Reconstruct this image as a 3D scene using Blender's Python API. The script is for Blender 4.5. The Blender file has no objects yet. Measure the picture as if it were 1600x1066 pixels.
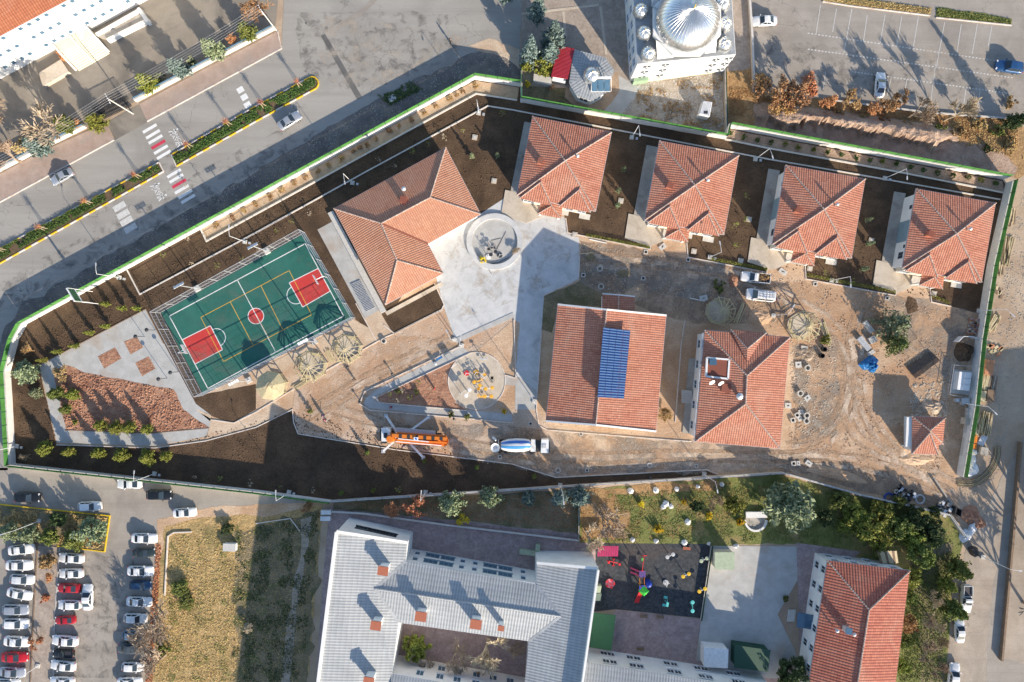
import bpy, bmesh, math, random
from mathutils import Vector, Matrix, noise
random.seed(7)
sc = bpy.context.scene
COL = sc.collection
R = math.radians
# ------------------------------------------------------------------ camera, sky, sun, exposure
CAM_H, PXM = 125.0, 8.53333          # drone height in metres, photo pixels per metre on the ground
cd = bpy.data.cameras.new('camera'); cam = bpy.data.objects.new('camera', cd); COL.objects.link(cam)
cam.location = (0, 0, CAM_H); cam.rotation_euler = (0, 0, 0)
cd.sensor_width = 36; cd.lens = 24.0; cd.clip_end = 2000; cd.clip_start = 1
sc.camera = cam
SUN_EL = math.atan(.385); SHD = Vector((-.57, .822, 0)).normalized()      # direction the shadows fall
wd = bpy.data.worlds.new('World'); sc.world = wd; wd.use_nodes = True
nt = wd.node_tree; bg = nt.nodes['Background']
sky = nt.nodes.new('ShaderNodeTexSky'); sky.sky_type = 'NISHITA'; sky.sun_disc = False
sky.sun_elevation = SUN_EL; sky.sun_rotation = math.atan2(-SHD.x, -SHD.y)
sky.air_density = 1.0; sky.dust_density = 1.0; sky.ozone_density = 1.2; sky.altitude = 1000
nt.links.new(sky.outputs[0], bg.inputs[0]); bg.inputs[1].default_value = 0.15
sd = bpy.data.lights.new('sun', 'SUN'); sun = bpy.data.objects.new('sun', sd); COL.objects.link(sun)
sd.energy = 5.0; sd.angle = R(.5); sd.color = (1, .87, .70)
tos = Vector((-SHD.x * math.cos(SUN_EL), -SHD.y * math.cos(SUN_EL), math.sin(SUN_EL)))
sun.rotation_euler = tos.to_track_quat('Z', 'Y').to_euler(); sun.location = tos * 200
vs = sc.view_settings; vs.view_transform = 'Standard'; vs.look = 'None'; vs.gamma = 1; vs.use_curve_mapping = False
vs.exposure = 0.70

# ------------------------------------------------------------------ helpers
def W(px, py, z=0.0):
    """world point at height z seen at photo pixel (px, py)"""
    k = (1 - z / CAM_H) / PXM
    return Vector(((px - 800) * k, (533 - py) * k, z))
def L(*c): return tuple(c)
class MB:
    def __init__(s): s.v = []; s.f = []; s.uv = None; s.smooth = False
    def add(s, vs, fs):
        o = len(s.v); s.v += [tuple(p) for p in vs]; s.f += [tuple(i + o for i in f) for f in fs]; return s
    def prism(s, pts, z0, z1, top=True, bot=False):
        n = len(pts)
        a = sum(pts[i][0] * pts[(i+1) % n][1] - pts[(i+1) % n][0] * pts[i][1] for i in range(n))
        if a < 0: pts = pts[::-1]
        vs = [(p[0], p[1], z0) for p in pts] + [(p[0], p[1], z1) for p in pts]
        fs = [(i, (i+1) % n, n + (i+1) % n, n + i) for i in range(n)]
        if top: fs.append(tuple(range(n, 2*n)))
        if bot: fs.append(tuple(range(n-1, -1, -1)))
        return s.add(vs, fs)
    def box(s, c, sz, rz=0.0, tilt=None):
        hx, hy, hz = sz[0]/2, sz[1]/2, sz[2]/2
        m = Matrix.Rotation(rz, 3, 'Z')
        if tilt: m = m @ Matrix.Rotation(tilt[0], 3, tilt[1])
        c = Vector(c)
        vs = [c + m @ Vector((x*hx, y*hy, z*hz)) for z in (-1, 1) for x, y in ((-1,-1),(1,-1),(1,1),(-1,1))]
        return s.add(vs, [(3,2,1,0),(4,5,6,7),(0,1,5,4),(1,2,6,5),(2,3,7,6),(3,0,4,7)])
    def beam(s, a, b, w, h):
        a = Vector(a); b = Vector(b); d = (b - a); 
        if d.length < 1e-6: return s
        d.normalize(); up = Vector((0,0,1)) if abs(d.z) < .95 else Vector((1,0,0))
        sx = d.cross(up).normalized(); sy = sx.cross(d).normalized()
        vs = [p + sx*(i*w/2) + sy*(j*h/2) for p in (a, b) for i, j in ((-1,-1),(1,-1),(1,1),(-1,1))]
        return s.add(vs, [(0,1,2,3),(7,6,5,4),(4,5,1,0),(5,6,2,1),(6,7,3,2),(7,4,0,3)])
    def tube(s, pts, r, n=6, r2=None, cap=True):
        pts = [Vector(p) for p in pts]; m = len(pts); rings = []
        for i, p in enumerate(pts):
            d = (pts[min(i+1, m-1)] - pts[max(i-1, 0)])
            d = d.normalized() if d.length > 1e-9 else Vector((0,0,1))
            up = Vector((0,0,1)) if abs(d.z) < .9 else Vector((1,0,0))
            x = d.cross(up).normalized(); y = d.cross(x).normalized()
            rr = r if r2 is None else r + (r2 - r) * i / max(1, m-1)
            rings.append([p + x*(rr*math.cos(2*math.pi*k/n)) + y*(rr*math.sin(2*math.pi*k/n)) for k in range(n)])
        vs = [q for g in rings for q in g]; fs = []
        for i in range(m-1):
            for k in range(n):
                fs.append((i*n+(k+1) % n, i*n+k, (i+1)*n+k, (i+1)*n+(k+1) % n))
        if cap: fs.append(tuple(range(n))); fs.append(tuple(range(m*n-1, (m-1)*n-1, -1)))
        return s.add(vs, fs)
    def lathe(s, c, prof, n=16, sq=(1, 1)):
        c = Vector(c); vs = []; fs = []
        for r, z in prof:
            for k in range(n):
                a = 2*math.pi*k/n; vs.append(c + Vector((r*math.cos(a)*sq[0], r*math.sin(a)*sq[1], z)))
        for i in range(len(prof)-1):
            for k in range(n): fs.append((i*n+k, i*n+(k+1) % n, (i+1)*n+(k+1) % n, (i+1)*n+k))
        if prof[-1][0] > 1e-4: fs.append(tuple((len(prof)-1)*n+k for k in range(n)))
        return s.add(vs, fs)
    def poly(s, pts): return s.add(pts, [tuple(range(len(pts)))])
    def obj(s, name, m, parent=None, origin=None, smooth=False, uvslope=False):
        o = origin if origin is not None else (ORG.get(parent.name, Vector()) if parent else Vector())
        me = bpy.data.meshes.new(name)
        me.from_pydata([(p[0]-o[0], p[1]-o[1], p[2]-o[2]) for p in s.v], [], s.f)
        if uvslope: slope_uv(me)
        me.materials.append(m)
        if smooth: me.polygons.foreach_set('use_smooth', [True]*len(me.polygons))
        me.update()
        ob = bpy.data.objects.new(name, me); COL.objects.link(ob)
        if parent: ob.parent = parent
        elif origin is not None: ob.location = origin
        ORG[ob.name] = Vector(o)
        return ob
ORG = {}
def slope_uv(me):
    uvl = me.uv_layers.new(name='UVMap')
    Z = Vector((0, 0, 1))
    for p in me.polygons:
        n = p.normal
        v = Z - n * n.z
        v = v.normalized() if v.length > 1e-3 else Vector((0, 1, 0))
        u = v.cross(n)
        for li in p.loop_indices:
            co = me.vertices[me.loops[li].vertex_index].co
            uvl.data[li].uv = (co.dot(u), co.dot(v))
def tag(o, label=None, cat=None, group=None, kind=None):
    if label: o['label'] = label
    if cat: o['category'] = cat
    if group: o['group'] = group
    if kind: o['kind'] = kind
    return o
def thing(name, label, cat, loc=(0,0,0), group=None):
    o = bpy.data.objects.new(name, None); COL.objects.link(o); o.location = loc; o.empty_display_size = .2
    ORG[o.name] = Vector(loc); return tag(o, label, cat, group, 'thing')
KIDS = {}
def copy_tree(o, loc, rz=0.0, scale=1.0, parent=None, omat=None):
    c = o.copy(); COL.objects.link(c)
    if parent is None:
        c.location = loc; c.rotation_euler = (0, 0, rz); c.scale = (scale,)*3 if not isinstance(scale, tuple) else scale
    else: c.parent = parent
    if omat and c.type == 'MESH' and c.data.materials and c.data.materials[0].name in omat:
        c.material_slots[0].link = 'OBJECT'; c.material_slots[0].material = omat[c.data.materials[0].name]
    for ch in KIDS.get(o.name) or o.children: copy_tree(ch, None, parent=c, omat=omat)
    return c
PROTO = []
def proto(o):
    PROTO.append(o); return o
def kill(o):
    for c in list(o.children): kill(c)
    bpy.data.objects.remove(o)

# ------------------------------------------------------------------ materials
class NT:
    def __init__(s, m): s.t = m.node_tree; s.n = s.t.nodes; s.l = s.t.links; s.b = s.n['Principled BSDF']
    def new(s, ty, **k):
        x = s.n.new('ShaderNode' + ty)
        for a, b in k.items(): setattr(x, a, b)
        return x
    def link(s, a, b): s.l.new(a, b)
    def noise(s, vec, scale, detail=4, rough=.6, dist=0):
        x = s.new('TexNoise'); x.inputs['Scale'].default_value = scale; x.inputs['Detail'].default_value = detail
        x.inputs['Roughness'].default_value = rough; x.inputs['Distortion'].default_value = dist
        if vec is not None: s.link(vec, x.inputs['Vector'])
        return x.outputs['Fac']
    def ramp(s, fac, a, b):
        x = s.new('MapRange'); x.inputs[1].default_value = a; x.inputs[2].default_value = b; s.link(fac, x.inputs[0]); return x.outputs[0]
    def mix(s, fac, a, b, mode='MIX'):
        x = s.new('Mix', data_type='RGBA', blend_type=mode)
        for i, q in ((0, fac), (6, a), (7, b)):
            if isinstance(q, (int, float)): x.inputs[i].default_value = q
            elif isinstance(q, tuple): x.inputs[i].default_value = q + (1,) if len(q) == 3 else q
            else: s.link(q, x.inputs[i])
        return x.outputs[2]
    def math(s, op, a, b=None, c=None):
        x = s.new('Math', operation=op)
        for i, q in enumerate((a, b, c)):
            if q is None: continue
            if isinstance(q, (int, float)): x.inputs[i].default_value = q
            else: s.link(q, x.inputs[i])
        return x.outputs[0]
    def bump(s, h, strength, dist):
        x = s.new('Bump'); x.inputs['Strength'].default_value = strength; x.inputs['Distance'].default_value = dist
        s.link(h, x.inputs['Height']); s.link(x.outputs[0], s.b.inputs['Normal'])
M = {}
def base(name, rough=.85, metal=0.0, spec=.3):
    m = bpy.data.materials.new(name); m.use_nodes = True; t = NT(m)
    t.b.inputs['Roughness'].default_value = rough; t.b.inputs['Metallic'].default_value = metal
    t.b.inputs['Specular IOR Level'].default_value = spec
    M[name] = m; return t
def surf(name, c1, c2, sc=.6, c3=None, sc3=.08, thr=(.5, .68), grain=.18, gsc=9, rough=.9, bump=.4, bd=.04, bsc=5, metal=0.0, spec=.25, stretch=None, alpha=None, crack=0):
    """uneven surface: c1..c2 mottling, c3 stains with a shape of their own, fine grain and relief"""
    t = base(name, rough, metal, spec)
    g = t.new('NewGeometry').outputs['Position']
    if stretch:
        mp = t.new('Mapping'); mp.inputs['Rotation'].default_value = (0, 0, stretch[0]); mp.inputs['Scale'].default_value = (stretch[1], stretch[2], 1)
        t.link(g, mp.inputs['Vector']); gs = mp.outputs[0]
    else: gs = g
    col = t.mix(t.ramp(t.noise(gs, sc, 6, .65, .3), .36, .64), c1, c2)
    if c3: col = t.mix(t.ramp(t.noise(g, sc3, 5, .62, .8), *thr), col, c3)
    gr = t.noise(g, gsc, 3, .7)
    k = t.ramp(gr, .3, .7); 
    v = t.math('MULTIPLY_ADD', k, 2*grain, 1 - grain)
    vm = t.new('CombineColor'); [t.link(v, vm.inputs[i]) for i in range(3)]
    col = t.mix(1.0, col, vm.outputs[0], 'MULTIPLY')
    if crack:
        vo = t.new('TexVoronoi', feature='DISTANCE_TO_EDGE'); vo.inputs['Scale'].default_value = .16
        wv = t.new('VectorMath', operation='ADD'); nz = t.new('TexNoise'); nz.inputs['Scale'].default_value = .6; nz.inputs['Detail'].default_value = 5; t.link(g, nz.inputs['Vector'])
        sc_ = t.new('VectorMath', operation='SCALE'); sc_.inputs['Scale'].default_value = 3.0; t.link(nz.outputs['Color'], sc_.inputs[0]); t.link(g, wv.inputs[0]); t.link(sc_.outputs[0], wv.inputs[1]); t.link(wv.outputs[0], vo.inputs['Vector'])
        ck = t.math('MULTIPLY', t.math('SUBTRACT', 1.0, t.ramp(vo.outputs['Distance'], .0, .012)), t.ramp(t.noise(g, .07, 3), .48, .6))
        col = t.mix(t.math('MULTIPLY', ck, crack), col, (.10,.095,.09))
        wav = t.new('Mapping'); wav.inputs['Rotation'].default_value = (0,0,R(-30.4)); wav.inputs['Scale'].default_value = (.012,.55,1); t.link(g, wav.inputs['Vector'])
        col = t.mix(t.math('MULTIPLY', t.ramp(t.noise(wav.outputs[0], 1.0, 6, .7), .5, .72), .35), col, tuple(x*.62 for x in c1))
    t.link(col, t.b.inputs['Base Color'])
    if alpha: t.link(t.ramp(t.noise(g, alpha[0], 6, .7, .5), alpha[1], alpha[2]), t.b.inputs['Alpha'])
    if bump: t.bump(t.noise(gs, bsc, 6, .7), bump, bd)
    return M[name]
def plain(name, c, rough=.6, metal=0.0, var=.1, sc=2.0, spec=.4, bump=0):
    return surf(name, tuple(x*(1-var) for x in c), tuple(min(1, x*(1+var)) for x in c), sc, grain=var*.6, rough=rough, metal=metal, bump=bump, spec=spec)
def tiles(name, ca, cb, cc, tw=.42, tl=.46, strength=.9, dist=.09):
    t = base(name, .8, 0, .25)
    uv = t.new('UVMap').outputs[0]; sp = t.new('SeparateXYZ'); t.link(uv, sp.inputs[0])
    u = t.math('DIVIDE', sp.outputs[0], tw); v = t.math('DIVIDE', sp.outputs[1], tl)
    fu = t.math('FRACT', u); fv = t.math('FRACT', v)
    cell = t.new('CombineXYZ'); t.link(t.math('FLOOR', u), cell.inputs[0]); t.link(t.math('FLOOR', v), cell.inputs[1])
    wn = t.new('TexWhiteNoise', noise_dimensions='2D'); t.link(cell.outputs[0], wn.inputs[0])
    col = t.mix(t.ramp(wn.outputs['Value'], 0, 1), ca, cb)
    g = t.new('NewGeometry').outputs['Position']
    col = t.mix(t.ramp(t.noise(g, .35, 5, .7, .6), .42, .75), col, cc)
    sm = t.new('Mapping'); sm.inputs['Scale'].default_value = (1.1,.22,1); t.link(uv, sm.inputs['Vector'])
    col = t.mix(t.math('MULTIPLY', t.ramp(t.noise(sm.outputs[0], 1.0, 6, .75, .4), .52, .8), .55), col, tuple(x*.5 for x in ca))
    col = t.mix(t.math('MULTIPLY', t.ramp(t.noise(g, .16, 4, .7, 1.0), .5, .75), .35), col, (.62,.40,.29))
    arch = t.math('SINE', t.math('MULTIPLY', fu, math.pi))
    h = t.math('ADD', t.math('MULTIPLY', arch, .7), t.math('MULTIPLY', t.math('SUBTRACT', 1.0, fv), .6))
    gap = t.ramp(t.math('MINIMUM', t.math('MULTIPLY', arch, 1.0), t.math('MULTIPLY', fv, 3.2)), .05, .55)
    gp = t.math('MULTIPLY_ADD', gap, .48, .52); vm = t.new('CombineColor'); [t.link(gp, vm.inputs[i]) for i in range(3)]  # shade in the grooves between tile rows, put into the base colour
    col = t.mix(1.0, col, vm.outputs[0], 'MULTIPLY')
    t.link(col, t.b.inputs['Base Color']); t.bump(h, strength, dist)
    return M[name]
def sheetmetal(name, ca, cb, pw=.5, pl=.9):
    t = base(name, .5, .15, .4)
    uv = t.new('UVMap').outputs[0]; sp = t.new('SeparateXYZ'); t.link(uv, sp.inputs[0])
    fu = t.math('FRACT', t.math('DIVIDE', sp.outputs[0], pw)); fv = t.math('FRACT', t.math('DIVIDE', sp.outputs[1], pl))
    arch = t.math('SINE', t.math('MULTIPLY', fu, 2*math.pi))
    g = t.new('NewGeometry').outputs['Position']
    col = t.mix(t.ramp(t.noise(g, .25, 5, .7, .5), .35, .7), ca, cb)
    st = t.ramp(t.math('ADD', arch, t.math('MULTIPLY', fv, 1.2)), -1.0, 1.6)  # woven shading of the sheet profile, painted into the base colour
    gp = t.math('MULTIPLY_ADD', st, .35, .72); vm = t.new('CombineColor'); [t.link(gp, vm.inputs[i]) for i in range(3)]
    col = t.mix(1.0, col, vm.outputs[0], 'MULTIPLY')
    t.link(col, t.b.inputs['Base Color'])
    t.bump(t.math('ADD', t.math('MULTIPLY', arch, .5), t.math('SUBTRACT', 1.0, fv)), .5, .05)
    return M[name]
def leafmat(name, ca, cb, cc=None):
    t = base(name, .7, 0, .2)
    g = t.new('NewGeometry').outputs['Position']
    oi = t.new('ObjectInfo').outputs['Random']
    col = t.mix(t.ramp(t.noise(g, 1.3, 3, .6), .35, .65), ca, cb)
    if cc: col = t.mix(t.ramp(t.noise(g, 3.5, 2, .5), .5, .7), col, cc)
    hv = t.new('HueSaturation'); t.link(t.math('MULTIPLY_ADD', oi, .4, .8), hv.inputs['Value']); t.link(t.math('MULTIPLY_ADD', oi, .03, .485), hv.inputs['Hue'])
    t.link(col, hv.inputs['Color']); t.link(hv.outputs[0], t.b.inputs['Base Color'])
    return M[name]
def glassmat(name, c=(.02,.03,.04), rough=.08):
    t = base(name, rough, 0, .6)
    g = t.new('NewGeometry').outputs['Position']
    t.link(t.mix(t.noise(g, .7, 2), c, tuple(x*1.8 for x in c)), t.b.inputs['Base Color']); return M[name]
def paint(name, c, metal=0.0):
    t = base(name, .32, metal, .5); t.b.inputs['Coat Weight'].default_value = .5; t.b.inputs['Coat Roughness'].default_value = .12
    g = t.new('NewGeometry').outputs['Position']
    t.link(t.mix(t.ramp(t.noise(g, 1.6, 4, .7), .3, .7), tuple(x*.92 for x in c), tuple(min(1, x*1.05) for x in c)), t.b.inputs['Base Color']); return M[name]

surf('dirt_base', (.40,.30,.21), (.50,.39,.29), .15, (.32,.22,.15), .05, bump=.8, bd=.1, bsc=1.5)
surf('asphalt', (.315,.295,.265), (.38,.358,.322), .12, (.27,.252,.225), .06, (.5,.75), .12, 7, bump=.2, stretch=(R(-30), .3, 1.6), crack=.8)
surf('asphalt_patch', (.13,.125,.12), (.17,.165,.155), .3, grain=.12)
surf('asphalt_lot', (.315,.28,.24), (.38,.34,.295), .2, (.265,.235,.205), .1, (.5,.72), .14, 6, bump=.2, crack=.6)
surf('street_tan', (.36,.30,.24), (.44,.375,.305), .25, (.29,.245,.20), .1, (.48,.7), .16, 5, bump=.3, crack=.5)
surf('asphalt_yard', (.235,.205,.168), (.30,.268,.225), .15, (.17,.155,.135), .12, (.5,.7), .1, 5, bump=.2)
surf('verge', (.145,.13,.12), (.23,.20,.175), .5, (.28,.235,.19), .2, (.52,.7), .35, 6, bump=.9, bd=.06)
surf('sidewalk', (.36,.265,.215), (.44,.34,.285), .5, (.33,.28,.25), .2, (.5,.7), .14, 8, bump=.3)
surf('concrete_new', (.50,.505,.50), (.60,.60,.59), .5, (.40,.40,.395), .35, (.52,.72), .08, 6, bump=.15)
surf('concrete_path', (.40,.395,.375), (.48,.475,.455), .6, (.40,.33,.27), .12, (.55,.72), .1, 7, bump=.2)
surf('concrete_sand', (.50,.43,.34), (.58,.51,.42), .5, (.42,.35,.27), .25, (.5,.7), .14, 6, bump=.3)
surf('concrete_old', (.36,.33,.29), (.45,.42,.37), .5, (.28,.25,.22), .25, (.52,.7), .14, 6, bump=.3)
surf('kerb_concrete', (.62,.55,.48), (.74,.68,.62), .9, (.5,.38,.3), .6, (.5,.7), .1, 8)
surf('soil', (.082,.052,.031), (.135,.086,.052), .35, (.062,.04,.026), .12, (.45,.7), .42, 5, bump=1, bd=.08, bsc=3)
surf('red_mulch', (.36,.185,.115), (.46,.255,.165), .9, (.27,.13,.085), .4, (.48,.66), .3, 6, bump=1, bd=.25, bsc=1.6)
surf('sand', (.50,.375,.265), (.62,.49,.36), .3, (.46,.29,.18), .12, (.5,.7), .2, 5, bump=.6, bd=.08, bsc=2)
surf('sand_bed', (.46,.33,.22), (.56,.42,.29), .5, (.35,.25,.17), .3, (.5,.7), .22, 6, bump=.8, bd=.1, bsc=2.5)
surf('site_dirt', (.50,.345,.225), (.62,.455,.315), .2, (.44,.27,.16), .09, (.46,.66), .26, 4.2, bump=.7, bd=.1, bsc=1.6, stretch=(R(20), .5, 1.5))
surf('site_gravel', (.43,.335,.25), (.58,.47,.365), .5, (.36,.27,.195), .2, (.48,.66), .34, 5.5, bump=.7, bd=.08, bsc=3, alpha=(.22,.36,.56))
surf('tyre_rut', (.40,.27,.175), (.50,.345,.23), .6, grain=.3, gsc=4, bump=1, bd=.1, bsc=3, alpha=(.5,.38,.6))
surf('tyre_pale', (.58,.445,.33), (.66,.53,.41), .6, grain=.25, gsc=4, bump=.6, bd=.08, bsc=3, alpha=(.35,.42,.64))
surf('oil_stain', (.15,.14,.13), (.20,.19,.175), .6, grain=.1, alpha=(.45,.5,.85), bump=0)
surf('dust', (.52,.44,.35), (.58,.50,.41), .6, grain=.15, alpha=(.3,.5,.8), bump=0)
surf('mud', (.29,.205,.14), (.38,.28,.20), .6, grain=.3, gsc=4, bump=1, bd=.12, bsc=2.5, alpha=(.13,.42,.66))
surf('grey_mud', (.30,.255,.21), (.40,.345,.285), .6, grain=.3, gsc=4, bump=1, bd=.12, bsc=2.5, alpha=(.17,.44,.68))
surf('red_earth', (.53,.335,.20), (.62,.42,.27), .6, grain=.25, gsc=4, bump=.8, bd=.1, bsc=2.5, alpha=(.11,.44,.68))
surf('court_dust', (.14,.20,.17), (.18,.24,.20), .6, grain=.1, bump=0, alpha=(.2,.5,1.1))
surf('bank_earth', (.36,.25,.185), (.47,.345,.26), .5, (.29,.195,.14), .3, (.48,.66), .28, 4, bump=1, bd=.15, bsc=2)
surf('subbase', (.45,.335,.245), (.57,.44,.335), .35, (.46,.285,.175), .1, (.47,.66), .3, 4.2, bump=.7, bd=.07, bsc=3)
surf('gravel_yard', (.34,.29,.23), (.46,.40,.33), 1.0, (.24,.19,.13), .2, (.5,.7), .35, 5, bump=.8, bd=.08, bsc=4)
surf('dry_grass', (.40,.265,.115), (.52,.365,.17), .7, (.27,.215,.095), .16, (.5,.7), .4, 3.2, bump=1, bd=.25, bsc=1.6)
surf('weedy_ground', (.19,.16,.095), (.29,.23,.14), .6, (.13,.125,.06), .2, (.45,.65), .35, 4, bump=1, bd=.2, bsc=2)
surf('lawn', (.14,.165,.045), (.235,.235,.08), .8, (.33,.245,.11), .22, (.5,.68), .35, 4, bump=1, bd=.15, bsc=3)
surf('leaf_litter', (.34,.20,.09), (.46,.29,.14), 1.2, (.26,.18,.09), .4, (.5,.7), .4, 3.5, bump=1, bd=.12, bsc=4)
surf('median_soil', (.11,.075,.045), (.17,.12,.075), 1, grain=.3)
surf('pavers_grey', (.33,.27,.22), (.42,.35,.29), .7, (.28,.23,.19), .3, (.5,.7), .18, 2.2, bump=.3)
surf('pavers_pink', (.33,.245,.235), (.43,.33,.31), .7, (.29,.22,.21), .3, (.5,.7), .22, 2.2, bump=.3)
surf('rubber', (.035,.040,.046), (.075,.082,.09), 1.4, (.09,.075,.07), .1, (.5,.66), .3, 2.6, bump=.3)
surf('stone_patio', (.36,.26,.18), (.46,.34,.24), .8, (.30,.2,.13), .3, (.5,.7), .2, 3, bump=.4)
surf('court_green', (.024,.118,.092), (.034,.15,.118), .25, (.05,.14,.115), .14, (.48,.75), .06, 6, rough=.7, bump=.05)
surf('court_red', (.50,.045,.042), (.58,.06,.052), .4, grain=.05, rough=.7, bump=.05)
plain('line_white', (.74,.74,.72), .7, var=.06, sc=1.5)
plain('line_worn', (.58,.57,.54), .8, var=.16, sc=3)
plain('line_red', (.55,.045,.085), .7, var=.12, sc=2)
plain('line_orange', (.62,.36,.06), .7, var=.06)
plain('kerb_yellow', (.72,.49,.02), .7, var=.1, sc=3)
plain('kerb_white', (.68,.62,.56), .7, var=.1, sc=3)
tiles('tile_red', (.47,.175,.11), (.60,.27,.175), (.54,.235,.16), .40, .42, .85, .08)
tiles('tile_orange', (.52,.24,.145), (.61,.31,.195), (.53,.25,.165), .38, .40, .75, .07)
tiles('tile_dark', (.38,.11,.075), (.50,.175,.115), (.44,.15,.105), .5, .5, .85, .09)
tiles('tile_school', (.50,.17,.085), (.58,.22,.11), (.46,.16,.09), .45, .5)
surf('ridge', (.36,.24,.19), (.56,.44,.37), 2.2, grain=.3, gsc=3)
sheetmetal('roof_metal', (.36,.375,.38), (.46,.475,.48))
surf('dome_metal', (.66,.66,.65), (.80,.80,.79), 1, rough=.3, metal=.9, grain=.05, bump=.1)
surf('lead_sheet', (.40,.41,.41), (.52,.53,.53), .6, (.33,.34,.34), .3, rough=.45, metal=.35, grain=.06, bump=.1)
surf('plaster_white', (.74,.73,.70), (.82,.81,.78), .4, (.68,.65,.60), .2, (.58,.8), .04, 8, bump=.08)
surf('plaster_cream', (.70,.64,.50), (.78,.72,.58), .5, grain=.05, bump=.1)
plain('plaster_blue', (.20,.29,.34), .8, var=.06)
plain('plaster_green', (.30,.42,.27), .8, var=.08)
plain('wall_white', (.70,.68,.64), .85, var=.07, sc=1.2)
surf('wall_cap', (.52,.49,.45), (.62,.59,.55), .8, grain=.1)
plain('fence_green', (.075,.23,.05), .6, var=.22, sc=.6)
plain('dark_green', (.02,.07,.045), .6)
plain('awning_green', (.06,.17,.075), .7, var=.06)
plain('frame_white', (.75,.75,.74), .5, var=.04)
glassmat('glass')
glassmat('glass_blue', (.05,.10,.15))
plain('steel', (.45,.46,.47), .4, .7)
plain('galv', (.62,.63,.64), .45, .4)
plain('dark_steel', (.06,.06,.065), .5, .4)
plain('white_metal', (.78,.78,.77), .45)
plain('wood_raw', (.50,.42,.25), .8, var=.18, sc=4)
plain('wood_pale', (.58,.47,.30), .8, var=.18, sc=4)
plain('wood_dark', (.22,.15,.10), .8, var=.2)
plain('brick_red', (.42,.14,.08), .9, var=.15, sc=6)
plain('brick_tile', (.52,.24,.13), .9, var=.15, sc=6)
plain('concrete_cast', (.55,.53,.49), .9, var=.1, sc=3)
plain('tarp_blue', (.02,.17,.42), .45, var=.2, sc=3)
plain('pipe_blue', (.02,.07,.30), .4)
plain('pv_blue', (.018,.06,.21), .25, .2, var=.15)
plain('pv_light', (.17,.28,.47), .3, .2, var=.1)
plain('red_sheet', (.40,.03,.045), .5)
plain('rubber_black', (.02,.02,.02), .7)
plain('dark_hole', (.008,.008,.008), .9)
plain('plastic_sheet', (.80,.80,.80), .35)
plain('skin', (.45,.28,.20), .6)
for n_, c_ in (('red', (.60,.02,.03)), ('green', (.05,.48,.06)), ('blue', (.02,.06,.40)), ('yellow', (.68,.42,.02)), ('orange', (.75,.22,.02)), ('magenta', (.45,.03,.12)),
               ('teal', (.10,.50,.48)), ('grey', (.5,.5,.5)), ('black', (.015,.015,.015)), ('pink', (.60,.20,.25)), ('amber', (.8,.42,.05)), ('purple', (.10,.06,.22)), ('sage', (.38,.44,.30))):
    plain('col_' + n_, c_, .5)
for n_, c_, m_ in (('white', (.78,.78,.77), 0), ('pearl', (.68,.69,.70), .1), ('silver', (.50,.52,.55), .5), ('red', (.42,.012,.02), 0), ('black', (.012,.014,.016), .1), ('darkgreen', (.03,.045,.045), .2),
               ('navy', (.02,.06,.13), .2), ('bluegrey', (.13,.22,.32), .4), ('gunmetal', (.10,.12,.13), .4), ('blue', (.03,.10,.24), .3)):
    paint('paint_' + n_, c_, m_)
paint('paint_skyblue', (.06,.30,.62)); paint('paint_orange', (.72,.20,.02)); paint('paint_mixblue', (.02,.16,.55))
leafmat('needle_green', (.063,.105,.031), (.154,.189,.056), (.210,.224,.077))
leafmat('needle_pale', (.140,.182,.098), (.280,.322,.182), (.364,.378,.224))
leafmat('needle_blue', (.098,.154,.140), (.224,.294,.266), (.308,.378,.336))
leafmat('leaf_yellowgreen', (.14,.175,.03), (.27,.29,.06), (.36,.33,.08))
leafmat('leaf_green', (.084,.119,.028), (.196,.224,.056), (.280,.280,.084))
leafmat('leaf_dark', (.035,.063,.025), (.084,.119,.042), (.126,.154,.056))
leafmat('leaf_yellow', (.770,.532,.028), (.850,.700,.070), (.588,.448,.056))
leafmat('leaf_orange', (.40,.225,.09), (.54,.34,.15), (.34,.17,.075))
leafmat('leaf_rust', (.392,.140,.070), (.560,.238,.112), (.644,.336,.168))
leafmat('grass_dry', (.42,.28,.12), (.57,.40,.19), (.30,.23,.09))
leafmat('grass_green', (.084,.119,.028), (.210,.224,.063), (.336,.280,.098))
leafmat('hedge_green', (.042,.098,.025), (.098,.182,.042), (.154,.196,.056))
leafmat('twig', (.30,.22,.15), (.43,.33,.235))
surf('clod', (.36,.235,.15), (.46,.31,.205), 1, grain=.2)
leafmat('twig_pale', (.40,.32,.22), (.55,.45,.33))
leafmat('twig_brown', (.308,.182,.084), (.476,.308,.154))
surf('bark', (.14,.10,.075), (.22,.165,.125), 3, grain=.2)
surf('bark_pale', (.36,.30,.24), (.46,.39,.32), 3, grain=.2)
run_later = []
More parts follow.
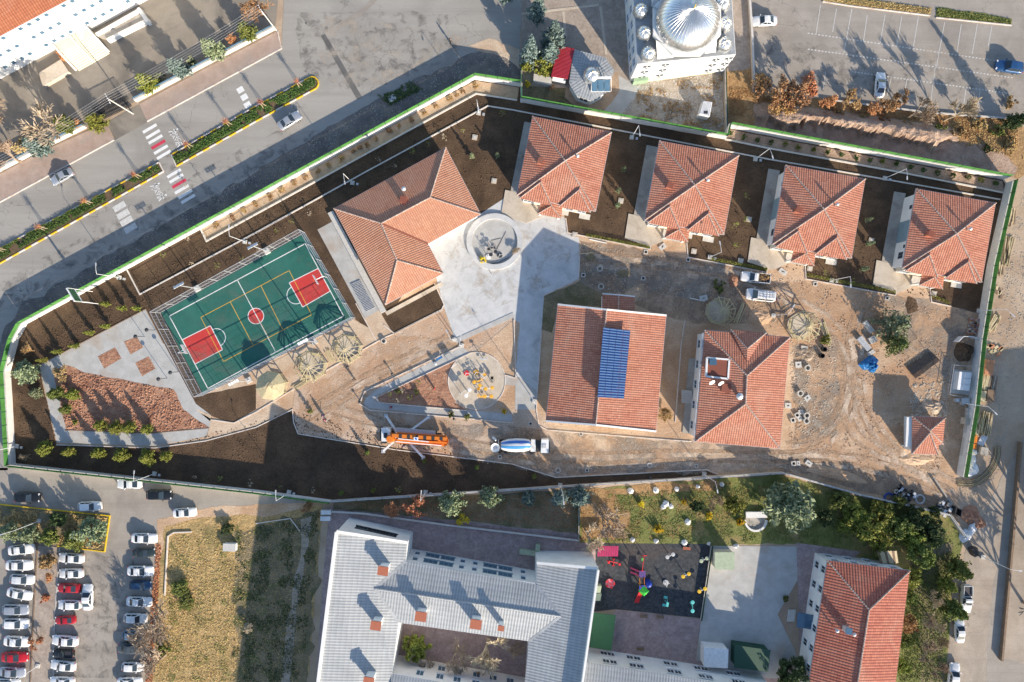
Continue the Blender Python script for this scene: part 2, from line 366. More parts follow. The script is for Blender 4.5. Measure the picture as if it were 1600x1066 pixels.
# ------------------------------------------------------------------ the ground and everything laid on it
def rough_edge(pts, step=1.0, amp=.35, seed=0):
    out = []
    for i, a in enumerate(pts):
        b = pts[(i+1) % len(pts)]; d = b - a; n = max(1, int(d.length / step))
        nrm = Vector((-d.y, d.x, 0)).normalized() if d.length else Vector()
        for k in range(n):
            p = a + d * (k / n)
            o = noise.noise(Vector((p.x*.35 + seed, p.y*.35, seed*3.1))) + .5*noise.noise(Vector((p.x*1.3, p.y*1.3, seed)))
            out.append(p + nrm * (o * amp if 0 < k else 0))
    return out
def sheet(name, px, m, z, label=None, rough=0, step=1.0):
    pts = [W(x, y) for x, y in px]
    if rough: pts = rough_edge(pts, step, rough, len(px) + px[0][0] * .01)
    c = pts[0].copy()
    b = MB(); a = sum(pts[i].x*pts[(i+1) % len(pts)].y - pts[(i+1) % len(pts)].x*pts[i].y for i in range(len(pts)))
    if a < 0: pts = pts[::-1]
    b.poly([Vector((p.x, p.y, z)) for p in pts])
    o = b.obj(name, M[m], origin=Vector((c.x, c.y, z)))
    return tag(o, label, kind='structure')
g = MB().poly([(-500,-450,-.03),(500,-450,-.03),(500,450,-.03),(-500,450,-.03)]).obj('ground', M['dirt_base'], origin=Vector((0,0,-.03)))
tag(g, 'bare tan earth between the roads and yards', kind='structure')
road = sheet('road', [(-700,700),(-400,533),(440,75),(455,-250),(835,-250),(812,60),(815,132),(742,123),(43,503),(20,540),(12,735),(-700,735)], 'asphalt', .0, 'grey asphalt road with planted median beside the green fenced compound')
sheet('road_verge', [(-40,600),(30,480),(395,272),(520,195),(640,130),(760,75),(808,80),(815,132),(742,123),(43,503),(20,540),(14,640),(-30,640)], 'verge', .008, 'rough gravel verge between road and compound wall', .8)
sheet('dirt_patch', [(722,72),(765,60),(812,78),(812,108),(790,90)], 'sand', .016, 'patch of loose tan earth at the road corner', .5)
sheet('school_yard', [(-300,430),(0,268),(430,45),(455,-200),(-300,-200)], 'asphalt_yard', .0, 'grey asphalt yard in front of the white school')
sheet('pavement', [(-300,479),(178,218),(166,192),(60,240),(-300,436)], 'sidewalk', .10, 'reddish paved footway by the gate, west stretch')
sheet('pavement', [(230,189),(440,75),(432,50),(330,103),(218,163)], 'sidewalk', .10, 'reddish paved footway along the school wall, east stretch')
sheet('driveway', [(166,192),(218,163),(232,190),(180,219)], 'asphalt_yard', .012, 'grey driveway leading to the school gate')
# asphalt repairs
sheet('asphalt_patch', [(501,56),(508,53),(566,152),(558,156)], 'asphalt_patch', .008, 'dark straight asphalt repair strip across the road')
sheet('asphalt_patch', [(505,50),(560,18),(590,-10),(600,-10),(568,22),(512,58)], 'asphalt_lot', .012, 'paler curved asphalt repair running off the road')
for x, y, r_ in ((510,44,2.6), (478,36,1.8)):
    b = MB().lathe(W(x, y), [(r_/PXM*1.0, .012), (0, .012)], 14); tag(b.obj('manhole_cover', M['asphalt_patch'], origin=W(x, y)), 'small round dark manhole cover in the road asphalt', kind='structure')
# mosque side
sheet('courtyard', [(812,-150),(1160,-150),(1160,110),(985,128),(975,160),(815,130)], 'pavers_grey', .004, 'grey paved mosque courtyard')
sheet('gravel_yard', [(985,126),(1130,108),(1133,214),(1060,203),(968,184),(975,150)], 'gravel_yard', .010, 'stony yard below the mosque wall', .4)
sheet('path', [(966,118),(1000,136),(1006,138),(986,160),(967,184),(936,176),(950,150)], 'concrete_path', .016, 'pale concrete path beside the fountain house')
sheet('patio', [(884,138),(966,112),(968,142),(956,160),(938,178),(905,172),(882,152)], 'stone_patio', .022, 'brown flagstone apron round the fountain house')
sheet('soil_bed', [(814,134),(884,138),(905,172),(911,180),(815,160)], 'weedy_ground', .014, 'weedy soil strip behind the fountain house')
for a_, b_ in (((815,22),(936,8)), ((938,10),(947,85)), ((880,18),(884,60)), ((884,58),(868,60))):
    p, q = W(*a_), W(*b_); b = MB().beam(p + Vector((0,0,.03)), q + Vector((0,0,.03)), .45, .03); tag(b.obj('paving_band', M['concrete_sand'], origin=p), 'sandy paving band in the mosque courtyard', kind='structure')
sheet('pavement', [(1150,-100),(1170,-100),(1174,106),(1140,112),(1150,86)], 'pavers_grey', .012, 'paved passage between mosque and car park')
sheet('car_park', [(1172,-200),(1900,-200),(1900,200),(1588,190),(1450,180),(1285,158),(1176,145)], 'asphalt_lot', .0, 'pale grey car park with painted bays')
sheet('embankment_ground', [(1134,112),(1175,106),(1176,145),(1285,154),(1450,175),(1588,186),(1640,240),(1590,280),(1136,200)], 'leaf_litter', .006, 'orange leaf litter and dry grass below the car park', .5)
sheet('grass_island', [(1282,3),(1330,9),(1400,17),(1453,24),(1456,12),(1380,2),(1300,-8)], 'dry_grass', .05, 'long dry grass island in the car park', .3)
sheet('grass_island', [(1462,27),(1520,33),(1580,39),(1581,30),(1530,20),(1463,12)], 'lawn', .05, 'short green and brown grass island in the car park', .3)
# the compound
COMPOUND = [(25,724),(17,580),(30,530),(43,506),(742,125),(813,136),(813,160),(1132,218),(1136,200),(1566,281),(1571,288),(1541,417),(1523,530),(1512,635),(1494,742),(1500,830),(1480,800),(1342,771),(1222,737),(1200,738),(800,763),(519,781),(400,765)]
sheet('site_ground', COMPOUND, 'site_dirt', .004, 'tan churned earth of the building site')
sheet('subbase_path', [(458,638),(461,608),(605,528),(694,484),(712,533),(800,493),(838,640),(860,668),(1080,690),(1230,705),(1140,738),(868,746),(800,725),(466,677)], 'subbase', .012, 'sandy compacted road bed waiting for paving', .3)
sheet('soil_garden', [(25,724),(17,580),(30,530),(43,506),(742,125),(813,136),(813,160),(1132,218),(1136,200),(1566,281),(1571,288),(1541,417),(1530,490),(1486,479),(1455,472),(1453,430),(1401,440),(1401,461),(1260,437),(1255,400),(1203,402),(1200,425),(1075,402),(1073,366),(1020,360),(1018,389),(887,365),(880,330),(803,300),(752,334),(700,350),(605,500),(617,521),(598,528),(552,497),(476,366),(253,489),(318,615),(400,600),(400,645),(365,662),(330,650),(306,631),(256,538),(228,482),(61,571),(88,694),(243,700),(322,690),(400,668),(457,640),(466,678),(800,726),(868,747),(1104,735),(1120,742),(800,763),(519,781),(400,765)], 'soil', .020, 'dark brown tilled garden soil inside the compound', .12)
sheet('soil_bed', [(592,486),(614,477),(679,443),(694,476),(690,484),(616,522),(604,505)], 'soil', .026, 'square of brown soil below the L-shaped house')
sheet('path', [(496,359),(520,346),(592,485),(570,497)], 'concrete_path', .032, 'grey concrete path beside the sports court')
sheet('path', [(570,497),(592,485),(606,508),(615,522),(588,532)], 'sand', .030, 'sandy strip at the end of the court path', .2)
PAVED = [(61,570),(228,482),(256,536),(306,631),(330,649),(327,668),(322,682),(243,697),(89,692)]
sheet('garden_path', PAVED, 'concrete_path', .032, 'grey concrete garden path round the red mulch bed')
sheet('mulch_bed', [(84,580),(106,571),(132,582),(271,608),(286,639),(327,668),(236,677),(103,672)], 'red_mulch', .040, 'large triangular bed of reddish ploughed earth', .2)
for q in ([(153,557),(180,543),(190,560),(163,576)], [(194,534),(214,526),(224,543),(204,554)], [(211.5,567),(232.5,557),(243,576),(222,588)]):
    sheet('mulch_bed', q, 'red_mulch', .044, 'small square bed of red mulch in the garden path')
sheet('path', [(306,640),(330,649),(327,668),(322,686),(400,666),(457,637),(461,606),(400,640),(366,660),(330,655)], 'sand', .036, 'sandy track between garden and road bed', .2)
sheet('sand_strip', [(320,616),(395,580),(470,545),(552,499),(600,526),(461,606),(402,640),(400,600)], 'sand', .028, 'tan earth strip with timber pergolas', .2)
# central plaza
sheet('plaza', [(668,382),(745,338),(800,302),(833,320),(884,341),(888,366),(905,371),(904,436),(850,461),(846,520),(838,640),(814,632),(800,560),(803,492),(712,533),(693,478)], 'concrete_new', .036, 'freshly cast pale concrete plaza')
sheet('earth_bed', [(803,500),(812,505),(806,590),(789,586),(770,555),(745,548)], 'site_dirt', .040, 'narrow earth bed beside the round exercise ground', .2)
sheet('earth_bed', [(849,463),(905,440),(960,470),(945,480),(873,474),(862,520),(846,515)], 'weedy_ground', .030, 'dark earth bed at the gable wall', .2)
def ring(cx, cy, r, n=48): return [(cx + r*math.cos(2*math.pi*k/n), cy + r*math.sin(2*math.pi*k/n)) for k in range(n)]
sheet('path', [(722,540),(733,552),(589,618),(585,626),(592,629),(742,642),(800,647),(800,659),(742,653),(600,640),(576,638),(568,631),(572,622),(590,608)], 'concrete_path', .040, 'narrow pale concrete path round the triangular bed')
sheet('planting_bed', [(589,620),(724,555),(705,575),(702,602),(712,630),(728,641),(594,628)], 'red_mulch', .036, 'triangular bed of reddish earth with young plants', .1)
sheet('planting_bed', [(789,586),(806,590),(803,602),(806,640),(770,640),(785,615)], 'site_dirt', .034, 'small earth bed right of the round exercise ground')
sheet('exercise_ground', ring(745,595,44), 'concrete_sand', .048, 'round pale concrete exercise ground')
sheet('path', [(787,588),(812,590),(838,610),(838,640),(805,640),(805,603),(788,601)], 'concrete_path', .044, 'pale path joining exercise ground and plaza')
def ringmesh(name, cx, cy, r0, r1, z0, z1, m, label, n=56):
    c = W(cx, cy); k = 1/PXM
    b = MB().lathe((c.x, c.y, 0), [(r0*k, z0), (r0*k, z1), (r1*k, z1), (r1*k, z0)][::-1], n); b.f.pop()
    tag(b.obj(name, M[m], origin=c), label, kind='structure')
sheet('round_floor', ring(773,378,36), 'concrete_path', .06, 'round grey floor inside the plaza ring')
ringmesh('ring_step', 773, 378, 35.5, 44, .03, .42, 'concrete_new', 'pale concrete ring step round the plaza circle')
sheet('planter_bed', [(314,356),(743,126),(811,137),(808,156),(744,146),(323,376)], 'sand_bed', .030, 'sandy planter bed along the main road wall', .1)
sheet('planter_bed', [(1134,217),(1137,202),(1566,283),(1569,300),(1403,267),(1200,231)], 'bank_earth', .030, 'brown planter bed below the upper green fence', .1)
# right hand site details
sheet('site_gravel_patch', [(1240,560),(1300,520),(1330,560),(1320,640),(1290,680),(1250,660),(1235,600)], 'site_gravel', .010, 'stony patch by the stacked concrete rings', 1.0)
sheet('site_gravel_patch', [(1380,460),(1440,480),(1450,540),(1400,560),(1370,520)], 'site_gravel', .012, 'stony patch round the two pines', 1.2)
sheet('site_gravel_patch', [(1430,612),(1478,600),(1478,646),(1424,648)], 'site_gravel', .012, 'broken rubble ground behind the gatehouse', 1.0)
sheet('site_gravel_patch', [(905,395),(970,380),(1060,400),(1130,440),(1100,470),(1000,450),(930,470),(905,440)], 'site_gravel', .010, 'stony track between plaza and houses', 1.2)
sheet('site_gravel_patch', [(860,668),(1020,684),(1075,694),(1000,705),(890,700)], 'sand', .014, 'light sandy strip below the solar roof', .6)
# east street
sheet('street', [(1540,1200),(1500,1200),(1478,1060),(1492,930),(1512,850),(1560,760),(1595,690),(1700,560),(1900,560),(1900,1200)], 'street_tan', -.01, 'worn tan street beside the garden', .4)
sheet('street', [(1560,1200),(1536,1180),(1545,960),(1566,830),(1580,790),(1590,800),(1575,960),(1568,1030),(1700,1060),(1700,1200)], 'asphalt_lot', -.002, 'patched greyer asphalt lane of the street', .3)
# south west
sheet('road', [(-300,735),(19,731),(400,770),(500,788),(420,800),(320,806),(260,815),(243,880),(228,1000),(222,1200),(-300,1200)], 'asphalt_lot', .0, 'grey asphalt car park lane')
sheet('parking_island', [(-60,786),(0,788),(172,806),(164,862),(90,852),(56,850),(0,840),(-60,840)], 'weedy_ground', .11, 'weedy tree island at the head of the car park', .1)
sheet('parking_island', [(60,852),(93,855),(85,960),(80,1200),(43,1200),(54,960)], 'pavers_grey', .11, 'paved strip between two rows of parked cars')
sheet('field', [(255,818),(320,806),(440,800),(505,786),(470,1200),(225,1200),(240,960)], 'dry_grass', .004, 'dry yellow grass field', .4)
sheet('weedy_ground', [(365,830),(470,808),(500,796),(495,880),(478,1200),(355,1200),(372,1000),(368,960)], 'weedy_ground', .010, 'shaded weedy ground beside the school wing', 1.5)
sheet('field_trail', [(470,812),(488,806),(476,880),(463,960),(452,1060),(445,1200),(432,1200),(442,1050),(456,930),(470,860)], 'gravel_yard', .016, 'trodden trail through the weeds', .5)
sheet('dirt_verge', [(245,812),(330,792),(500,784),(520,786),(430,805),(320,808),(258,822),(246,900),(240,900)], 'site_dirt', .012, 'earth verge at the field corner', .5)
# school grounds in the south
sheet('school_court', [(515,792),(905,834),(930,850),(934,952),(930,1010),(1100,1030),(1215,1060),(1215,1250),(480,1250),(505,900)], 'pavers_pink', .004, 'pinkish paved yard round the grey roofed school')
sheet('garden_soil', [(522,783),(905,766),(905,834),(700,812),(575,800),(520,796)], 'weedy_ground', .010, 'dark garden strip with pines behind the compound wall', .4)
sheet('garden_lawn', [(905,766),(1120,748),(1222,742),(1345,776),(1480,806),(1505,840),(1490,900),(1470,1200),(1380,1200),(1400,885),(1290,860),(1240,850),(1110,852),(905,848)], 'lawn', .010, 'green and brown garden lawn below the compound wall', .4)
sheet('leaf_litter_patch', [(905,775),(960,772),(985,800),(960,845),(905,846)], 'leaf_litter', .016, 'patch of fallen orange leaves on the lawn', 1.5)
sheet('leaf_litter_patch', [(905,766),(1120,750),(1130,765),(1060,770),(910,778)], 'leaf_litter', .020, 'strip of fallen leaves along the wall', .8)
sheet('bare_garden', [(1420,860),(1490,850),(1486,920),(1476,1000),(1470,1200),(1432,1200),(1440,980)], 'weedy_ground', .016, 'shaded bare garden border by the street', .8)
sheet('playground_floor', [(932,849),(1110,850),(1095,966),(962,952),(926,956)], 'rubber', .016, 'black rubber tile playground floor')
sheet('pink_paving', [(962,953),(1095,967),(1086,1032),(958,1016),(930,1010)], 'pavers_pink', .012, 'pink block paving below the playground')
sheet('concrete_yard', [(1111,853),(1244,854),(1250,900),(1215,960),(1262,1060),(1200,1060),(1087,1032)], 'concrete_path', .012, 'grey concrete yard beside the playground')
sheet('pavement', [(1244,848),(1345,862),(1300,900),(1262,1060),(1250,1060),(1246,900)], 'pavers_pink', .018, 'narrow pink paved walk round the tiled building')
def spline(px, n=14):
    out = []
    for i in range(len(px)-1):
        p0, p1, p2, p3 = px[max(i-1,0)], px[i], px[i+1], px[min(i+2,len(px)-1)]
        for k in range(n):
            t_ = k/n; out.append(tuple(.5*((2*p1[j]) + (-p0[j]+p2[j])*t_ + (2*p0[j]-5*p1[j]+4*p2[j]-p3[j])*t_*t_ + (-p0[j]+3*p1[j]-3*p2[j]+p3[j])*t_**3) for j in (0,1)))
    return out + [px[-1]]
def track(px, w, m, z, label, gap=7.5):
    c = spline(px)
    for s in (-1, 1):
        lft, rgt = [], []
        for i, (x, y) in enumerate(c):
            a, b_ = c[max(i-1,0)], c[min(i+1,len(c)-1)]; d = Vector((b_[0]-a[0], b_[1]-a[1])).normalized(); n = Vector((-d.y, d.x)); o = s*gap + 1.2*noise.noise(Vector((x*.04, y*.04, s)))
            lft.append((x+n.x*(o-w/2), y+n.y*(o-w/2))); rgt.append((x+n.x*(o+w/2), y+n.y*(o+w/2)))
        sheet('tyre_track', lft + rgt[::-1], m, z + .001*s, label)
TR = (([(1490,760),(1420,720),(1350,690),(1320,640),(1325,570),(1300,510),(1240,470),(1150,430),(1000,410),(905,400)], 'wide curving tyre tracks round the turning area'), ([(1480,770),(1400,735),(1300,715),(1200,715),(1050,712),(880,715),(700,690),(520,640)], 'tyre tracks along the lower road bed'), ([(1330,600),(1310,650),(1270,690),(1230,700)], 'tyre tracks curving behind the tall hipped building'), ([(1345,480),(1330,540),(1340,620),(1380,690),(1460,750)], 'tyre tracks past the blue tarpaulin'), ([(480,650),(560,600),(640,560),(700,530)], 'tyre tracks along the pergola kerb'))
for i, (c_, lb) in enumerate(TR): track(c_, 5.5, 'tyre_rut', .044 + .004*i, lb); track([(x+9, y+6) for x, y in c_], 7, 'tyre_pale', .064 + .004*i, 'pale dusty ' + lb)
for q, m_ in (([(-50,470),(430,205),(520,200),(450,260),(-50,520)],'oil_stain'), ([(460,20),(700,20),(720,90),(560,150),(470,110)],'oil_stain'), ([(60,350),(350,190),(360,215),(80,370)],'oil_stain'), ([(1200,60),(1580,110),(1570,160),(1300,140),(1200,120)],'oil_stain'), ([(110,860),(210,870),(200,1060),(110,1060)],'oil_stain')): sheet('road_stain', q, m_, .010, 'dark tyre and oil stains on the asphalt', .6)
for q in ([(690,380),(830,330),(900,370),(880,440),(720,500)], [(470,20),(760,60),(700,110),(520,140)], [(1450,60),(1560,80),(1550,130),(1440,120)]): sheet('dust_patch', q, 'dust', .0405 if q[0][0] == 690 else .013, 'thin dust on the hard ground', .6)
for i, (m_, q) in enumerate((('mud', [(905,375),(1075,405),(1200,430),(1240,500),(1100,505),(1045,495),(905,445)]), ('grey_mud', [(905,375),(1150,420),(1160,470),(1000,460),(905,445)]), ('red_earth', [(1230,440),(1400,465),(1520,500),(1500,730),(1350,750),(1240,700),(1240,560)]), ('grey_mud', [(1240,540),(1310,540),(1310,680),(1240,700)]), ('red_earth', [(465,620),(600,535),(700,520),(730,545),(590,605),(570,640),(740,660),(1080,695),(1080,730),(870,740),(470,670)]), ('grey_mud', [(700,660),(1230,705),(1330,750),(1200,735),(870,745),(700,705)]), ('grey_mud', [(1380,455),(1530,490),(1520,600),(1450,590),(1380,540)]), ('mud', [(1200,700),(1490,760),(1490,800),(1340,768),(1220,735)]))): sheet('mud_patch', q, m_, .022 + .0015*i, 'uneven darker earth patches on the site', .8)
sheet('dust_patch', [(258,490),(475,370),(548,496),(320,611)], 'court_dust', .070, 'dusty scuffs on the sports court')
for q in ([(722,540),(570,612),(562,631),(578,641),(742,655),(802,661)], [(733,553),(588,621),(592,629),(730,642)], [(846,520),(838,640)], [(789,586),(806,591),(803,500)]): run_later.append(q)
# ---- bays and lines of the north east car park
def line(a, b, w=.12, m='line_worn', z=.012, name='bay_line', parent=None):
    p, q = W(*a), W(*b); d = (q - p).normalized(); n = Vector((-d.y, d.x, 0)) * w/2; zz = Vector((0,0,z))
    o = MB().poly([p - n + zz, q - n + zz, q + n + zz, p + n + zz]).obj(name, M[m], parent)
    if not parent: tag(o, kind='structure')
    return o
lot = bpy.data.objects['car_park']
for x0, y0, x1, y1 in ((1282,8,1275,54),(1307,14,1301,50),(1331,14,1318,86),(1355,24,1349,65),(1383,23,1375,68),(1409,26,1401,71),(1435,26,1427,74),(1476,35,1463,105),(1502,38,1495,83),(1527,38,1519,84),(1550,40,1544,72),(1290,112,1286,140),(1393,120,1386,150),(1417,124,1413,148),(1510,135,1505,168),(1532,138,1527,170),(1462,100,1454,160)):
    line((x0,y0), (x1,y1), .12, parent=lot)
def dashes(a, b, n, w=.1, ln=.35, parent=None):
    for k in range(n):
        t0 = k/n; t1 = t0 + ln/n
        line((a[0]+(b[0]-a[0])*t0, a[1]+(b[1]-a[1])*t0), (a[0]+(b[0]-a[0])*t1, a[1]+(b[1]-a[1])*t1), w, parent=parent, name='bay_dash')
dashes((1262,52), (1590,100), 60, .2, .55, lot); dashes((1262,77), (1585,122), 60, .2, .55, lot); dashes((1330,112), (1575,146), 48, .2, .55, lot)
# ---- road markings
U = Vector((.862, .507, 0)).normalized()
def bar(cx, cy, ln, wd, m, z=.014, d=U):
    c = W(cx, cy); n = Vector((-d.y, d.x, 0)); a, b_ = d*ln/2, n*wd/2; zz = Vector((0,0,z))
    o = MB().poly([c-a-b_+zz, c+a-b_+zz, c+a+b_+zz, c-a+b_+zz]).obj('road_marking', M[m], road); return o
for i, (x, y) in enumerate(((234,201),(239,210),(243,218),(247.5,226),(251.5,234),(256,242),(272,271),(275.6,279),(280,287),(284,296),(289.5,303.5),(294,311))):
    bar(x, y, 2.9, .55, 'line_red' if i in (3, 8) else 'line_white')
for x, y in ((375.7,140.6),(381.8,152),(386.8,164)): bar(x, y, 1.25, 1.05, 'line_white')
for x, y in ((186.7,323),(192.5,335),(197.6,345.6),(204,356.7)): bar(x, y, 2.4, 1.1, 'line_worn')
def roadtext(txt, x, y, size):
    cu = bpy.data.curves.new('road_lettering', 'FONT'); cu.body = txt; cu.size = size; cu.align_x = 'CENTER'; cu.align_y = 'CENTER'
    o = bpy.data.objects.new('road_lettering', cu); COL.objects.link(o); o.parent = road
    p = W(x, y) - ORG[road.name]; o.location = (p.x, p.y, .016); o.rotation_euler = (0, 0, R(-60)); cu.materials.append(M['line_white'])
    o.scale = (1, .8, 1)
for x, y in ((277,214), (249,299)): roadtext('ÖNCE', x, y, 1.05)
for x, y in ((272.5,216.5), (244.5,301.5)): roadtext('YAYA', x, y, 1.05)
def walker(x, y):
    b = MB(); c = W(x, y) + Vector((0,0,.016))
    def bb(ax, ay, bx, by, w):
        m_ = Matrix.Rotation(R(-60), 3, 'Z'); p = c + m_ @ Vector((ax, ay, 0)); q = c + m_ @ Vector((bx, by, 0)); d = (q-p).normalized(); n = Vector((-d.y, d.x, 0))*w/2
        b.poly([p-n, q-n, q+n, p+n])
    bb(0,.1,0,.75,.28); bb(0,.15,-.35,-.7,.17); bb(.02,.15,.35,-.7,.17); bb(0,.65,.4,.25,.13); bb(0,.65,-.35,.3,.13); bb(0,.85,0,1.15,.3)
    b.obj('road_pictogram', M['line_white'], road)
for x, y in ((270,206), (281,225), (241,291), (252,309)): walker(x, y)
# ---- kerbs: one run each
def run(name, px, w, h, m, label, z0=0.0, close=False, kind='structure'):
    pts = [W(x, y) for x, y in px]
    if close: pts.append(pts[0])
    b = MB()
    for i in range(len(pts)-1):
        p, q = pts[i], pts[i+1]; d = (q-p).normalized(); n = Vector((-d.y, d.x, 0))*w/2
        # mitred ends
        def mit(j):
            if 0 < j < len(pts)-1:
                d0 = (pts[j]-pts[j-1]).normalized(); d1 = (pts[j+1]-pts[j]).normalized(); t = (d0+d1).normalized(); mm = Vector((-t.y, t.x, 0)); return mm*(w/2/max(.3, mm.dot(n.normalized())))
            return n
        a0, a1 = mit(i), mit(i+1)
        b.prism([p-a0, q-a1, q+a1, p+a0], z0, z0+h)
    o = b.obj(name, M[m], origin=pts[0]); return tag(o, label, kind=kind)
run('kerb', [(-300,480),(178,219)], .2, .13, 'kerb_concrete', 'pale kerb of the footway, west stretch')
run('kerb', [(230,190),(440,76),(434,50)], .2, .13, 'kerb_concrete', 'pale kerb of the footway, east stretch')
run('garden_kerb', [(313,356),(323,377),(744,147),(808,157)], .26, .25, 'kerb_white', 'white edging wall of the shrub planter along the fence')
run('garden_kerb', [(199,422),(219,460),(400,364),(577,266),(762,166),(800,172),(1200,249),(1357,276),(1562,312)], .22, .2, 'kerb_white', 'long white edging running through the dark soil strip')
run('garden_kerb', [(1132,218),(1200,232),(1403,269),(1570,302)], .26, .25, 'kerb_white', 'white edging of the planter along the upper fence')
for q, lb in (([(330,656),(366,661),(400,644),(461,607),(600,528),(617,521),(692,484)], 'pale kerb between pergola strip and road bed'),
          ([(88,695),(243,700),(322,689),(400,668),(457,640),(459,660),(466,678),(620,703),(800,725),(868,746),(1104,734),(1122,741)], 'pale kerb between road bed and black soil'),
          ([(600,508),(616,521),(690,484),(694,476),(679,443)], 'pale kerb round the square soil bed'),
          ([(588,532),(556,474)], 'pale kerb beside the court path'),
          ([(884,341),(887,364),(1016,390),(1019,372)], 'pale kerb in front of the house beside the plaza'), ([(1073,380),(1075,402),(1198,426),(1204,406)], 'pale kerb of the second house yard'),
          ([(1258,416),(1259,436),(1399,462),(1403,446)], 'pale kerb of the third house yard'), ([(1453,452),(1455,472),(1486,479)], 'pale kerb of the end house yard'),
          ([(838,640),(842,665),(855,672),(1000,684),(1080,690)], 'pale kerb below the solar roof'),
          ([(1070,500),(1064,540),(1055,660)], 'kerb of the narrow bed between solar roof and hipped building'),
          ([(849,462),(904,437),(906,392)], 'pale kerb at the plaza corner')):
    run('kerb', q, .16, .14, 'kerb_concrete', lb)
for q in run_later: run('kerb', q, .16, .2, 'kerb_concrete', 'raised grey kerb of the narrow path and its beds')
run('kerb', ring(745,595,44.5), .14, .12, 'kerb_concrete', 'round kerb of the exercise ground', close=True)
run('kerb', [(712,533),(803,492)], .9, .1, 'concrete_path', 'concrete edging along the lower side of the plaza')
run('kerb', [(61,571),(228,483),(256,537)], .14, .1, 'wood_dark', 'dark edging board of the garden path')
run('kerb', [(103,672),(236,677),(327,669)], .14, .1, 'wood_dark', 'dark edging board of the mulch bed')
run('kerb', [(-60,786),(0,788),(172,806),(164,862),(90,853)], .18, .2, 'kerb_yellow', 'yellow kerb of the tree island')
run('kerb', [(59,850),(53,960),(42,1200)], .18, .16, 'wood_dark', 'dark kerb behind the first row of cars')
run('kerb', [(94,855),(86,960),(81,1200)], .18, .16, 'concrete_path', 'grey kerb behind the second row of cars')
run('kerb', [(1285,3),(1330,10),(1453,25)], .18, .18, 'kerb_concrete', 'kerb of the long grass island'); run('kerb', [(1462,28),(1580,40)], .18, .18, 'kerb_concrete', 'kerb of the short grass island')
run('kerb', [(258,930),(263,838),(272,832),(300,831)], .2, .25, 'kerb_concrete', 'low concrete wall at the field corner')
run('kerb', [(400,818),(454,810),(469,830)], .16, .2, 'kerb_concrete', 'pale edging at the top of the shaded field')
# ---- planted median with painted kerb stones
med = tag(MB().prism([W(*p) for p in ((-300,560),(-300,535),(0,389),(228,266),(249,254),(256,268),(230,283),(0,412))], 0, .12).obj('median', M['median_soil'], origin=W(0,400)), 'planted road median, west part, with yellow and white kerb stones', kind='structure')
tipn = [(486,120.5),(492,121),(497,126),(498,132),(495,138)]
med2 = tag(MB().prism([W(*p) for p in [(268.5,242),(400,166.5)] + tipn + [(400,190),(276,260)]], 0, .12).obj('median', M['median_soil'], origin=W(300,230)), 'planted road median, east part, with rounded yellow tip', kind='structure')
SHARE = {}
def kerbstones(par, px, cols, ln=1.35, w=.2, h=.2, start=0):
    pts = [W(*p) for p in px]; k = start; carry = 0
    for i in range(len(pts)-1):
        d = pts[i+1]-pts[i]; n = max(1, round(d.length/ln)); s = d.length/n; d.normalize()
        for j in range(n):
            c = pts[i] + d*(s*(j+.5)); key = ('ks', cols[k % len(cols)], round(s, 2)); 
            if key not in SHARE:
                me = MB().box((0,0,h/2), (s-.03, w, h)); t_ = me.obj('kerb_stone', M[cols[k % len(cols)]]); SHARE[key] = t_.data; COL.objects.unlink(t_); bpy.data.objects.remove(t_)
            o = bpy.data.objects.new('kerb_stone', SHARE[key]); COL.objects.link(o); o.parent = par; q = c - ORG[par.name]; o.location = (q.x, q.y, .0); o.rotation_euler = (0,0,math.atan2(d.y, d.x)); k += 1
YW = ('kerb_yellow', 'kerb_white')
kerbstones(med, [(-60,421),(0,389),(228,266),(249,254)], YW); kerbstones(med, [(249,254),(256,268)], ('kerb_white',)); kerbstones(med, [(-60,443),(0,412),(230,283),(256,268)], YW)
kerbstones(med2, [(268.5,242),(400,166.5),(486,120.5)], YW); kerbstones(med2, tipn, ('kerb_yellow',), .9); kerbstones(med2, [(276,260),(400,190),(495,138)], YW); kerbstones(med2, [(268.5,242),(276,260)], ('kerb_white',))
# ---- sports court
court = sheet('sports_court', [(252,489),(476,365),(553,497),(318,616)], 'court_green', .05, 'green multi-use sports court with red keys')
def cpoly(px, m, z=.058, name='court_marking'): 
    pts = [W(*p) for p in px]; a = sum(pts[i].x*pts[(i+1) % len(pts)].y - pts[(i+1) % len(pts)].x*pts[i].y for i in range(len(pts)))
    if a < 0: pts = pts[::-1]
    return MB().poly([Vector((p.x, p.y, z)) for p in pts]).obj(name, M[m], court)
KL = [(329,509),(285,531),(305,569),(348,546.5)]; KR = [(452,442),(497.5,419.5),(516.5,455),(473,480)]
cpoly(KL, 'court_red', name='key_area'); cpoly(KR, 'court_red', name='key_area'); cpoly(ring(400,494,12), 'court_red', name='centre_circle')
def outline(px, w, m, z, close=True):
    for i in range(len(px) - (0 if close else 1)): line(px[i], px[(i+1) % len(px)], w, m, z, 'court_line', court)
outline([(265,494),(477,381),(537,494),(325,607)], .16, 'line_white', .066); outline([(371,437.5),(431,550.5)], .14, 'line_white', .066, False)
outline(KL, .14, 'line_white', .064); outline(KR, .14, 'line_white', .064); outline(ring(400,494,12.3,28), .14, 'line_white', .0645)
def arc(cx, cy, r, a0, a1, n=16): return [(cx+r*math.cos(a0+(a1-a0)*k/n), cy+r*math.sin(a0+(a1-a0)*k/n)) for k in range(n+1)]
an = math.atan2(546.5-509, 348-329)
outline(arc(338.5,527.7,14, an-math.pi, an), .13, 'line_white', .0645, False); outline(arc(462.5,461,14, an, an+math.pi), .13, 'line_white', .0645, False)
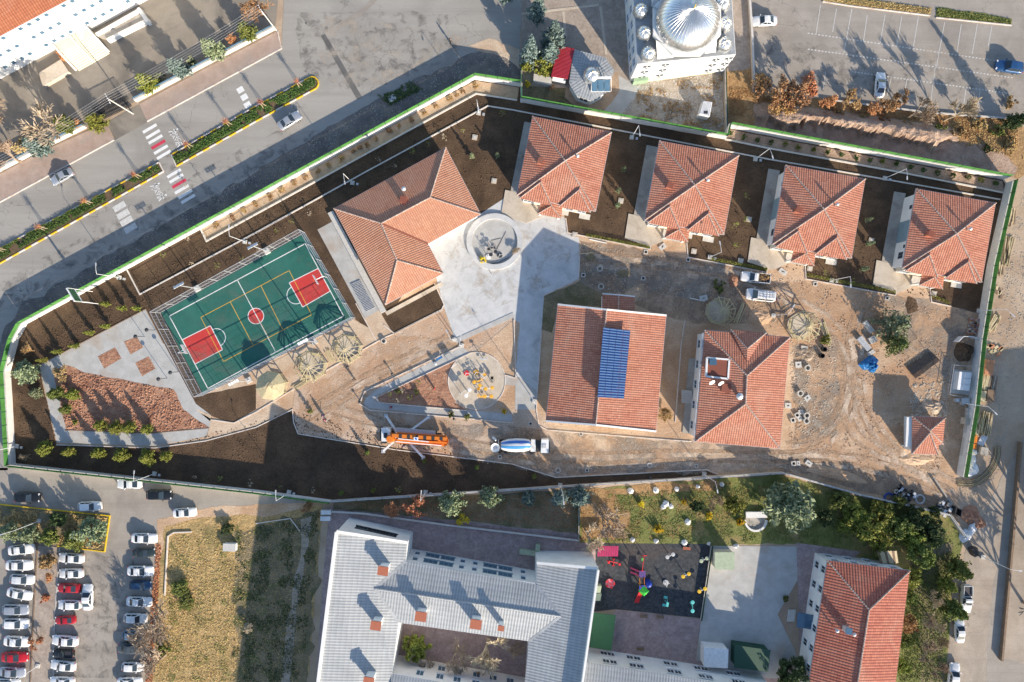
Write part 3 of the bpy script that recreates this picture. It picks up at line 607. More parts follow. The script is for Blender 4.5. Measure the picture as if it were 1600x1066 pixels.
outline([(314,496),(452,423),(487,492),(349.6,565)], .12, 'line_orange', .062); outline([(360,472),(396,540)], .12, 'line_orange', .0622, False); outline([(408,447),(442,515)], .12, 'line_orange', .0622, False)
outline([(383,460),(420,528)], .1, 'line_orange', .0618, False)
# ------------------------------------------------------------------ walls and fences
def pieces(par, name, mesh_key, maker, m, c, rz):
    if mesh_key not in SHARE:
        t_ = maker().obj(name, M[m]); SHARE[mesh_key] = t_.data; bpy.data.objects.remove(t_)
    o = bpy.data.objects.new(name, SHARE[mesh_key]); COL.objects.link(o); o.parent = par; q = Vector(c) - ORG[par.name]; o.location = q; o.rotation_euler = (0, 0, rz); return o
def bwall(label, px, hw, hf, out, step=2.3, wallm='wall_white', panel='fence_green', th=.28, name='boundary_wall'):
    """masonry wall with a row of metal fence panels on its top; out = side (+1 / -1) the wall body lies on"""
    t = thing(name, label, 'wall', W(*px[0]))
    pts = [W(*p) for p in px]; b = MB(); cp = MB()
    for i in range(len(pts)-1):
        p, q = pts[i], pts[i+1]; d = (q-p).normalized(); n = Vector((-d.y, d.x, 0))*out
        e0 = d*(.0 if i == 0 else -.10); e1 = d*(.10 if i < len(pts)-2 else 0)
        b.prism([p+e0, q+e1, q+e1+n*th, p+e0+n*th], 0, hw)
        cp.prism([p+e0-n*.04, q+e1-n*.04, q+e1+n*(th+.04), p+e0+n*(th+.04)], hw + i*.002, hw+.07 + i*.002, bot=True)
        if hf:
            ln = (q-p).length; k = max(1, round(ln/step)); s = ln/k; rz = math.atan2(d.y, d.x)
            for j in range(k):
                c = p + d*(s*(j+.5)) + n*(th*.5); key = ('pan', panel, round(s, 2), hf)
                def mk(s=s):
                    m_ = MB(); m_.box((0,0,hf/2+.1), (s-.12, .05, hf-.06))
                    for zz in (.25, hf*.55, hf-.05): m_.box((0,0,zz+.06), (s-.1, .09, .05))
                    return m_
                pieces(t, 'fence_panel', key, mk, panel, (c.x, c.y, hw+.03), rz)
                c2 = p + d*(s*j) + n*(th*.5)
                pieces(t, 'fence_post', ('post', panel, hf), lambda: MB().box((0,0,hf/2), (.09,.11,hf+.1)), 'dark_green', (c2.x, c2.y, hw+.05), rz)
    b.obj('wall_body', M[wallm], t); cp.obj('coping', M['wall_cap' if wallm != 'wood_dark' else 'wood_dark'], t)
    return t
bwall('white wall with bright green fence along the west end of the compound', [(25,724),(17,580),(30,530),(43,506)], 1.55, 1.1, 1)
bwall('long white wall with bright green fence along the main road', [(43,506),(742,125)], 1.5, 1.15, 1)
bwall('white wall with green fence running behind the fountain house', [(742,125),(813,136),(813.5,160),(1132,218)], 1.8, 1.1, 1)
bwall('white wall with green fence below the eroded bank', [(1132,218),(1136,200),(1566,281)], 1.8, 1.1, 1)
bwall('white wall with green fence beside the stacked timber', [(1571,286),(1541,417),(1523,530),(1512,635),(1494,742)], 1.8, 1.1, 1)
bwall('low white wall with green fence beside the car park lane', [(519,781),(400,765),(25,724)], 1.5, 1.0, 1)
bwall('low grey wall with thin rail above the school garden', [(1342,771),(1222,737),(1200,738),(800,763),(519,781)], .9, .45, 1, 4.5, 'concrete_cast', 'galv', .22)
bwall('dark low wall at the lower site corner', [(1503,835),(1480,802),(1342,771)], 1.0, .4, 1, 4.0, 'concrete_cast', 'galv', .2)
bwall('white school boundary wall east of the gate', [(432,46),(330,99),(214,160)], 1.0, .5, -1, 2.4, 'wall_white', 'glass_blue', .5)
bwall('white school boundary wall west of the gate', [(136,200),(60,238),(-60,300)], 1.0, .5, -1, 2.4, 'wall_white', 'glass_blue', .5)
bwall('low wall between mosque passage and car park', [(1164,-60),(1172,60),(1175,140)], .8, 0, 1, 3, 'concrete_sand', th=.3)
bwall('low wall beside the gravel yard below the mosque', [(1130,108),(1133,214)], .9, .5, 1, 3, 'concrete_sand', 'dark_green', .2)
bwall('green side fence at the fountain house garden', [(815,104),(813,134)], .3, 1.1, 1, 2, 'concrete_cast', th=.15)
bwall('dark retaining wall along the street', [(1590,690),(1578,830),(1560,1030)], .8, 0, 1, 3, 'wood_dark', th=.3)
bwall('low garden wall left of the lawn', [(905,768),(903,842)], .7, .3, 1, 3, 'concrete_cast', 'dark_green', .15)
bwall('thin wall closing off the playground', [(1111,852),(1094,968)], .25, .7, 1, 2.5, 'concrete_cast', 'dark_green', .12)
bwall('low wall at the car park edge with the eroded bank', [(1588,186),(1450,176),(1285,155)], .35, 0, 1, 3, 'concrete_old', th=.2)
bwall('pink garden wall behind the school yard', [(905,842),(700,818),(570,800),(520,797)], .7, 0, 1, 3, 'pavers_pink', th=.25)
# court fence: slim posts with rails and wire mesh
cf = thing('court_fence', 'tall grey steel mesh fence round the green sports court', 'fence', W(252,489))
cc = [W(*p) for p in ((250,489),(476,363.5),(555,497),(317,618))]; hgt = 3.6
wire = MB()
for i in range(4):
    p, q = cc[i], cc[(i+1) % 4]; d = q-p; n = round(d.length/3.1); rz = math.atan2(d.y, d.x)
    for j in range(n):
        c = p + d*(j/n); pieces(cf, 'post', ('cfp',), lambda: MB().box((0,0,hgt/2), (.09,.09,hgt)), 'galv', (c.x, c.y, 0), rz)
    for zz in (.08, hgt*.5, hgt): MB().beam(p+Vector((0,0,zz)), q+Vector((0,0,zz)), .07, .07).obj('rail', M['galv'], cf)
    for j in range(int(d.length/.6)):
        c = p + d*(j*.6/d.length); wire.box((c.x, c.y, hgt/2), (.012,.012,hgt), rz)
    for zz in range(1, 8): wire.beam(p+Vector((0,0,zz*hgt/8)), q+Vector((0,0,zz*hgt/8)), .012, .012)
wire.obj('wire_mesh', M['galv'], cf)
# ------------------------------------------------------------------ buildings
def ridge_caps(par, a, b, m='ridge', r=.14, step=.42):
    a = Vector(a); b = Vector(b); d = b-a; n = max(2, int(d.length/step)); mb = MB(); d.normalize()
    sx = d.cross(Vector((0,0,1))).normalized(); sy = sx.cross(d).normalized(); s = (b-a).length/n
    for i in range(n):
        p = a + d*(s*i); q = a + d*(s*(i+1)); v = []
        for c, rr in ((p, r*1.15), (q, r*.8)):
            for k in range(5):
                t = math.pi*k/4; v.append(c + sx*(rr*math.cos(t)) + sy*(rr*math.sin(t) + .02))
        mb.add(v, [(k+1, k, 5+k, 6+k) for k in range(4)] + [(0,1,2,3,4)])
    return mb.obj('ridge_cap', M[m], par)
def roof_faces(par, faces, m, name='roof', th=.14):
    """sloping roof planes with a thin soffit below"""
    mb = MB()
    for f in faces:
        f = [Vector(p) for p in f]
        n = (f[1]-f[0]).cross(f[2]-f[0])
        if len(f) > 3 and n.length < 1e-6: n = (f[2]-f[1]).cross(f[3]-f[1])
        if n.z < 0: f = f[::-1]
        mb.poly(f)
    o = mb.obj(name, M[m], par, uvslope=True)
    md = o.modifiers.new('thick', 'SOLIDIFY'); md.thickness = th; md.offset = -1
    return o
def inset(pts, d):
    out = []; n = len(pts)
    a = sum(pts[i].x*pts[(i+1) % n].y - pts[(i+1) % n].x*pts[i].y for i in range(n))
    if a < 0: pts = pts[::-1]
    for i in range(n):
        p0, p, p1 = pts[i-1], pts[i], pts[(i+1) % n]
        d0 = (p-p0); d0.z = 0; d0.normalize(); d1 = (p1-p); d1.z = 0; d1.normalize()
        n0 = Vector((-d0.y, d0.x, 0)); n1 = Vector((-d1.y, d1.x, 0)); bi = (n0+n1).normalized()
        out.append(p + bi*(d/max(.35, bi.dot(n0))))
    return out
def window(par, a, b, t, z, w, h, fm='frame_white', gm='glass', bars=1):
    """window on the wall running a->b (outside on the right hand side of a->b is given by normal)"""
    a = Vector((a[0], a[1], 0)); b = Vector((b[0], b[1], 0)); d = (b-a).normalized(); n = Vector((d.y, -d.x, 0)); c = a + (b-a)*t + n*.03; rz = math.atan2(d.y, d.x)
    f = MB()
    for dx, dz, sx, sz in ((0, h/2, w+.16, .1), (0, -h/2, w+.16, .1), (-w/2, 0, .1, h), (w/2, 0, .1, h)): f.box(c + d*dx + Vector((0,0,z+h/2+dz)), (sx, .14, sz), rz)
    for k in range(bars): f.box(c + d*(w*((k+1)/(bars+1)-.5)) + Vector((0,0,z+h/2)), (.06, .12, h), rz)
    fo = f.obj('window', M[fm], par)
    MB().box(c - n*.02 + Vector((0,0,z+h/2)), (w, .08, h), rz).obj('pane', M[gm], fo)
    MB().box(c + n*.1 + Vector((0,0,z-.06)), (w+.3, .22, .06), rz).obj('sill', M[fm], fo)
    return fo
def chimney(par, c, w, h, m='brick_red', cap='wall_cap', d=None):
    o = MB().box((c[0], c[1], c[2]+h/2), (w, d or w, h), R(-11)).obj('chimney', M[m], par)
    MB().box((c[0], c[1], c[2]+h+.06), (w+.2, (d or w)+.2, .12), R(-11)).obj('chimney_cap', M[cap], o); return o
def flue(par, c, h=.9, r=.14):
    o = MB().tube([c, Vector(c)+Vector((0,0,h))], r, 10).obj('vent_pipe', M['galv'], par)
    MB().lathe(Vector(c)+Vector((0,0,h+.05)), [(r*2, 0), (r*2, .12), (0, .35)], 10).obj('pipe_cowl', M['galv'], o); return o
# ---- four equal hipped houses, built once in their own frame (x to the east side, y to the back) and copied
HS, EZ, RZ = 14.2, 4.7, 6.75
def make_house():
    t = thing('hipped_house', '', 'house'); V = lambda u, v, z: Vector((u*HS, -v*HS, z))
    up = lambda u, v: EZ + (RZ-EZ)*2*min(u, 1-u, v, 1-v)
    A, B, C, D, X = V(0,0,EZ), V(1,0,EZ), V(1,1,EZ), V(0,1,EZ), V(.5,.5,RZ)
    rf = roof_faces(t, [(A,B,X),(B,C,X),(C,D,X),(D,A,X)], 'tile_red')
    for p, q in ((A,X),(B,X),(C,X),(D,X)): ridge_caps(rf, p, q)
    MB().prism([(.6,-.6),(HS-.6,-.6),(HS-.6,-HS+.6),(.6,-HS+.6)], 0, EZ-.02).obj('wall', M['plaster_white'], t)
    fas = MB()
    for p, q in ((A,B),(B,C),(C,D),(D,A)): fas.beam(p+Vector((0,0,-.15)), q+Vector((0,0,-.15)), .12, .18)
    fas.obj('gutter', M['galv'], t)
    for (u0, v0), (u1, v1), (ua, va), (ub, vb) in (((.04,1.03),(.45,1.04),(.26,.80),(.27,.66)), ((.535,1.04),(.94,1.03),(.74,.80),(.75,.66))):
        l, r_, ap, bk = V(u0,v0,EZ+.05), V(u1,v1,EZ+.05), V(ua,va,EZ+1.15), V(ub,vb,up(ub,vb)+.02)
        dr = roof_faces(t, [(l,r_,ap),(l,ap,bk),(r_,bk,ap)], 'tile_red', 'bay_roof'); ridge_caps(dr, r_, ap, r=.12); ridge_caps(dr, l, ap, r=.10)
        MB().prism([V(u0+.05,.95,0), V(u1-.05,.95,0), V(u1-.05,1.0,0), V(u0+.05,1.0,0)], 0, EZ).obj('bay', M['plaster_cream'], t)
    l, r_, ap, bl, br = V(.30,1.155,3.3), V(.60,1.155,3.3), V(.45,1.03,3.95), V(.31,1.0,3.35), V(.59,1.0,3.35); bk = V(.45,.99,3.97)
    pr = roof_faces(t, [(l,r_,ap),(l,ap,bk,bl),(r_,br,bk,ap)], 'tile_red', 'porch_roof'); ridge_caps(pr, l, ap, r=.1); ridge_caps(pr, r_, ap, r=.1)
    for u in (.33, .57): MB().box(V(u,1.12,1.65), (.3,.3,3.3)).obj('porch_column', M['plaster_white'], t)
    for k in range(3): MB().box(V(.45, 1.03+.04*k, .42-.14*k), (4.0-.0*k, .56, .16)).obj('step', M['concrete_cast'], t)
    MB().box(V(.45,.957,1.2), (1.5,.12,2.3)).obj('door', M['wood_dark'], t)
    # west wall: blue grey middle field, small upper and larger lower windows
    x0 = .6
    MB().box((x0-.03, -HS*.50, EZ/2-.1), (.08, HS*.27, EZ-.25)).obj('blue_panel', M['plaster_blue'], t)
    a, b = (x0, -.6), (x0, -HS+.6)
    for tt, z, w, h in ((.17,2.4,.8,1.1),(.5,2.0,.9,1.3),(.72,2.6,.7,.9),(.84,1.5,1.3,1.6)): window(t, b, a, 1-tt, z, w, h, bars=1)
    a2, b2 = (HS-.6, -HS+.6), (HS-.6, -.6)
    for tt in (.2,.45,.75): window(t, (HS-.6,-.6), (HS-.6,-HS+.6), tt, 1.6, 1.3, 1.5)
    for tt in (.15,.4,.65,.88): window(t, (.6,-.6), (HS-.6,-.6), 1-tt, 1.6, 1.2, 1.4)
    for u in (.14, .68, .84): window(t, V(0,1.0,0), V(1,1.0,0), u, 1.3, 1.4, 1.6)
    chimney(t, V(.21,.55,up(.21,.55)-.15), .85, 1.0, 'brick_red', 'tile_dark')
    flue(t, V(.64,.42,up(.64,.42)))
    # plinth walk and terrace slab at the entrance side
    MB().prism([V(-.10,-.02,0),V(.05,-.02,0),V(.05,.9,0),V(-.10,.9,0)], .03, .14).obj('side_walk', M['concrete_old'], t)
    MB().prism([V(-.17,.89,0),V(.06,.90,0),V(.06,.96,0),V(.42,.97,0),V(.42,1.1,0),V(.18,1.26,0),V(-.16,1.21,0)], .03, .17).obj('terrace', M['concrete_sand'], t)
    for k, (u, v) in enumerate(((.62,1.06),(.9,1.06))): MB().prism([V(u-.07,v-.07,0),V(u+.07,v-.07,0),V(u+.07,v,0),V(u-.07,v,0)], .03, .15).obj('stoop', M['concrete_cast'], t)
    return t
house = make_house()
HOUSES = [((832,182),(954.5,206.5),(807.6,305.5),'red hipped house standing next to the concrete plaza'), ((1030.5,220),(1154,243),(1006.5,343.5),'red hipped house second from the plaza, parked pickup at its yard'),
          ((1228,258),(1355,280),(1207,383),'red hipped house third from the plaza, blue-grey band on its wall'), ((1432,295),(1559,317.7),(1409,420),'red hipped house at the end of the row by the east wall')]
for i, (a, b, c, lb) in enumerate(HOUSES):
    p, q = W(*a, EZ), W(*b, EZ); rz = math.atan2(q.y-p.y, q.x-p.x)
    h_ = house if i == 0 else copy_tree(house, (p.x, p.y, 0), rz)
    h_.location = (p.x, p.y, 0); h_.rotation_euler = (0,0,rz)
    if i == 0: first_house = (p, rz)
    tag(h_, lb, 'house', 'row of four hipped houses')
# ---- L-shaped house
def generic(name, label, outline_px, eave, m, faces, ridges, over=.6, wallm='plaster_white', cat='house', rm='ridge', base=0):
    t = thing(name, label, cat, W(*outline_px[0]))
    pts = [W(x, y, eave) for x, y in outline_px]
    rf = roof_faces(t, faces, m)
    for a, b in ridges: ridge_caps(rf, a, b, rm)
    fp = inset(pts, over)
    MB().prism(fp, 0, eave-.03).obj('wall', M[wallm], t)
    gt = MB()
    for i in range(len(pts)): gt.beam(pts[i]+Vector((0,0,-.16)), pts[(i+1) % len(pts)]+Vector((0,0,-.16)), .12, .14)
    gt.obj('gutter', M['galv'], t)
    return t, rf, fp
e, r = 4.7, 6.7
P1, P2, P3, P4, P5, P6 = [W(x, y, e) for x, y in ((521.6,326),(696.4,230.5),(751,334.7),(668.5,381),(692.6,427),(602,476.5))]
R1, R2, R3 = W(672,308.6,r), W(595.5,349,r), W(620.4,407,r)
t, rf, fp = generic('l_shaped_house', 'large L-shaped house with orange and red hipped roof above the sports court', [(521.6,326),(696.4,230.5),(751,334.7),(668.5,381),(692.6,427),(602,476.5)], e, 'tile_orange',
    [(P1,P2,R1,R2),(P2,P3,R1),(P3,P4,R2,R1),(P4,P5,R3,R2),(P5,P6,R3),(P6,P1,R2,R3)], [(P1,R2),(P2,R1),(P3,R1),(R1,R2),(R2,R3),(R3,P5),(R3,P6)])
MB().beam(P4+Vector((0,0,.06)), R2+Vector((0,0,.03)), .3, .05).obj('valley_gutter', M['tile_dark'], t)
for i in range(6):
    a, b = fp[i], fp[(i+1) % 6]; n = max(1, int((b-a).length/3.2))
    for k in range(n): window(t, a, b, (k+.5)/n, 1.4, 1.3, 1.6)
flue(t, W(632,297,6.1), .8, .2); chimney(t, W(631,313,5.9), .9, .7, 'brick_red', 'tile_dark')
MB().prism([W(513,334),W(521,330),W(604,486),W(596,490)], .03, .5).obj('plinth', M['concrete_cast'], t)
MB().prism([W(602,488),W(690,441),W(693,446),W(605,493)], .04, .18).obj('apron', M['concrete_sand'], t)
# ---- gabled building with the solar collectors
e, r = 4.3, 7.0
TL, TR, BR, BL = [W(x, y, e) for x, y in ((871.7,475.8),(1041,493),(1025,674),(853,658))]; RT, RB = W(947.7,484,r), W(931,664,r)
t, rf, fp = generic('gabled_hall', 'red gabled hall with blue solar collectors on its roof', [(871.7,475.8),(1041,493),(1025,674),(853,658)], e, 'tile_red', [(TL,RT,RB,BL),(RT,TR,BR,RB)], [(RT,RB)], .5, 'plaster_cream', 'hall')
for (p, q, s) in ((TL,TR,RT),(BL,BR,RB)):
    ins = (Vector((p+q)/2) - (TL+TR+BL+BR)/4).normalized()*-.5
    gb = MB().poly([p+ins+Vector((0,0,-.1)), q+ins+Vector((0,0,-.1)), s+ins+Vector((0,0,-.12))]); gb.obj('gable', M['plaster_cream'], t)
    for a, b in ((p, s), (s, q)): MB().beam(a+Vector((0,0,.08)), b+Vector((0,0,.08)), .3, .2).obj('verge_board', M['frame_white'], t)
for i in range(4):
    a, b = fp[i], fp[(i+1) % 4]; n = 5
    for k in range(n): window(t, a, b, (k+.5)/n, 1.3, 1.5, 1.7)
# porch annex at its back
pe = 3.6
q1, q2, q3, q4 = W(941,459,pe), W(992,463.5,pe), W(992,488,pe), W(941,484,pe); qa, qb = W(966.5,461,pe+.8), W(966.5,487,pe+.8)
ro = roof_faces(t, [(q1,qa,qb,q4),(qa,q2,q3,qb)], 'tile_red', 'annex_roof'); ridge_caps(ro, qa, qb, r=.12)
MB().prism(inset([q1,q2,q3,q4], .3), 0, pe-.03).obj('annex_wall', M['plaster_white'], t)
for a, b in ((q1,qa),(qa,q2)): MB().beam(a+Vector((0,0,.07)), b+Vector((0,0,.07)), .22, .16).obj('verge_board', M['frame_white'], t)
# collectors: raised rows on a steel rack
sp = thing('solar_array', 'long blue solar collector array along the roof ridge of the hall', 'solar panels', W(960,570,6.8))
s0, s1, s2, s3 = W(942.5,512,7.75), W(985,517,7.1), W(975,623,7.1), W(933.5,620.5,7.75)
nr, nc = 13, 4
for i in range(nr):
    for j in range(nc):
        f = lambda u, v: (s0.lerp(s1, u)).lerp(s3.lerp(s2, u), v)
        u0, u1, v0, v1 = (j+.01)/nc, (j+.99)/nc, (i+.01)/nr, (i+.99)/nr
        qd = [f(u0,v0), f(u1,v0), f(u1,v1), f(u0,v1)]
        pn = MB().add([p for p in qd] + [p-Vector((0,0,.08)) for p in qd], [(3,2,1,0),(4,5,6,7),(0,1,5,4),(1,2,6,5),(2,3,7,6),(3,0,4,7)]).obj('panel', M['pv_blue'], sp)
        tb = MB()
        for k in range(2):
            w0 = v0 + (v1-v0)*(k+.15)/2; w1 = v0 + (v1-v0)*(k+.55)/2
            tb.poly([f(u0+.005,w1)+Vector((0,0,.015)), f(u1-.005,w1)+Vector((0,0,.015)), f(u1-.005,w0)+Vector((0,0,.015)), f(u0+.005,w0)+Vector((0,0,.015))])
        tb.obj('collector_strip', M['pv_light'], pn)
rk = MB()
for v in (.0,.25,.5,.75,1): rk.beam(f(0,v)-Vector((0,0,.12)), f(1,v)-Vector((0,0,.12)), .08, .08)
for v in (.02,.25,.5,.75,.98):
    for u in (.04,.96): p = f(u,v); rk.beam(p-Vector((0,0,.1)), p-Vector((0,0,1.1)), .06, .06)
rk.obj('rack', M['galv'], sp)
# ---- tall hipped building with the inverted V dormer
e, r = 6.5, 8.6
A, B, C, D = [W(x, y, e) for x, y in ((1101.5,516),(1234.5,527),(1218.5,701),(1086,690))]; X, Y = W(1167,587,r), W(1165,631,r)
t, rf, fp = generic('hipped_building', 'tall white building with red hipped roof, satellite dishes and roof hatch', [(1101.5,516),(1234.5,527),(1218.5,701),(1086,690)], e, 'tile_red', [(A,B,X),(B,C,Y,X),(C,D,Y),(D,A,X,Y)], [(A,X),(B,X),(C,Y),(D,Y),(X,Y)], .55, 'plaster_white', 'building')
d0, d1, da = W(1142,515,e+.3), W(1197,520,e+.3), W(1167.5,545,e+1.6); db = W(1167.5,566,8.0)
dr = roof_faces(t, [(d0,d1,da),(d0,da,db),(d1,db,da)], 'tile_red', 'dormer_roof'); ridge_caps(dr, d0, da); ridge_caps(dr, d1, da)
a, b = fp[0], fp[1]
for i in range(4):
    a, b = fp[i], fp[(i+1) % 4]; n = 5
    for k in range(n):
        for z in (1.0, 4.0): window(t, a, b, (k+.5)/n, z, 1.4, 1.5)
MB().beam(W(1103,520,6.4)+Vector((-.5,0,0)), W(1088,692,6.4)+Vector((-.5,0,0)), .1, .1).obj('downpipe', M['galv'], t)
h = thing('roof_hatch', 'square roof hatch with white frame on the tall hipped roof', 'hatch', W(1121,577,7.4))
for a_, b_ in (((1104.5,559),(1139,562)), ((1139,562),(1137,592)), ((1137,592),(1103,588)), ((1103,588),(1104.5,559))): MB().beam(W(*a_, 7.75), W(*b_, 7.75), .3, .5).obj('frame', M['frame_white'], h)
MB().poly([W(1104.5,559,7.7), W(1103,588,7.7), W(1137,592,7.9), W(1139,562,7.9)]).obj('cover', M['tile_dark'], h)
MB().box(W(1114,566,8.0), (1.2,1.0,.3)).obj('skylight', M['glass_blue'], h)
for x, y in ((1110,596.5), (1124,598)):
    dsh = thing('satellite_dish', 'small white satellite dish beside the roof hatch', 'dish', W(x, y, 7.4), 'dishes on the tall hipped roof')
    o = MB().lathe((0,0,0), [(.05,0),(.3,.05),(.55,.16)], 14).obj('dish', M['white_metal'], dsh, origin=Vector()); o.location = (0,0,.75); o.rotation_euler = (R(50),0,R(25))
    MB().tube([W(x,y,7.35), W(x,y,7.35)+Vector((0,0,.7))], .05).obj('mast', M['galv'], dsh)
chimney(t, W(1133,606.5,7.4), 1.3, .5, 'brick_red', 'tile_dark'); flue(t, W(1154,619,8.2), .5, .3)
MB().prism([W(1076,560),W(1095,560),W(1090,680),W(1066,676)], .02, .16).obj('side_walk', M['concrete_old'], t)
for k in range(5): MB().box(W(1073,612+k*4,.1+.13*(4-k)), (1.9,.5,.2), R(-5)).obj('step', M['concrete_cast'], t)
# ---- gatehouse
e, r = 3.3, 4.5
o8 = [(1425.5,650),(1477,653),(1473.5,694),(1467,695),(1466,710.5),(1425,709)]
g = [W(x, y, e) for x, y in o8]; ax = W(1453,673,r); a2 = W(1453,676,r)
t, rf, fp = generic('gatehouse', 'small gatehouse with red hipped roof by the site entrance', o8, e, 'tile_red', [(g[0],g[1],ax),(g[1],g[2],ax),(g[2],g[3],ax),(g[3],g[4],a2,ax),(g[4],g[5],a2),(g[5],g[0],ax,a2)], [(g[0],ax),(g[1],ax),(g[2],ax),(g[4],a2),(g[5],a2)], .4, 'plaster_white', 'gatehouse')
MB().prism([W(1417,652,3.0),W(1425,652,3.0),W(1423,698,3.0),W(1415,698,3.0)], 2.85, 3.0, bot=True).obj('canopy_slab', M['plaster_white'], t)
MB().box(W(1416,698,1.4), (.25,.25,2.8)).obj('canopy_post', M['plaster_white'], t)
for i in range(len(fp)):
    a, b = fp[i], fp[(i+1) % len(fp)]
    if (b-a).length > 2: window(t, a, b, .5, 1.1, 1.4, 1.3)
# ---- mosque
WT = 7.6
mq = [(986,-60),(996,101),(1149.6,85.5),(1139,-70)]
t = thing('mosque', 'white mosque with large silver dome and six small domes', 'mosque', W(1068,110))
pts = [W(x, y, WT) for x, y in mq]
MB().prism(pts, 0, WT).obj('wall', M['plaster_white'], t)
MB().prism(inset(pts, .1), WT, WT+.05).obj('roof_deck', M['lead_sheet'], t)
MB().prism(inset(pts, 7.0), WT+.03, WT+1.2).obj('raised_deck', M['lead_sheet'], t)
def oct_(c, r_, n=8, ph=0): return [(c.x + r_*math.cos(2*math.pi*(k+ph)/n), c.y + r_*math.sin(2*math.pi*(k+ph)/n)) for k in range(n)]
dc = W(1074,32,9.6)
MB().prism([Vector((x, y, 0)) for x, y in oct_(dc, 6.2, 8, .5)], WT+1.1, 9.5).obj('drum', M['plaster_white'], t)
def dome(c, r_, hgt_, m, n=24, ribs=0, name='dome'):
    prof = [(r_*math.cos(a_*math.pi/2/9), hgt_*math.sin(a_*math.pi/2/9)) for a_ in range(10)]
    prof[-1] = (.02, hgt_)
    o = MB().lathe(c, prof, n).obj(name, M[m], t, smooth=True)
    if ribs:
        rb = MB()
        for k in range(ribs):
            an_ = 2*math.pi*k/ribs
            rb.tube([Vector(c)+Vector((p_[0]*math.cos(an_), p_[0]*math.sin(an_), p_[1]+.02)) for p_ in prof], .05, 4, cap=False)
        rb.obj('rib', M['dome_metal'], o)
    MB().tube([Vector(c)+Vector((0,0,hgt_-.1)), Vector(c)+Vector((0,0,hgt_+r_*.22+.3))], .07, 6).obj('finial', M['kerb_yellow'], o)
    return o
dome((dc.x, dc.y, 9.5), 5.45, 4.1, 'dome_metal', 48, 48, 'main_dome')
for x, y in ((1001.5,17),(1006.5,52),(1013,84),(1129,6),(1133,37),(1132,69)):
    c = W(x, y, WT+.7); MB().lathe((c.x, c.y, WT), [(1.35,0),(1.35,.7)], 8).obj('small_drum', M['lead_sheet'], t); dome((c.x, c.y, WT+.68), 1.28, 1.15, 'dome_metal', 18, 14, 'small_dome')
for a_, b_, c_ in (((1025,63),(1027,93),(1053,90)), ((1121,55),(1118,82),(1101,84)), ((1018,10),(1018,-20),(1035,-35))):
    MB().add([W(*a_, WT+2.0), W(*b_, WT+.3), W(*c_, WT+.3), W((a_[0]+c_[0])/2, a_[1]+6, WT+2.0)], [(0,1,2),(0,2,3)]).obj('pendentive_roof', M['lead_sheet'], t)
base_pts = pts
a, b = base_pts[1], base_pts[2]
for f_ in (.09,.28,.80,.93):
    for z in (1.2, 3.6, 5.9): window(t, a, b, f_, z, .75, 1.0, bars=0)
for f_ in (.09,.28,.80,.93):
    for z in (1.2, 3.6, 5.9): window(t, a, b, f_+.04, z, .75, 1.0, bars=0)
a, b = base_pts[0], base_pts[1]
for f_ in (.2,.4,.55,.68,.8,.92):
    for z in (1.2, 4.4): window(t, a, b, f_, z, 1.3, 1.7, gm='glass_blue')
MB().prism([W(988,112),W(1010,110),W(1011,130),W(988,133)], 0, 1.6).obj('porch', M['plaster_green'], t)
MB().prism([W(1010,120),W(1130,106),W(1131,112),W(1011,128)], .02, .5).obj('plinth', M['plaster_cream'], t)
# slim minaret standing outside the picture, its shadow falls on the courtyard
# ---- octagonal fountain house
t = thing('fountain_house', 'small eight-sided fountain house with silver dome and grey metal roof', 'pavilion', W(925,120))
k8 = [(897,77),(946,90),(960,110),(947,145),(924,158),(901,150),(889,130)]
pk = [W(x, y, 3.4) for x, y in k8]; cen = W(924,119,3.9)
roof_faces(t, [(pk[i], pk[(i+1) % 7], cen) for i in range(7)], 'roof_metal'); MB().prism(inset(pk, .35), 0, 3.4).obj('wall', M['plaster_white'], t)
c = W(924,119,3.9); MB().lathe((c.x, c.y, 3.6), [(1.6,0),(1.6,.7)], 8).obj('drum', M['lead_sheet'], t); dome((c.x, c.y, 4.25), 1.5, 1.3, 'dome_metal', 20, 16)
tv = inset(pk, .35)
for i in (1, 2, 3): window(t, tv[i], tv[i+1], .5, 1.2, 1.6, 1.4)
t = thing('tin_roof_shed', 'shed with bright red corrugated roof beside the fountain house', 'shed', W(879,98))
k4 = [W(872,71,3.0), W(898,76,3.5), W(887,124,3.5), W(861,120,3.0)]
mb = MB(); n = 24
for i in range(n):
    for h0, h1, q0, q1 in ((0,.06,0,.5),(.06,0,.5,1)):
        f0, f1 = (i+q0)/n, (i+q1)/n
        mb.poly([k4[3].lerp(k4[0], 1-f1)+Vector((0,0,h1)), k4[2].lerp(k4[1], 1-f1)+Vector((0,0,h1)), k4[2].lerp(k4[1], 1-f0)+Vector((0,0,h0)), k4[3].lerp(k4[0], 1-f0)+Vector((0,0,h0))])
mb.obj('roof', M['red_sheet'], t); MB().prism(inset(k4, .3), 0, 2.95).obj('wall', M['plaster_white'], t)
MB().prism([W(834,118),W(862,124),W(861,136),W(833,130)], 0, .9).obj('low_annex', M['concrete_cast'], t)
t = thing('solar_water_heater', 'three solar water panels on a white frame beside the small dome', 'solar heater', W(938,135,3.4))
for i in range(3):
    u = i/3; pnl = [W(925+u*29, 125, 4.9), W(925+(u+.3)*29, 124.5, 4.9), W(925+(u+.3)*29, 142.5, 3.9), W(925+u*29, 143, 3.9)]
    MB().poly(pnl[::-1]).obj('panel', M['glass_blue'], t)
MB().beam(W(924,122,5.0), W(955,121,5.0), .35, .3).obj('tank', M['white_metal'], t); MB().beam(W(924,143.5,3.85), W(954,143,3.85), .1, .1).obj('frame', M['white_metal'], t)
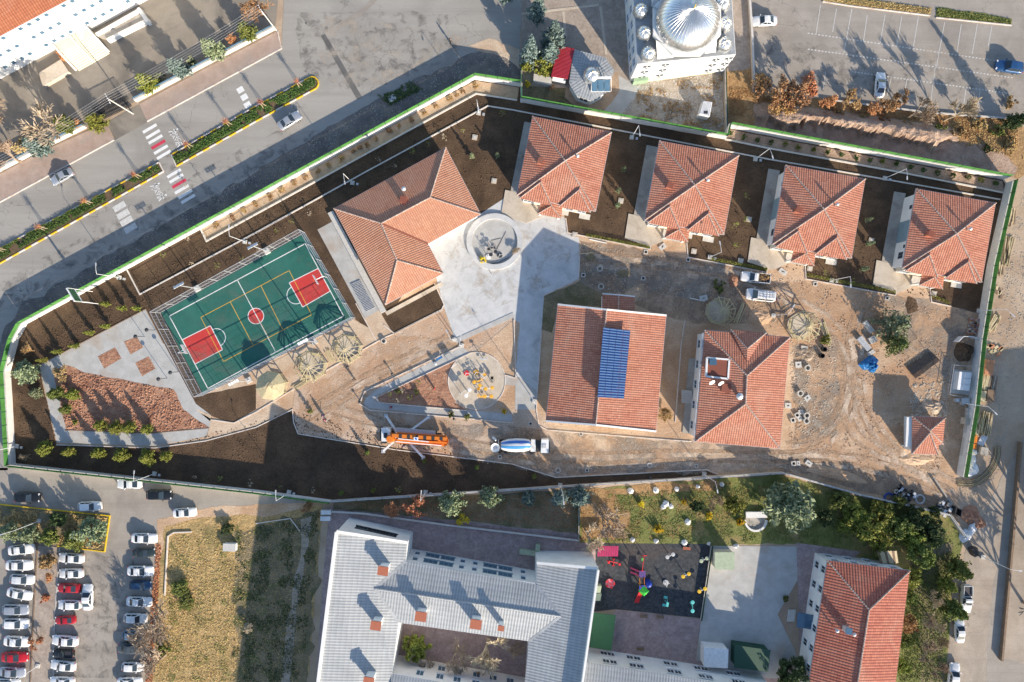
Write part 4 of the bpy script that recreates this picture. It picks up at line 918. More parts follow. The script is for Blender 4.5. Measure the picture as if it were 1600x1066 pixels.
for x in (924, 955): MB().beam(W(x,122,4.8), W(x,143,3.85), .08, .08).obj('frame', M['white_metal'], t); MB().beam(W(x,122,4.9), W(x,123,3.45), .07, .07).obj('frame', M['white_metal'], t)
t = thing('white_cabin', 'small white ribbed cabin in the stony yard below the mosque', 'cabin', W(1103,172))
cb = [W(1099,158,2.2), W(1113,160,2.2), W(1109,182,2.2), W(1093,178,2.2)]
MB().prism(cb, 0, 2.2).obj('body', M['white_metal'], t)
for i in range(6): MB().beam(cb[0].lerp(cb[1], (i+.5)/6)+Vector((0,0,.05)), cb[3].lerp(cb[2], (i+.5)/6)+Vector((0,0,.05)), .12, .1).obj('roof_rib', M['white_metal'], t)
MB().box(cb[2].lerp(cb[3], .45)+Vector((.1,.5,.06)), (.7,.5,.14)).obj('roof_opening', M['dark_steel'], t)
# ---- white school in the north west
ZS = 10.5
t = thing('white_school', 'large white school with orange tiled roof and many small windows', 'school', W(130,70))
E0, E1 = W(-120,121,ZS), W(290,-99,ZS); d = (E1-E0).normalized(); n = Vector((-d.y, d.x, 0))
F0, F1 = E0-n*.9*-1, E1-n*.9*-1
roof_faces(t, [(E0, E1, E1+n*12+Vector((0,0,3.6)), E0+n*12+Vector((0,0,3.6))), (E1+n*12+Vector((0,0,3.6)), E1+n*24, E0+n*24, E0+n*12+Vector((0,0,3.6)))], 'tile_school')
MB().prism([F0, F1, F1+n*22, F0+n*22], 0, ZS-.05).obj('wall', M['plaster_white'], t)
MB().beam(E0+Vector((0,0,-.12)), E1+Vector((0,0,-.12)), .2, .2).obj('gutter', M['frame_white'], t)
ln = (F1-F0).length; k = int(ln/1.65)
for i in range(k):
    for z in (8.2, 5.0, 1.8):
        if (i % 5) != 4: window(t, F0, F1, (i+.5)/k, z, .8, .95, gm='glass_blue', bars=0)
S = lambda x, y, z=0: W(x, y, z)
for (a_, b_, z0_, z1_, nm, mm) in (((96,78),(110,112),0,1.3,'stair_cheek','plaster_white'),):
    pass
en = thing('entrance_stair', 'cream entrance stair of the white school with white cheek walls', 'stairs', W(130,85))
q0, q1, q2, q3 = W(92,74), W(142,46), W(173,83), W(122,112)
lf = lambda u, v: q0.lerp(q1, u).lerp(q3.lerp(q2, u), v)
MB().prism([lf(0,0), lf(1,0), lf(1,.42), lf(0,.42)], 0, 1.6).obj('landing', M['plaster_cream'], en)
for i in range(9): v = .42 + .58*i/9; MB().prism([lf(.03,v), lf(.97,v), lf(.97,v+.58/9), lf(.03,v+.58/9)], 0, 1.44-.16*i).obj('step', M['plaster_cream'], en)
for u in (0, .5, 1): MB().beam(lf(u,.1)+Vector((0,0,1.9)), lf(u,.42)+Vector((0,0,1.9)), .3, .5).obj('cheek_wall', M['plaster_white'], en); MB().beam(lf(u,.42)+Vector((0,0,1.85)), lf(u,1)+Vector((0,0,.5)), .3, .5).obj('cheek_wall', M['plaster_white'], en)
rp = thing('access_ramp', 'white walled access ramp in front of the white school', 'ramp', W(195,55))
for a_, b_, z in (((155,58),(222,20),1.1), ((172,66),(236,34),1.0), ((222,18),(236,40),1.4)): MB().beam(W(*a_)+Vector((0,0,z/2)), W(*b_)+Vector((0,0,z/2)), .5, z).obj('ramp_wall', M['plaster_white'], rp)
MB().prism([W(155,60),W(222,22),W(232,36),W(172,64)], 0, .6).obj('ramp_floor', M['concrete_old'], rp)
MB().prism([W(66,117),W(100,96),W(112,115),W(72,138)], .02, .9).obj('planter', M['concrete_sand'], rp)
t = thing('school_gate', 'sliding grey bar gate of the white school', 'gate', W(175,178))
ga, gb_ = W(148,182), W(202,155)
for zz in (.25, 1.9): MB().beam(ga+Vector((0,0,zz)), gb_+Vector((0,0,zz)), .09, .09).obj('rail', M['dark_steel'], t)
for i in range(30): p = ga.lerp(gb_, i/29); pieces(t, 'bar', ('gatebar',), lambda: MB().box((0,0,1.05), (.06,.06,1.8)), 'dark_steel', (p.x, p.y, 0), 0)
# drainage grid in the yard
def grid(name, label, cat, q, nx, ny, z, m='dark_steel', w=.06, back=None, hgt_=.06):
    t = thing(name, label, cat, W(*q[0])); Q = [W(*p) for p in q]; f_ = lambda u, v: Q[0].lerp(Q[1], u).lerp(Q[3].lerp(Q[2], u), v) + Vector((0,0,z))
    for i in range(nx+1): MB().beam(f_(i/nx,0), f_(i/nx,1), w, hgt_).obj('bar', M[m], t)
    for i in range(ny+1): MB().beam(f_(0,i/ny)+Vector((0,0,hgt_)), f_(1,i/ny)+Vector((0,0,hgt_)), w, hgt_).obj('cross_bar', M[m], t)
    if back: MB().prism([p for p in Q], .015, z-.04).obj('pit', M[back], t)
    return t
grid('yard_grate', 'large steel drainage grate behind the school gate', 'grate', [(144,168),(186,144),(206,166),(164,186)], 18, 5, .06, 'dark_steel', .09, None)
grid('path_grate', 'dark steel grate set in the path beside the court', 'grate', [(548,445),(563,438.5),(586,480),(572,487)], 8, 20, .1, 'galv', .09, 'dark_steel')
# ------------------------------------------------------------------ southern buildings
t = thing('grey_roof_school', 'white school with grey metal roofs, red capped chimneys and inner courtyard', 'school', W(720,960))
def rf_(pts, nm='roof', m='roof_metal'):
    return roof_faces(t, [[W(x, y, z) for x, y, z in f] for f in pts], m, nm)
rf_([[(526,831,9.4),(636,848,7),(634,877,7),(586,920,8.05),(623,973,7),(613,1052,7),(590,1400,7),(456,1400,9.4)]])
rf_([[(634,877,7),(838,913,7),(876,963,8.05),(586,920,8.05)], [(586,920,8.05),(876,963,8.05),(826.6,1002,7),(623,973,7)]])
rf_([[(839,880,7),(934,888.5,9.2),(909,1066,9.2),(893,1180,9.2),(806,1180,7),(820,1066,7),(826.6,1002,7),(876,963,8.06),(838,914,7)]])
rf_([[(612,1053,7),(822,1090,7),(824,1160,8.6),(606,1130,8.6)], [(606,1130,8.6),(824,1160,8.6),(810,1220,7),(600,1200,7)]])
def wallq(px, z0, z1s, m='plaster_white', nm='wall'):
    """upright wall piece under a sloping roof edge given by (px,py,z) points"""
    mb = MB(); tp = [W(x, y, z) for x, y, z in px]
    for i in range(len(tp)-1): mb.poly([Vector((tp[i].x, tp[i].y, z0)), Vector((tp[i+1].x, tp[i+1].y, z0)), tp[i+1]-Vector((0,0,.05)), tp[i]-Vector((0,0,.05))])
    o = mb.obj(nm, M[m], t); md = o.modifiers.new('thick', 'SOLIDIFY'); md.thickness = .08; md.offset = 0; return o
wallq([(456,1400,9.4),(526,831,9.4),(636,848,7),(634,877,7),(838,913,7),(839,880,7),(934,888.5,9.2),(909,1066,9.2),(893,1180,9.2)], 0, 0)
wallq([(822,1090,7),(826.6,1002,7),(623,973,7),(612,1053,7),(822,1090,7)], 0, 0)
for a_, b_, z in (((526,831),(636,848),None), ((839,880),(934,888.5),None)):
    za, zb = (9.4, 7) if a_[0] == 526 else (7, 9.2)
    MB().beam(W(*a_, za)+Vector((0,.12,.1)), W(*b_, zb)+Vector((0,.12,.1)), .45, .5).obj('parapet', M['plaster_white'], t)
MB().beam(W(934,888.5,9.2)+Vector((0,0,.45)), W(893,1180,9.2)+Vector((0,0,.45)), .35, 1.1).obj('parapet', M['plaster_white'], t)
MB().beam(W(526,831,9.4)+Vector((0,0,.1)), W(456,1400,9.4)+Vector((0,0,.1)), .5, .35).obj('parapet', M['plaster_white'], t)
for a_, b_ in (((634,877,7.02),(586,920,8.07)), ((586,920,8.07),(623,973,7.02)), ((838,914,7.02),(876,963,8.08)), ((876,963,8.08),(826.6,1002,7.02))): MB().beam(W(*a_), W(*b_), .45, .06).obj('valley_flashing', M['lead_sheet'], t)
ridge_caps(t, W(586,920,8.07), W(876,963,8.07), 'lead_sheet', .16, .8)
for a_, b_ in (((626,972.5,7),(824,1000.5,7)), ((636,880,7),(836,912,7)), ((609,1053,7),(620,978,7))): MB().beam(W(*a_)+Vector((0,0,-.08)), W(*b_)+Vector((0,0,-.08)), .16, .14).obj('gutter', M['galv'], t)
for x, y, z, s in ((602,886,8.0,1.5),(591,970,8.1,1.5),(580,1056,8.2,1.5),(660,956,7.85,1.6),(744.5,968,7.85,1.6),(783,974,7.85,.9)):
    c = W(x, y, z); o = MB().box((c.x, c.y, z+.6), (s*.95, s*.8, 2.2), R(-8)).obj('chimney', M['plaster_white'], t)
    MB().box((c.x, c.y, z+1.78), (s*1.15, s, .16), R(-8)).obj('chimney_cap', M['plaster_white'], o)
    MB().box((c.x, c.y, z+2.1), (s*1.2, s*1.0, .12), R(-8)).obj('chimney_cap', M['brick_red'], o)
    for dx in (-.4, .4): MB().box((c.x+dx*s, c.y, z+1.95), (.12,.12,.3), R(-8)).obj('cap_leg', M['wall_cap'], o)
a, b = W(634,877,7), W(838,913,7)
for f_, w in ((.06,.9),(.18,2.4),(.30,2.4),(.42,.9),(.52,.9),(.64,2.4),(.76,2.4),(.9,.9)):
    for z in (1.2, 4.4): window(t, b, a, 1-f_, z, w, 1.6, 'plaster_blue' if w > 2 else 'frame_white', 'glass_blue', 2 if w > 2 else 0)
a, b = W(526,831,9.4), W(636,848,7)
for f_ in (.3,.5,.7): window(t, b, a, 1-f_, 4.2, 2.6, 1.5, 'dark_steel', 'glass', 3)
a, b = W(612,1053,7), W(822,1090,7)
for f_ in (.2,.35,.48,.62,.75,.88):
    for z in (1.4, 4.3): window(t, b, a, 1-f_, z, 1.3, 1.7, 'frame_white', 'glass_blue', 1)
# long lower wing to the east
t = thing('school_annex', 'low white school wing with grey roof below the pink paving', 'school wing', W(1060,1060))
z = 6.8
roof_faces(t, [[W(917,1035,z), W(1215,1082,z), W(1206,1135,z+1.5), W(905,1095,z+1.5)], [W(905,1095,z+1.5), W(1206,1135,z+1.5), W(1195,1190,z), W(895,1150,z)]], 'roof_metal')
MB().prism(inset([W(917,1035,z), W(1215,1082,z), W(1195,1190,z), W(895,1150,z)], .3), 0, z-.03).obj('wall', M['plaster_white'], t)
a, b = W(920,1037,z), W(1213,1083,z)
for f_ in (.10,.14,.245,.285,.45,.49,.62,.66,.8,.84):
    for zz in (1.2, 4.2): window(t, b, a, 1-f_, zz, 1.2, 1.3, 'frame_white', 'glass', 1)
t = thing('white_shed', 'white box shed against the school wing', 'shed', W(1118,1028))
MB().prism([W(1101,1012,2.6),W(1137,1015,2.6),W(1136,1043,2.6),W(1100,1041,2.6)], 0, 2.6).obj('body', M['white_metal'], t); MB().prism([W(1100,1011,2.6),W(1138,1014,2.6),W(1137,1044,2.6),W(1099,1042,2.6)], 2.6, 2.72, bot=True).obj('roof', M['white_metal'], t)
t = thing('green_shed', 'dark green flat roof shed beside the white box shed', 'shed', W(1175,1030))
MB().prism([W(1148,1008,2.6),W(1204,1016,2.6),W(1200,1050,2.6),W(1147,1043,2.6)], 2.5, 2.65, bot=True).obj('roof', M['dark_green'], t)
MB().prism(inset([W(1148,1008,2.6),W(1204,1016,2.6),W(1200,1050,2.6),W(1147,1043,2.6)], .2), 0, 2.5).obj('wall', M['dark_green'], t)
t = thing('awning', 'green canvas awning along the grey roofed school', 'awning', W(940,985))
MB().prism([W(927,958,2.9),W(962,961,2.5),W(955,1016,2.5),W(921,1012,2.9)], 2.6, 2.7, bot=True).obj('canvas', M['awning_green'], t)
for x, y in ((958,964),(952,1012)): MB().tube([W(x,y), W(x,y)+Vector((0,0,2.65))], .06).obj('post', M['galv'], t)
t = thing('green_bin', 'pale green box beside the school wall at the playground', 'bin', W(935,928))
for y0, y1 in ((916,927),(928,939)): MB().prism([W(930,y0,1.3),W(940,y0,1.3),W(938,y1,1.3),W(929,y1,1.3)], 0, 1.3).obj('bin_box', M['col_sage'], t)
t = thing('garden_shed', 'pale green roofed garden shed at the corner of the concrete yard', 'shed', W(1132,876))
MB().prism([W(1117,863,2.4),W(1148,863,2.4),W(1147,890,2.2),W(1116,889,2.2)], 2.3, 2.42, bot=True).obj('roof', M['col_sage'], t); MB().prism(inset([W(1117,863,2.4),W(1148,863,2.4),W(1147,890,2.4),W(1116,889,2.4)], .15), 0, 2.3).obj('wall', M['plaster_cream'], t)
# tiled building in the south east
e, r = 5.5, 8.1
o4 = [(1293,876),(1421.7,892),(1385,1180),(1250,1160)]
A, B, C, D = [W(x, y, e) for x, y in o4]; X, Y = W(1358,953,r), W(1335,1100,r)
t, rf, fp = generic('tiled_building', 'white building with long red hipped roof by the street', o4, e, 'tile_dark', [(A,B,X),(B,C,Y,X),(C,D,Y),(D,A,X,Y)], [(A,X),(B,X),(X,Y)], .25, 'plaster_white', 'building')
for i in range(4):
    a, b = fp[i], fp[(i+1) % 4]; n = max(2, int((b-a).length/3.2))
    for k in range(n):
        for zz in (.9, 3.4): window(t, a, b, (k+.5)/n, zz, 1.2, 1.4)
chimney(t, W(1320,981,6.9), .9, 1.4, 'galv', 'glass_blue'); flue(t, W(1305,983,6.6), .7, .16); flue(t, W(1332,989,7.2), .6, .16)
MB().prism([W(1246,957,3),W(1271,961,3),W(1269,984,3),W(1245,980,3)], 2.9, 3.05, bot=True).obj('entrance_canopy', M['glass_blue'], t)
for k in range(4): MB().box(W(1241-k*3,962,.5-.12*k), (.36,2.2,.14), R(-8)).obj('step', M['concrete_cast'], t)
t = thing('plank_shelter', 'small leaning plank roof at the upper wall of the tiled building', 'shelter', W(1385,872))
for k in range(8): MB().beam(W(1371+k*4,861,2.4), W(1378+k*3.4,880,2.1), .42, .06).obj('plank', M['wood_pale' if k % 3 else 'wood_dark'], t)
for x, y in ((1374,862),(1400,866)): MB().tube([W(x,y), W(x,y,2.3)], .06).obj('post', M['wood_dark'], t)
# apartment block east of the street
t = thing('apartment_block', 'plain apartment block east of the street', 'building', W(1760,850))
MB().prism([W(1700,776),W(1860,760),W(1880,910),W(1702,920)], 0, 12).obj('wall', M['plaster_cream'], t); MB().prism([W(1696,772),W(1864,756),W(1884,914),W(1698,924)], 12, 12.3, bot=True).obj('roof', M['concrete_old'], t)
for f_ in (.2,.5,.8):
    for zz in (1.2,4.2,7.2,9.8): window(t, W(1702,920), W(1700,776), f_, zz, 1.6, 1.5)

# ------------------------------------------------------------------ timber pergolas
def make_gazebo(label, cov, x, y, rr=2.9, rot=.2, wood='wood_raw'):
    c = W(x, y, 1.2); c.z = 0; t = thing('covered_gazebo' if cov else 'gazebo_frame', label, 'gazebo', c, 'timber gazebos under construction')
    pt = lambda k, r_, z: c + Vector((r_*math.cos(2*math.pi*k/8+rot), r_*math.sin(2*math.pi*k/8+rot), z))
    MB().prism([pt(k, rr*.98, 0) for k in range(8)], .03, .14).obj('floor', M['concrete_sand' if not cov else 'wood_pale'], t)
    for k in range(8):
        MB().beam(pt(k, rr, 0), pt(k, rr, 2.5), .14, .14).obj('post', M[wood], t)
        MB().beam(pt(k, rr*1.04, 2.5), pt(k+1, rr*1.04, 2.5), .14, .16).obj('ring_beam', M[wood], t)
        MB().beam(pt(k, rr*.97, .9), pt(k+1, rr*.97, .9), .08, .1).obj('handrail', M[wood], t)
        if k != 2: MB().prism([pt(k, rr*.93, 0), pt(k+1, rr*.93, 0), pt(k+1, rr*.76, 0), pt(k, rr*.76, 0)], .42, .5, bot=True).obj('bench', M[wood], t)
        MB().beam(pt(k, rr*1.12, 2.5), pt(k, .15, 3.75), .1, .14).obj('rafter', M[wood], t)
        if cov:
            MB().add([pt(k, rr*1.16, 2.58), pt(k+1, rr*1.16, 2.58), pt(k+1, .02, 3.86), pt(k, .02, 3.86)], [(0,1,2),(3,2,1,0)][:1]).obj('roof_panel', M['wood_raw'], t)
        else:
            MB().beam(pt(k+.5, rr*1.05, 2.5), pt(k+.5, .2, 3.7), .07, .1).obj('rafter', M[wood], t)
            if k % 2 == 0: MB().beam(pt(k, rr*.55, 3.1), pt(k+1, rr*.55, 3.1), .07, .09).obj('purlin', M[wood], t)
    if cov:
        for k in range(7): MB().beam(c+Vector((random.uniform(-1,.6), random.uniform(-.6,.8), 3.35+.06*k)), c+Vector((random.uniform(-.6,1.2), random.uniform(-.8,.9), 3.4+.06*k)), .12, .05).obj('loose_board', M['wood_pale'], t)
    return t
make_gazebo('covered yellow timber gazebo by the corner of the sports court', 1, 427, 602, 2.35)
make_gazebo('open timber gazebo frame in the middle of the strip below the court', 0, 487, 572, 2.7)
make_gazebo('open timber gazebo frame beside the end of the court path', 0, 543, 545, 2.6)
make_gazebo('shaded timber gazebo frame behind the tall hipped building', 0, 1124, 487, 2.45)
make_gazebo('weathered timber gazebo frame beside the dirt turning circle', 0, 1254, 510, 2.6)
# ------------------------------------------------------------------ building-site things
def mound(name, label, x, y, rx, ry, h, m, cat='heap', seed=1, n=26, rz=0, amp=.35, kind='thing', smooth=False):
    c = W(x, y); mb = MB(); k = 10; vs_ = [(c.x, c.y, h*(1+.2*noise.noise(Vector((seed, 0, 0)))))]; fs = []
    for i in range(1, k+1):
        for j in range(n):
            a_ = 2*math.pi*j/n; f_ = i/k; q = noise.noise(Vector((math.cos(a_)*1.5+seed*7, math.sin(a_)*1.5, seed)))*amp
            rr = f_*(1+q); z = h*max(0, (1-f_*f_)) * (1 + amp*1.4*noise.noise(Vector((math.cos(a_)*f_*4+seed, math.sin(a_)*f_*4, seed*2)))) + (.0 if i < k else -.05)
            px_, py_ = rx*rr*math.cos(a_), ry*rr*math.sin(a_)
            vs_.append((c.x + px_*math.cos(rz)-py_*math.sin(rz), c.y + px_*math.sin(rz)+py_*math.cos(rz), z))
    for j in range(n): fs.append((0, 1+j, 1+(j+1) % n))
    for i in range(k-1):
        for j in range(n): fs.append((1+i*n+j, 1+(i+1)*n+j, 1+(i+1)*n+(j+1) % n, 1+i*n+(j+1) % n))
    o = mb.add(vs_, fs).obj(name, M[m], origin=c, smooth=smooth); return tag(o, label, cat, kind=kind)
mound('soil_heap', 'brown heap of earth and twigs beside the east wall', 1505,550, 2.0,1.7,1.2,'soil',seed=3)
mound('rubble_heap', 'grey rubble heap behind the gatehouse', 1455,636, 2.6,1.3,.5,'site_gravel',seed=5)
mound('earth_heap', 'low red earth heap beside the parked pickup', 1146,438, 1.0,1.4,.5,'red_mulch',seed=6)
mound('earth_heap', 'low tan earth heap between pickup and gazebo', 1186,497, 2.4,1.5,.45,'site_dirt',seed=8)
mound('gravel_heap', 'pale gravel spill beside the second gazebo', 1258,552, 1.9,1.6,.5,'site_gravel',seed=9)
mound('earth_heap', 'orange earth mound at the street corner', 1518,808, 2.8,1.7,.6,'red_mulch',seed=11, rz=-.7)
mound('earth_heap', 'small earth heap beside the plaza gable wall', 923,402, .9,.7,.4,'weedy_ground',seed=12)
mound('earth_heap', 'dark damp earth spill on the shaded track', 975,427, 1.3,.8,.25,'weedy_ground',seed=13)
mound('earth_heap', 'round damp patch of earth below the end house', 1424,478, 1.3,1.7,.15,'soil',seed=14)
mound('earth_heap', 'tan earth heap at the foot of the gatehouse', 1430,718, 3.2,1.0,.35,'site_dirt',seed=15)
mound('earth_heap', 'long low spoil ridge along the lower site wall', 1300,740, 6.0,1.2,.45,'site_dirt',seed=16, rz=-.25)
mound('tarp_heap', 'crumpled bright blue tarpaulin over building material', 1361,570, 1.7,1.35,1.25,'tarp_blue','tarpaulin',seed=21, amp=.7, n=18)
def ring_obj(x, y, r_, h=.5, m='concrete_cast', lb='round concrete manhole ring lying on the site', grp='concrete manhole rings', z=0):
    c = W(x, y); c.z = z
    o = MB().lathe(c, [(r_*.68, 0), (r_*.68, h), (r_, h), (r_, 0)][::-1], 18); o.f.pop()
    tag(o.obj('concrete_ring', M[m], origin=c), lb, 'ring', grp, 'thing')
for x, y in ((1260.5,575),(1249,614.6),(1259,649),(1258.5,657.5)): ring_obj(x, y, .55, .6, lb='concrete manhole ring beside the tall hipped building')
for x, y in ((937,420),(939,448)): ring_obj(x, y, .55, .35, lb='concrete manhole ring on the shaded track by the plaza')
for x, y in ((1015,727),(872,735)): ring_obj(x, y, .5, .15, lb='flat manhole ring on the road bed near the black soil')
ring_obj(600,533,.5,.5, lb='pale concrete ring standing on the road bed by the court path')
def slab(x, y, w, d, h, rz, lb, m='concrete_cast', name='concrete_slab', cat='slab', grp='loose concrete pieces', z=0):
    c = W(x, y); c.z = z
    t = thing(name, lb, cat, c, grp); t['kind'] = 'thing'
    MB().box(c+Vector((0,0,h*.5)), (w, d, h), R(rz)).obj('body', M[m], t)
    MB().box(c+Vector((0,0,h+.03)), (w*.35, d*.12, .06), R(rz+20)).obj('lifting_loop', M['dark_steel'], t); return t
def frame_box(x, y, s, h, rz, lb, grp='concrete drain frames'):
    c = W(x, y); t = thing('drain_frame', lb, 'drain', c, grp); q = Matrix.Rotation(R(rz), 3, 'Z')
    for dx, dy, sx, sy in ((0,.4,1,.2),(0,-.4,1,.2),(.4,0,.2,.6),(-.4,0,.2,.6)): MB().box(c + q @ Vector((dx*s, dy*s, h/2)), (sx*s, sy*s, h), R(rz)).obj('side', M['concrete_cast'], t)
    MB().box(c+Vector((0,0,.03)), (s*.6, s*.6, .04), R(rz)).obj('pit', M['dark_hole'], t)
for x, y, w, d, rz, lb in ((1247,570,1.1,1.1,3,'square concrete lid alone beside the ring'), (1256,545,1.2,1.0,-12,'pale slab on red earth beside the gravel spill'), (1251,644,.9,.8,5,'concrete lid between two drain frames'), (1249,654,.8,.8,20,'tilted concrete lid near the drain frames'),
                        (1231,634,1.1,1.0,0,'concrete lid half under the eaves'), (1261,622,1.1,.9,35,'broken slab beside the stony patch'), (1247,724,.6,.9,5,'narrow slab on the lower site track'), (1263,724,1.2,.9,-35,'pale slab lying askew on the lower track'),
                        (1035,386,1.3,.9,40,'white slab lying before the second house'), (1223,425,1.5,.9,-35,'pale sheet lying before the third house'), (1099,466,1.4,1.0,10,'grey slab beside the shaded gazebo')): slab(x, y, w, d, .22, rz, lb)
for x, y, rz in ((1244.5,648.6,30),(1238,656.5,15)): frame_box(x, y, .85, .4, rz, 'loose concrete drain frame among the rings')
frame_box(1239,724,.85,.4,10,'loose concrete drain frame on the lower site track')
for x, y in ((1009,394),(1075,406),(1005,435),(911.5,430),(1273.5,444),(1386,466)): frame_box(x, y, .75, .12, -8, 'drain frame set in the track in front of the houses')
for x, y in ((917,735),(1088,728),(908,678),(829,662),(781,714)): frame_box(x, y, .65, .1, 5, 'drain frame set in the road bed')
for x, y in ((1286,546),(1282.5,556)):
    c = W(x, y); o = MB().lathe(c, [(.45,0),(.45,.75),(.36,.75),(.36,.1),(0,.1)], 16); tag(o.obj('drum', M['rubber_black'], origin=c), 'open black drum beside the red earth heap', 'drum', 'black drums', 'thing')
grid('rebar_mat', 'dark stack of reinforcing mesh lying on the site', 'rebar mesh', [(1416.6,575.6),(1453,550),(1467,563),(1429,591)], 34, 14, .28, 'dark_steel', .075, None, .06)
bpy.data.objects['rebar_mat']['kind'] = 'thing'
# generator pen
t = thing('generator', 'white generator cabinet with three lids in a fenced pen', 'generator', W(1506,595))
gc = [W(1500,581,1.5),W(1518,582,1.5),W(1514,611,1.5),W(1496,609,1.5)]; MB().prism(gc, .1, 1.4).obj('cabinet', M['white_metal'], t)
for i in range(3):
    v0, v1 = (i+.04)/3, (i+.96)/3; MB().prism([gc[0].lerp(gc[3],v0).lerp(gc[1].lerp(gc[2],v0),.45), gc[1].lerp(gc[2],v0), gc[1].lerp(gc[2],v1), gc[0].lerp(gc[3],v1).lerp(gc[1].lerp(gc[2],v1),.45)], 1.4, 1.62).obj('lid', M['frame_white'], t)
MB().prism([W(1490,577),W(1522,580),W(1516,618),W(1484,614)], .02, .1).obj('base_slab', M['concrete_cast'], t)
pen = thing('pen_fence', 'thin metal fence round the generator cabinet', 'fence', W(1483,580))
pp = [W(1485,570),W(1521,573),W(1513,622),W(1478,616)]
for i in range(4):
    for zz in (.5, 1.1): MB().beam(pp[i]+Vector((0,0,zz)), pp[(i+1) % 4]+Vector((0,0,zz)), .05, .05).obj('rail', M['galv'], pen)
    for k in range(3): c = pp[i].lerp(pp[(i+1) % 4], k/3); MB().beam(c, c+Vector((0,0,1.2)), .06, .06).obj('post', M['galv'], pen)
t = thing('transformer_box', 'grey electric cabinet at the foot of the east lamp', 'cabinet', W(1502,626)); MB().box(W(1503,626)+Vector((0,0,.55)), (1.3,1.0,1.1)).obj('body', M['galv'], t); MB().box(W(1492,625)+Vector((0,0,.4)), (.6,.6,.8)).obj('small_box', M['galv'], t)
t = thing('site_screen', 'white curved sheet screen in front of the brick stack', 'screen', W(1500,528))
scr = [(1489,534),(1497,526),(1510,526),(1525,530),(1533,531)]
for i in range(4): MB().beam(W(*scr[i])+Vector((0,0,.8)), W(*scr[i+1])+Vector((0,0,.8)), .1, 1.6).obj('sheet', M['white_metal'], t)
# ---- stacks of building material beside the east wall
def stack(name, label, x, y, w, d, rows, cols, lay, m, rz, h=.12, cat='stack', grp='material stacked beside the east wall', jit=0, item='plank', gap=.03):
    c = W(x, y); t = thing(name, label, cat, c, grp); q = Matrix.Rotation(R(rz), 3, 'Z'); rnd = random.Random(x*7+y)
    for l in range(lay):
        for i in range(cols):
            for j in range(rows):
                if jit and rnd.random() < .12: continue
                p = c + q @ Vector(((i+.5)/cols*w - w/2 + rnd.uniform(-jit,jit)*.3, (j+.5)/rows*d - d/2 + rnd.uniform(-jit,jit)*.8, h*(l+.5)+.02))
                MB().box(p, (w/cols-gap, d/rows-gap, h-.01), R(rz)+rnd.uniform(-jit,jit)*.25).obj(item, M[m if isinstance(m, str) else m[(i+j+l) % len(m)]], t)
    return t
stack('tile_pallet','red clay tile pallet outside the east wall',1541,574,1.5,2.8,4,2,3,'brick_tile',-8,.3,item='tile_pack')
stack('plank_stack','long pale planks below the red tile pallet',1537,597,1.6,3.0,1,7,3,('wood_pale','wood_raw'),-10,.12,jit=.3)
stack('plank_stack','grey weathered planks beside the east street',1548,603,1.6,3.6,1,7,3,('concrete_old','wood_dark'),-12,.12,jit=.2)
stack('board_stack','stack of orange and pale boards next to the grey planks',1532,619,1.2,2.0,2,2,5,('wood_pale','wood_raw'),-6,.12,item='board')
stack('board_stack','stack of grey formwork boards next to the street',1545,618,1.4,2.2,1,5,5,'wood_dark',-8,.12,item='board')
stack('timber_bundle','bundle of pale timber poles behind the tile pallet',1524,664,1.3,3.6,1,9,4,('wood_pale','wood_raw'),-10,.14,jit=.35,item='pole')
stack('timber_bundle','larger bundle of pale timber poles nearest the street',1539,662,1.7,4.0,1,11,4,('wood_pale','wood_raw','wood_dark'),-10,.14,jit=.35,item='pole')
stack('pallet','orange plastic pallet beside the timber bundles',1520,686,1.1,1.3,4,3,3,'col_orange',-4,.14,item='slat')
stack('pallet','smaller orange pallet beside the white plastic heap',1520,697,1.1,.9,3,3,2,'col_orange',-4,.14,item='slat')
stack('sheet_stack','leaning grey metal sheets beside the orange pallet',1534,688,1.2,2.0,1,3,3,'galv',-28,.08,item='sheet')
stack('sheet_stack','dark board crates beside the white plastic heap',1534,704,1.4,1.4,1,2,3,'concrete_old',-10,.25,item='crate')
stack('stick_heap','loose pale sticks heaped outside the east wall',1553,505,1.3,2.8,1,6,3,('wood_pale','wood_raw'),-25,.12,jit=.9,item='stick')
stack('stick_heap','loose laths and boards near the brick stack',1553,545,2.6,1.6,2,5,2,('wood_raw','wood_pale','brick_tile'),-50,.12,jit=.8,item='lath')
stack('stick_heap','long thin laths leaning by the upper east wall',1580,340,1.0,2.6,1,5,2,('wood_pale','wood_dark'),-12,.1,jit=.7,item='lath')
stack('stick_heap','long laths piled by the end house wall',1573,392,1.4,5.0,1,8,3,('wood_pale','wood_raw','wood_dark'),-10,.1,jit=.5,item='lath')
stack('stick_heap','dark old boards piled below the long laths',1563,420,.9,2.2,1,4,2,('wood_dark','wood_pale'),-8,.1,jit=.5,item='lath')
stack('stick_heap','few broken boards by the east wall post',1560,458,1.3,1.6,2,3,1,('wood_dark','wood_pale'),-10,.1,jit=.8,item='lath')
stack('brick_stack','pinkish brick stack behind the white sheet screen',1522,511,2.4,2.8,7,6,3,('brick_tile','concrete_sand','pavers_pink'),-8,.2,jit=.25,item='brick')
stack('block_row','row of grey kerb blocks stored along the east wall',1501,726,1.0,2.2,3,2,3,'concrete_cast',-9,.25,item='block'); stack('block_row','tall grey kerb blocks stored beside the green fence',1505,698,.9,3.4,4,2,3,'concrete_cast',-9,.25,item='block')
stack('block_row','short row of grey blocks near the gatehouse',1509,668,.9,1.8,3,2,3,'concrete_cast',-9,.25,item='block'); stack('block_row','upper row of grey blocks below the lamp cabinet',1511,646,.9,2.0,3,2,3,'concrete_cast',-9,.25,item='block')
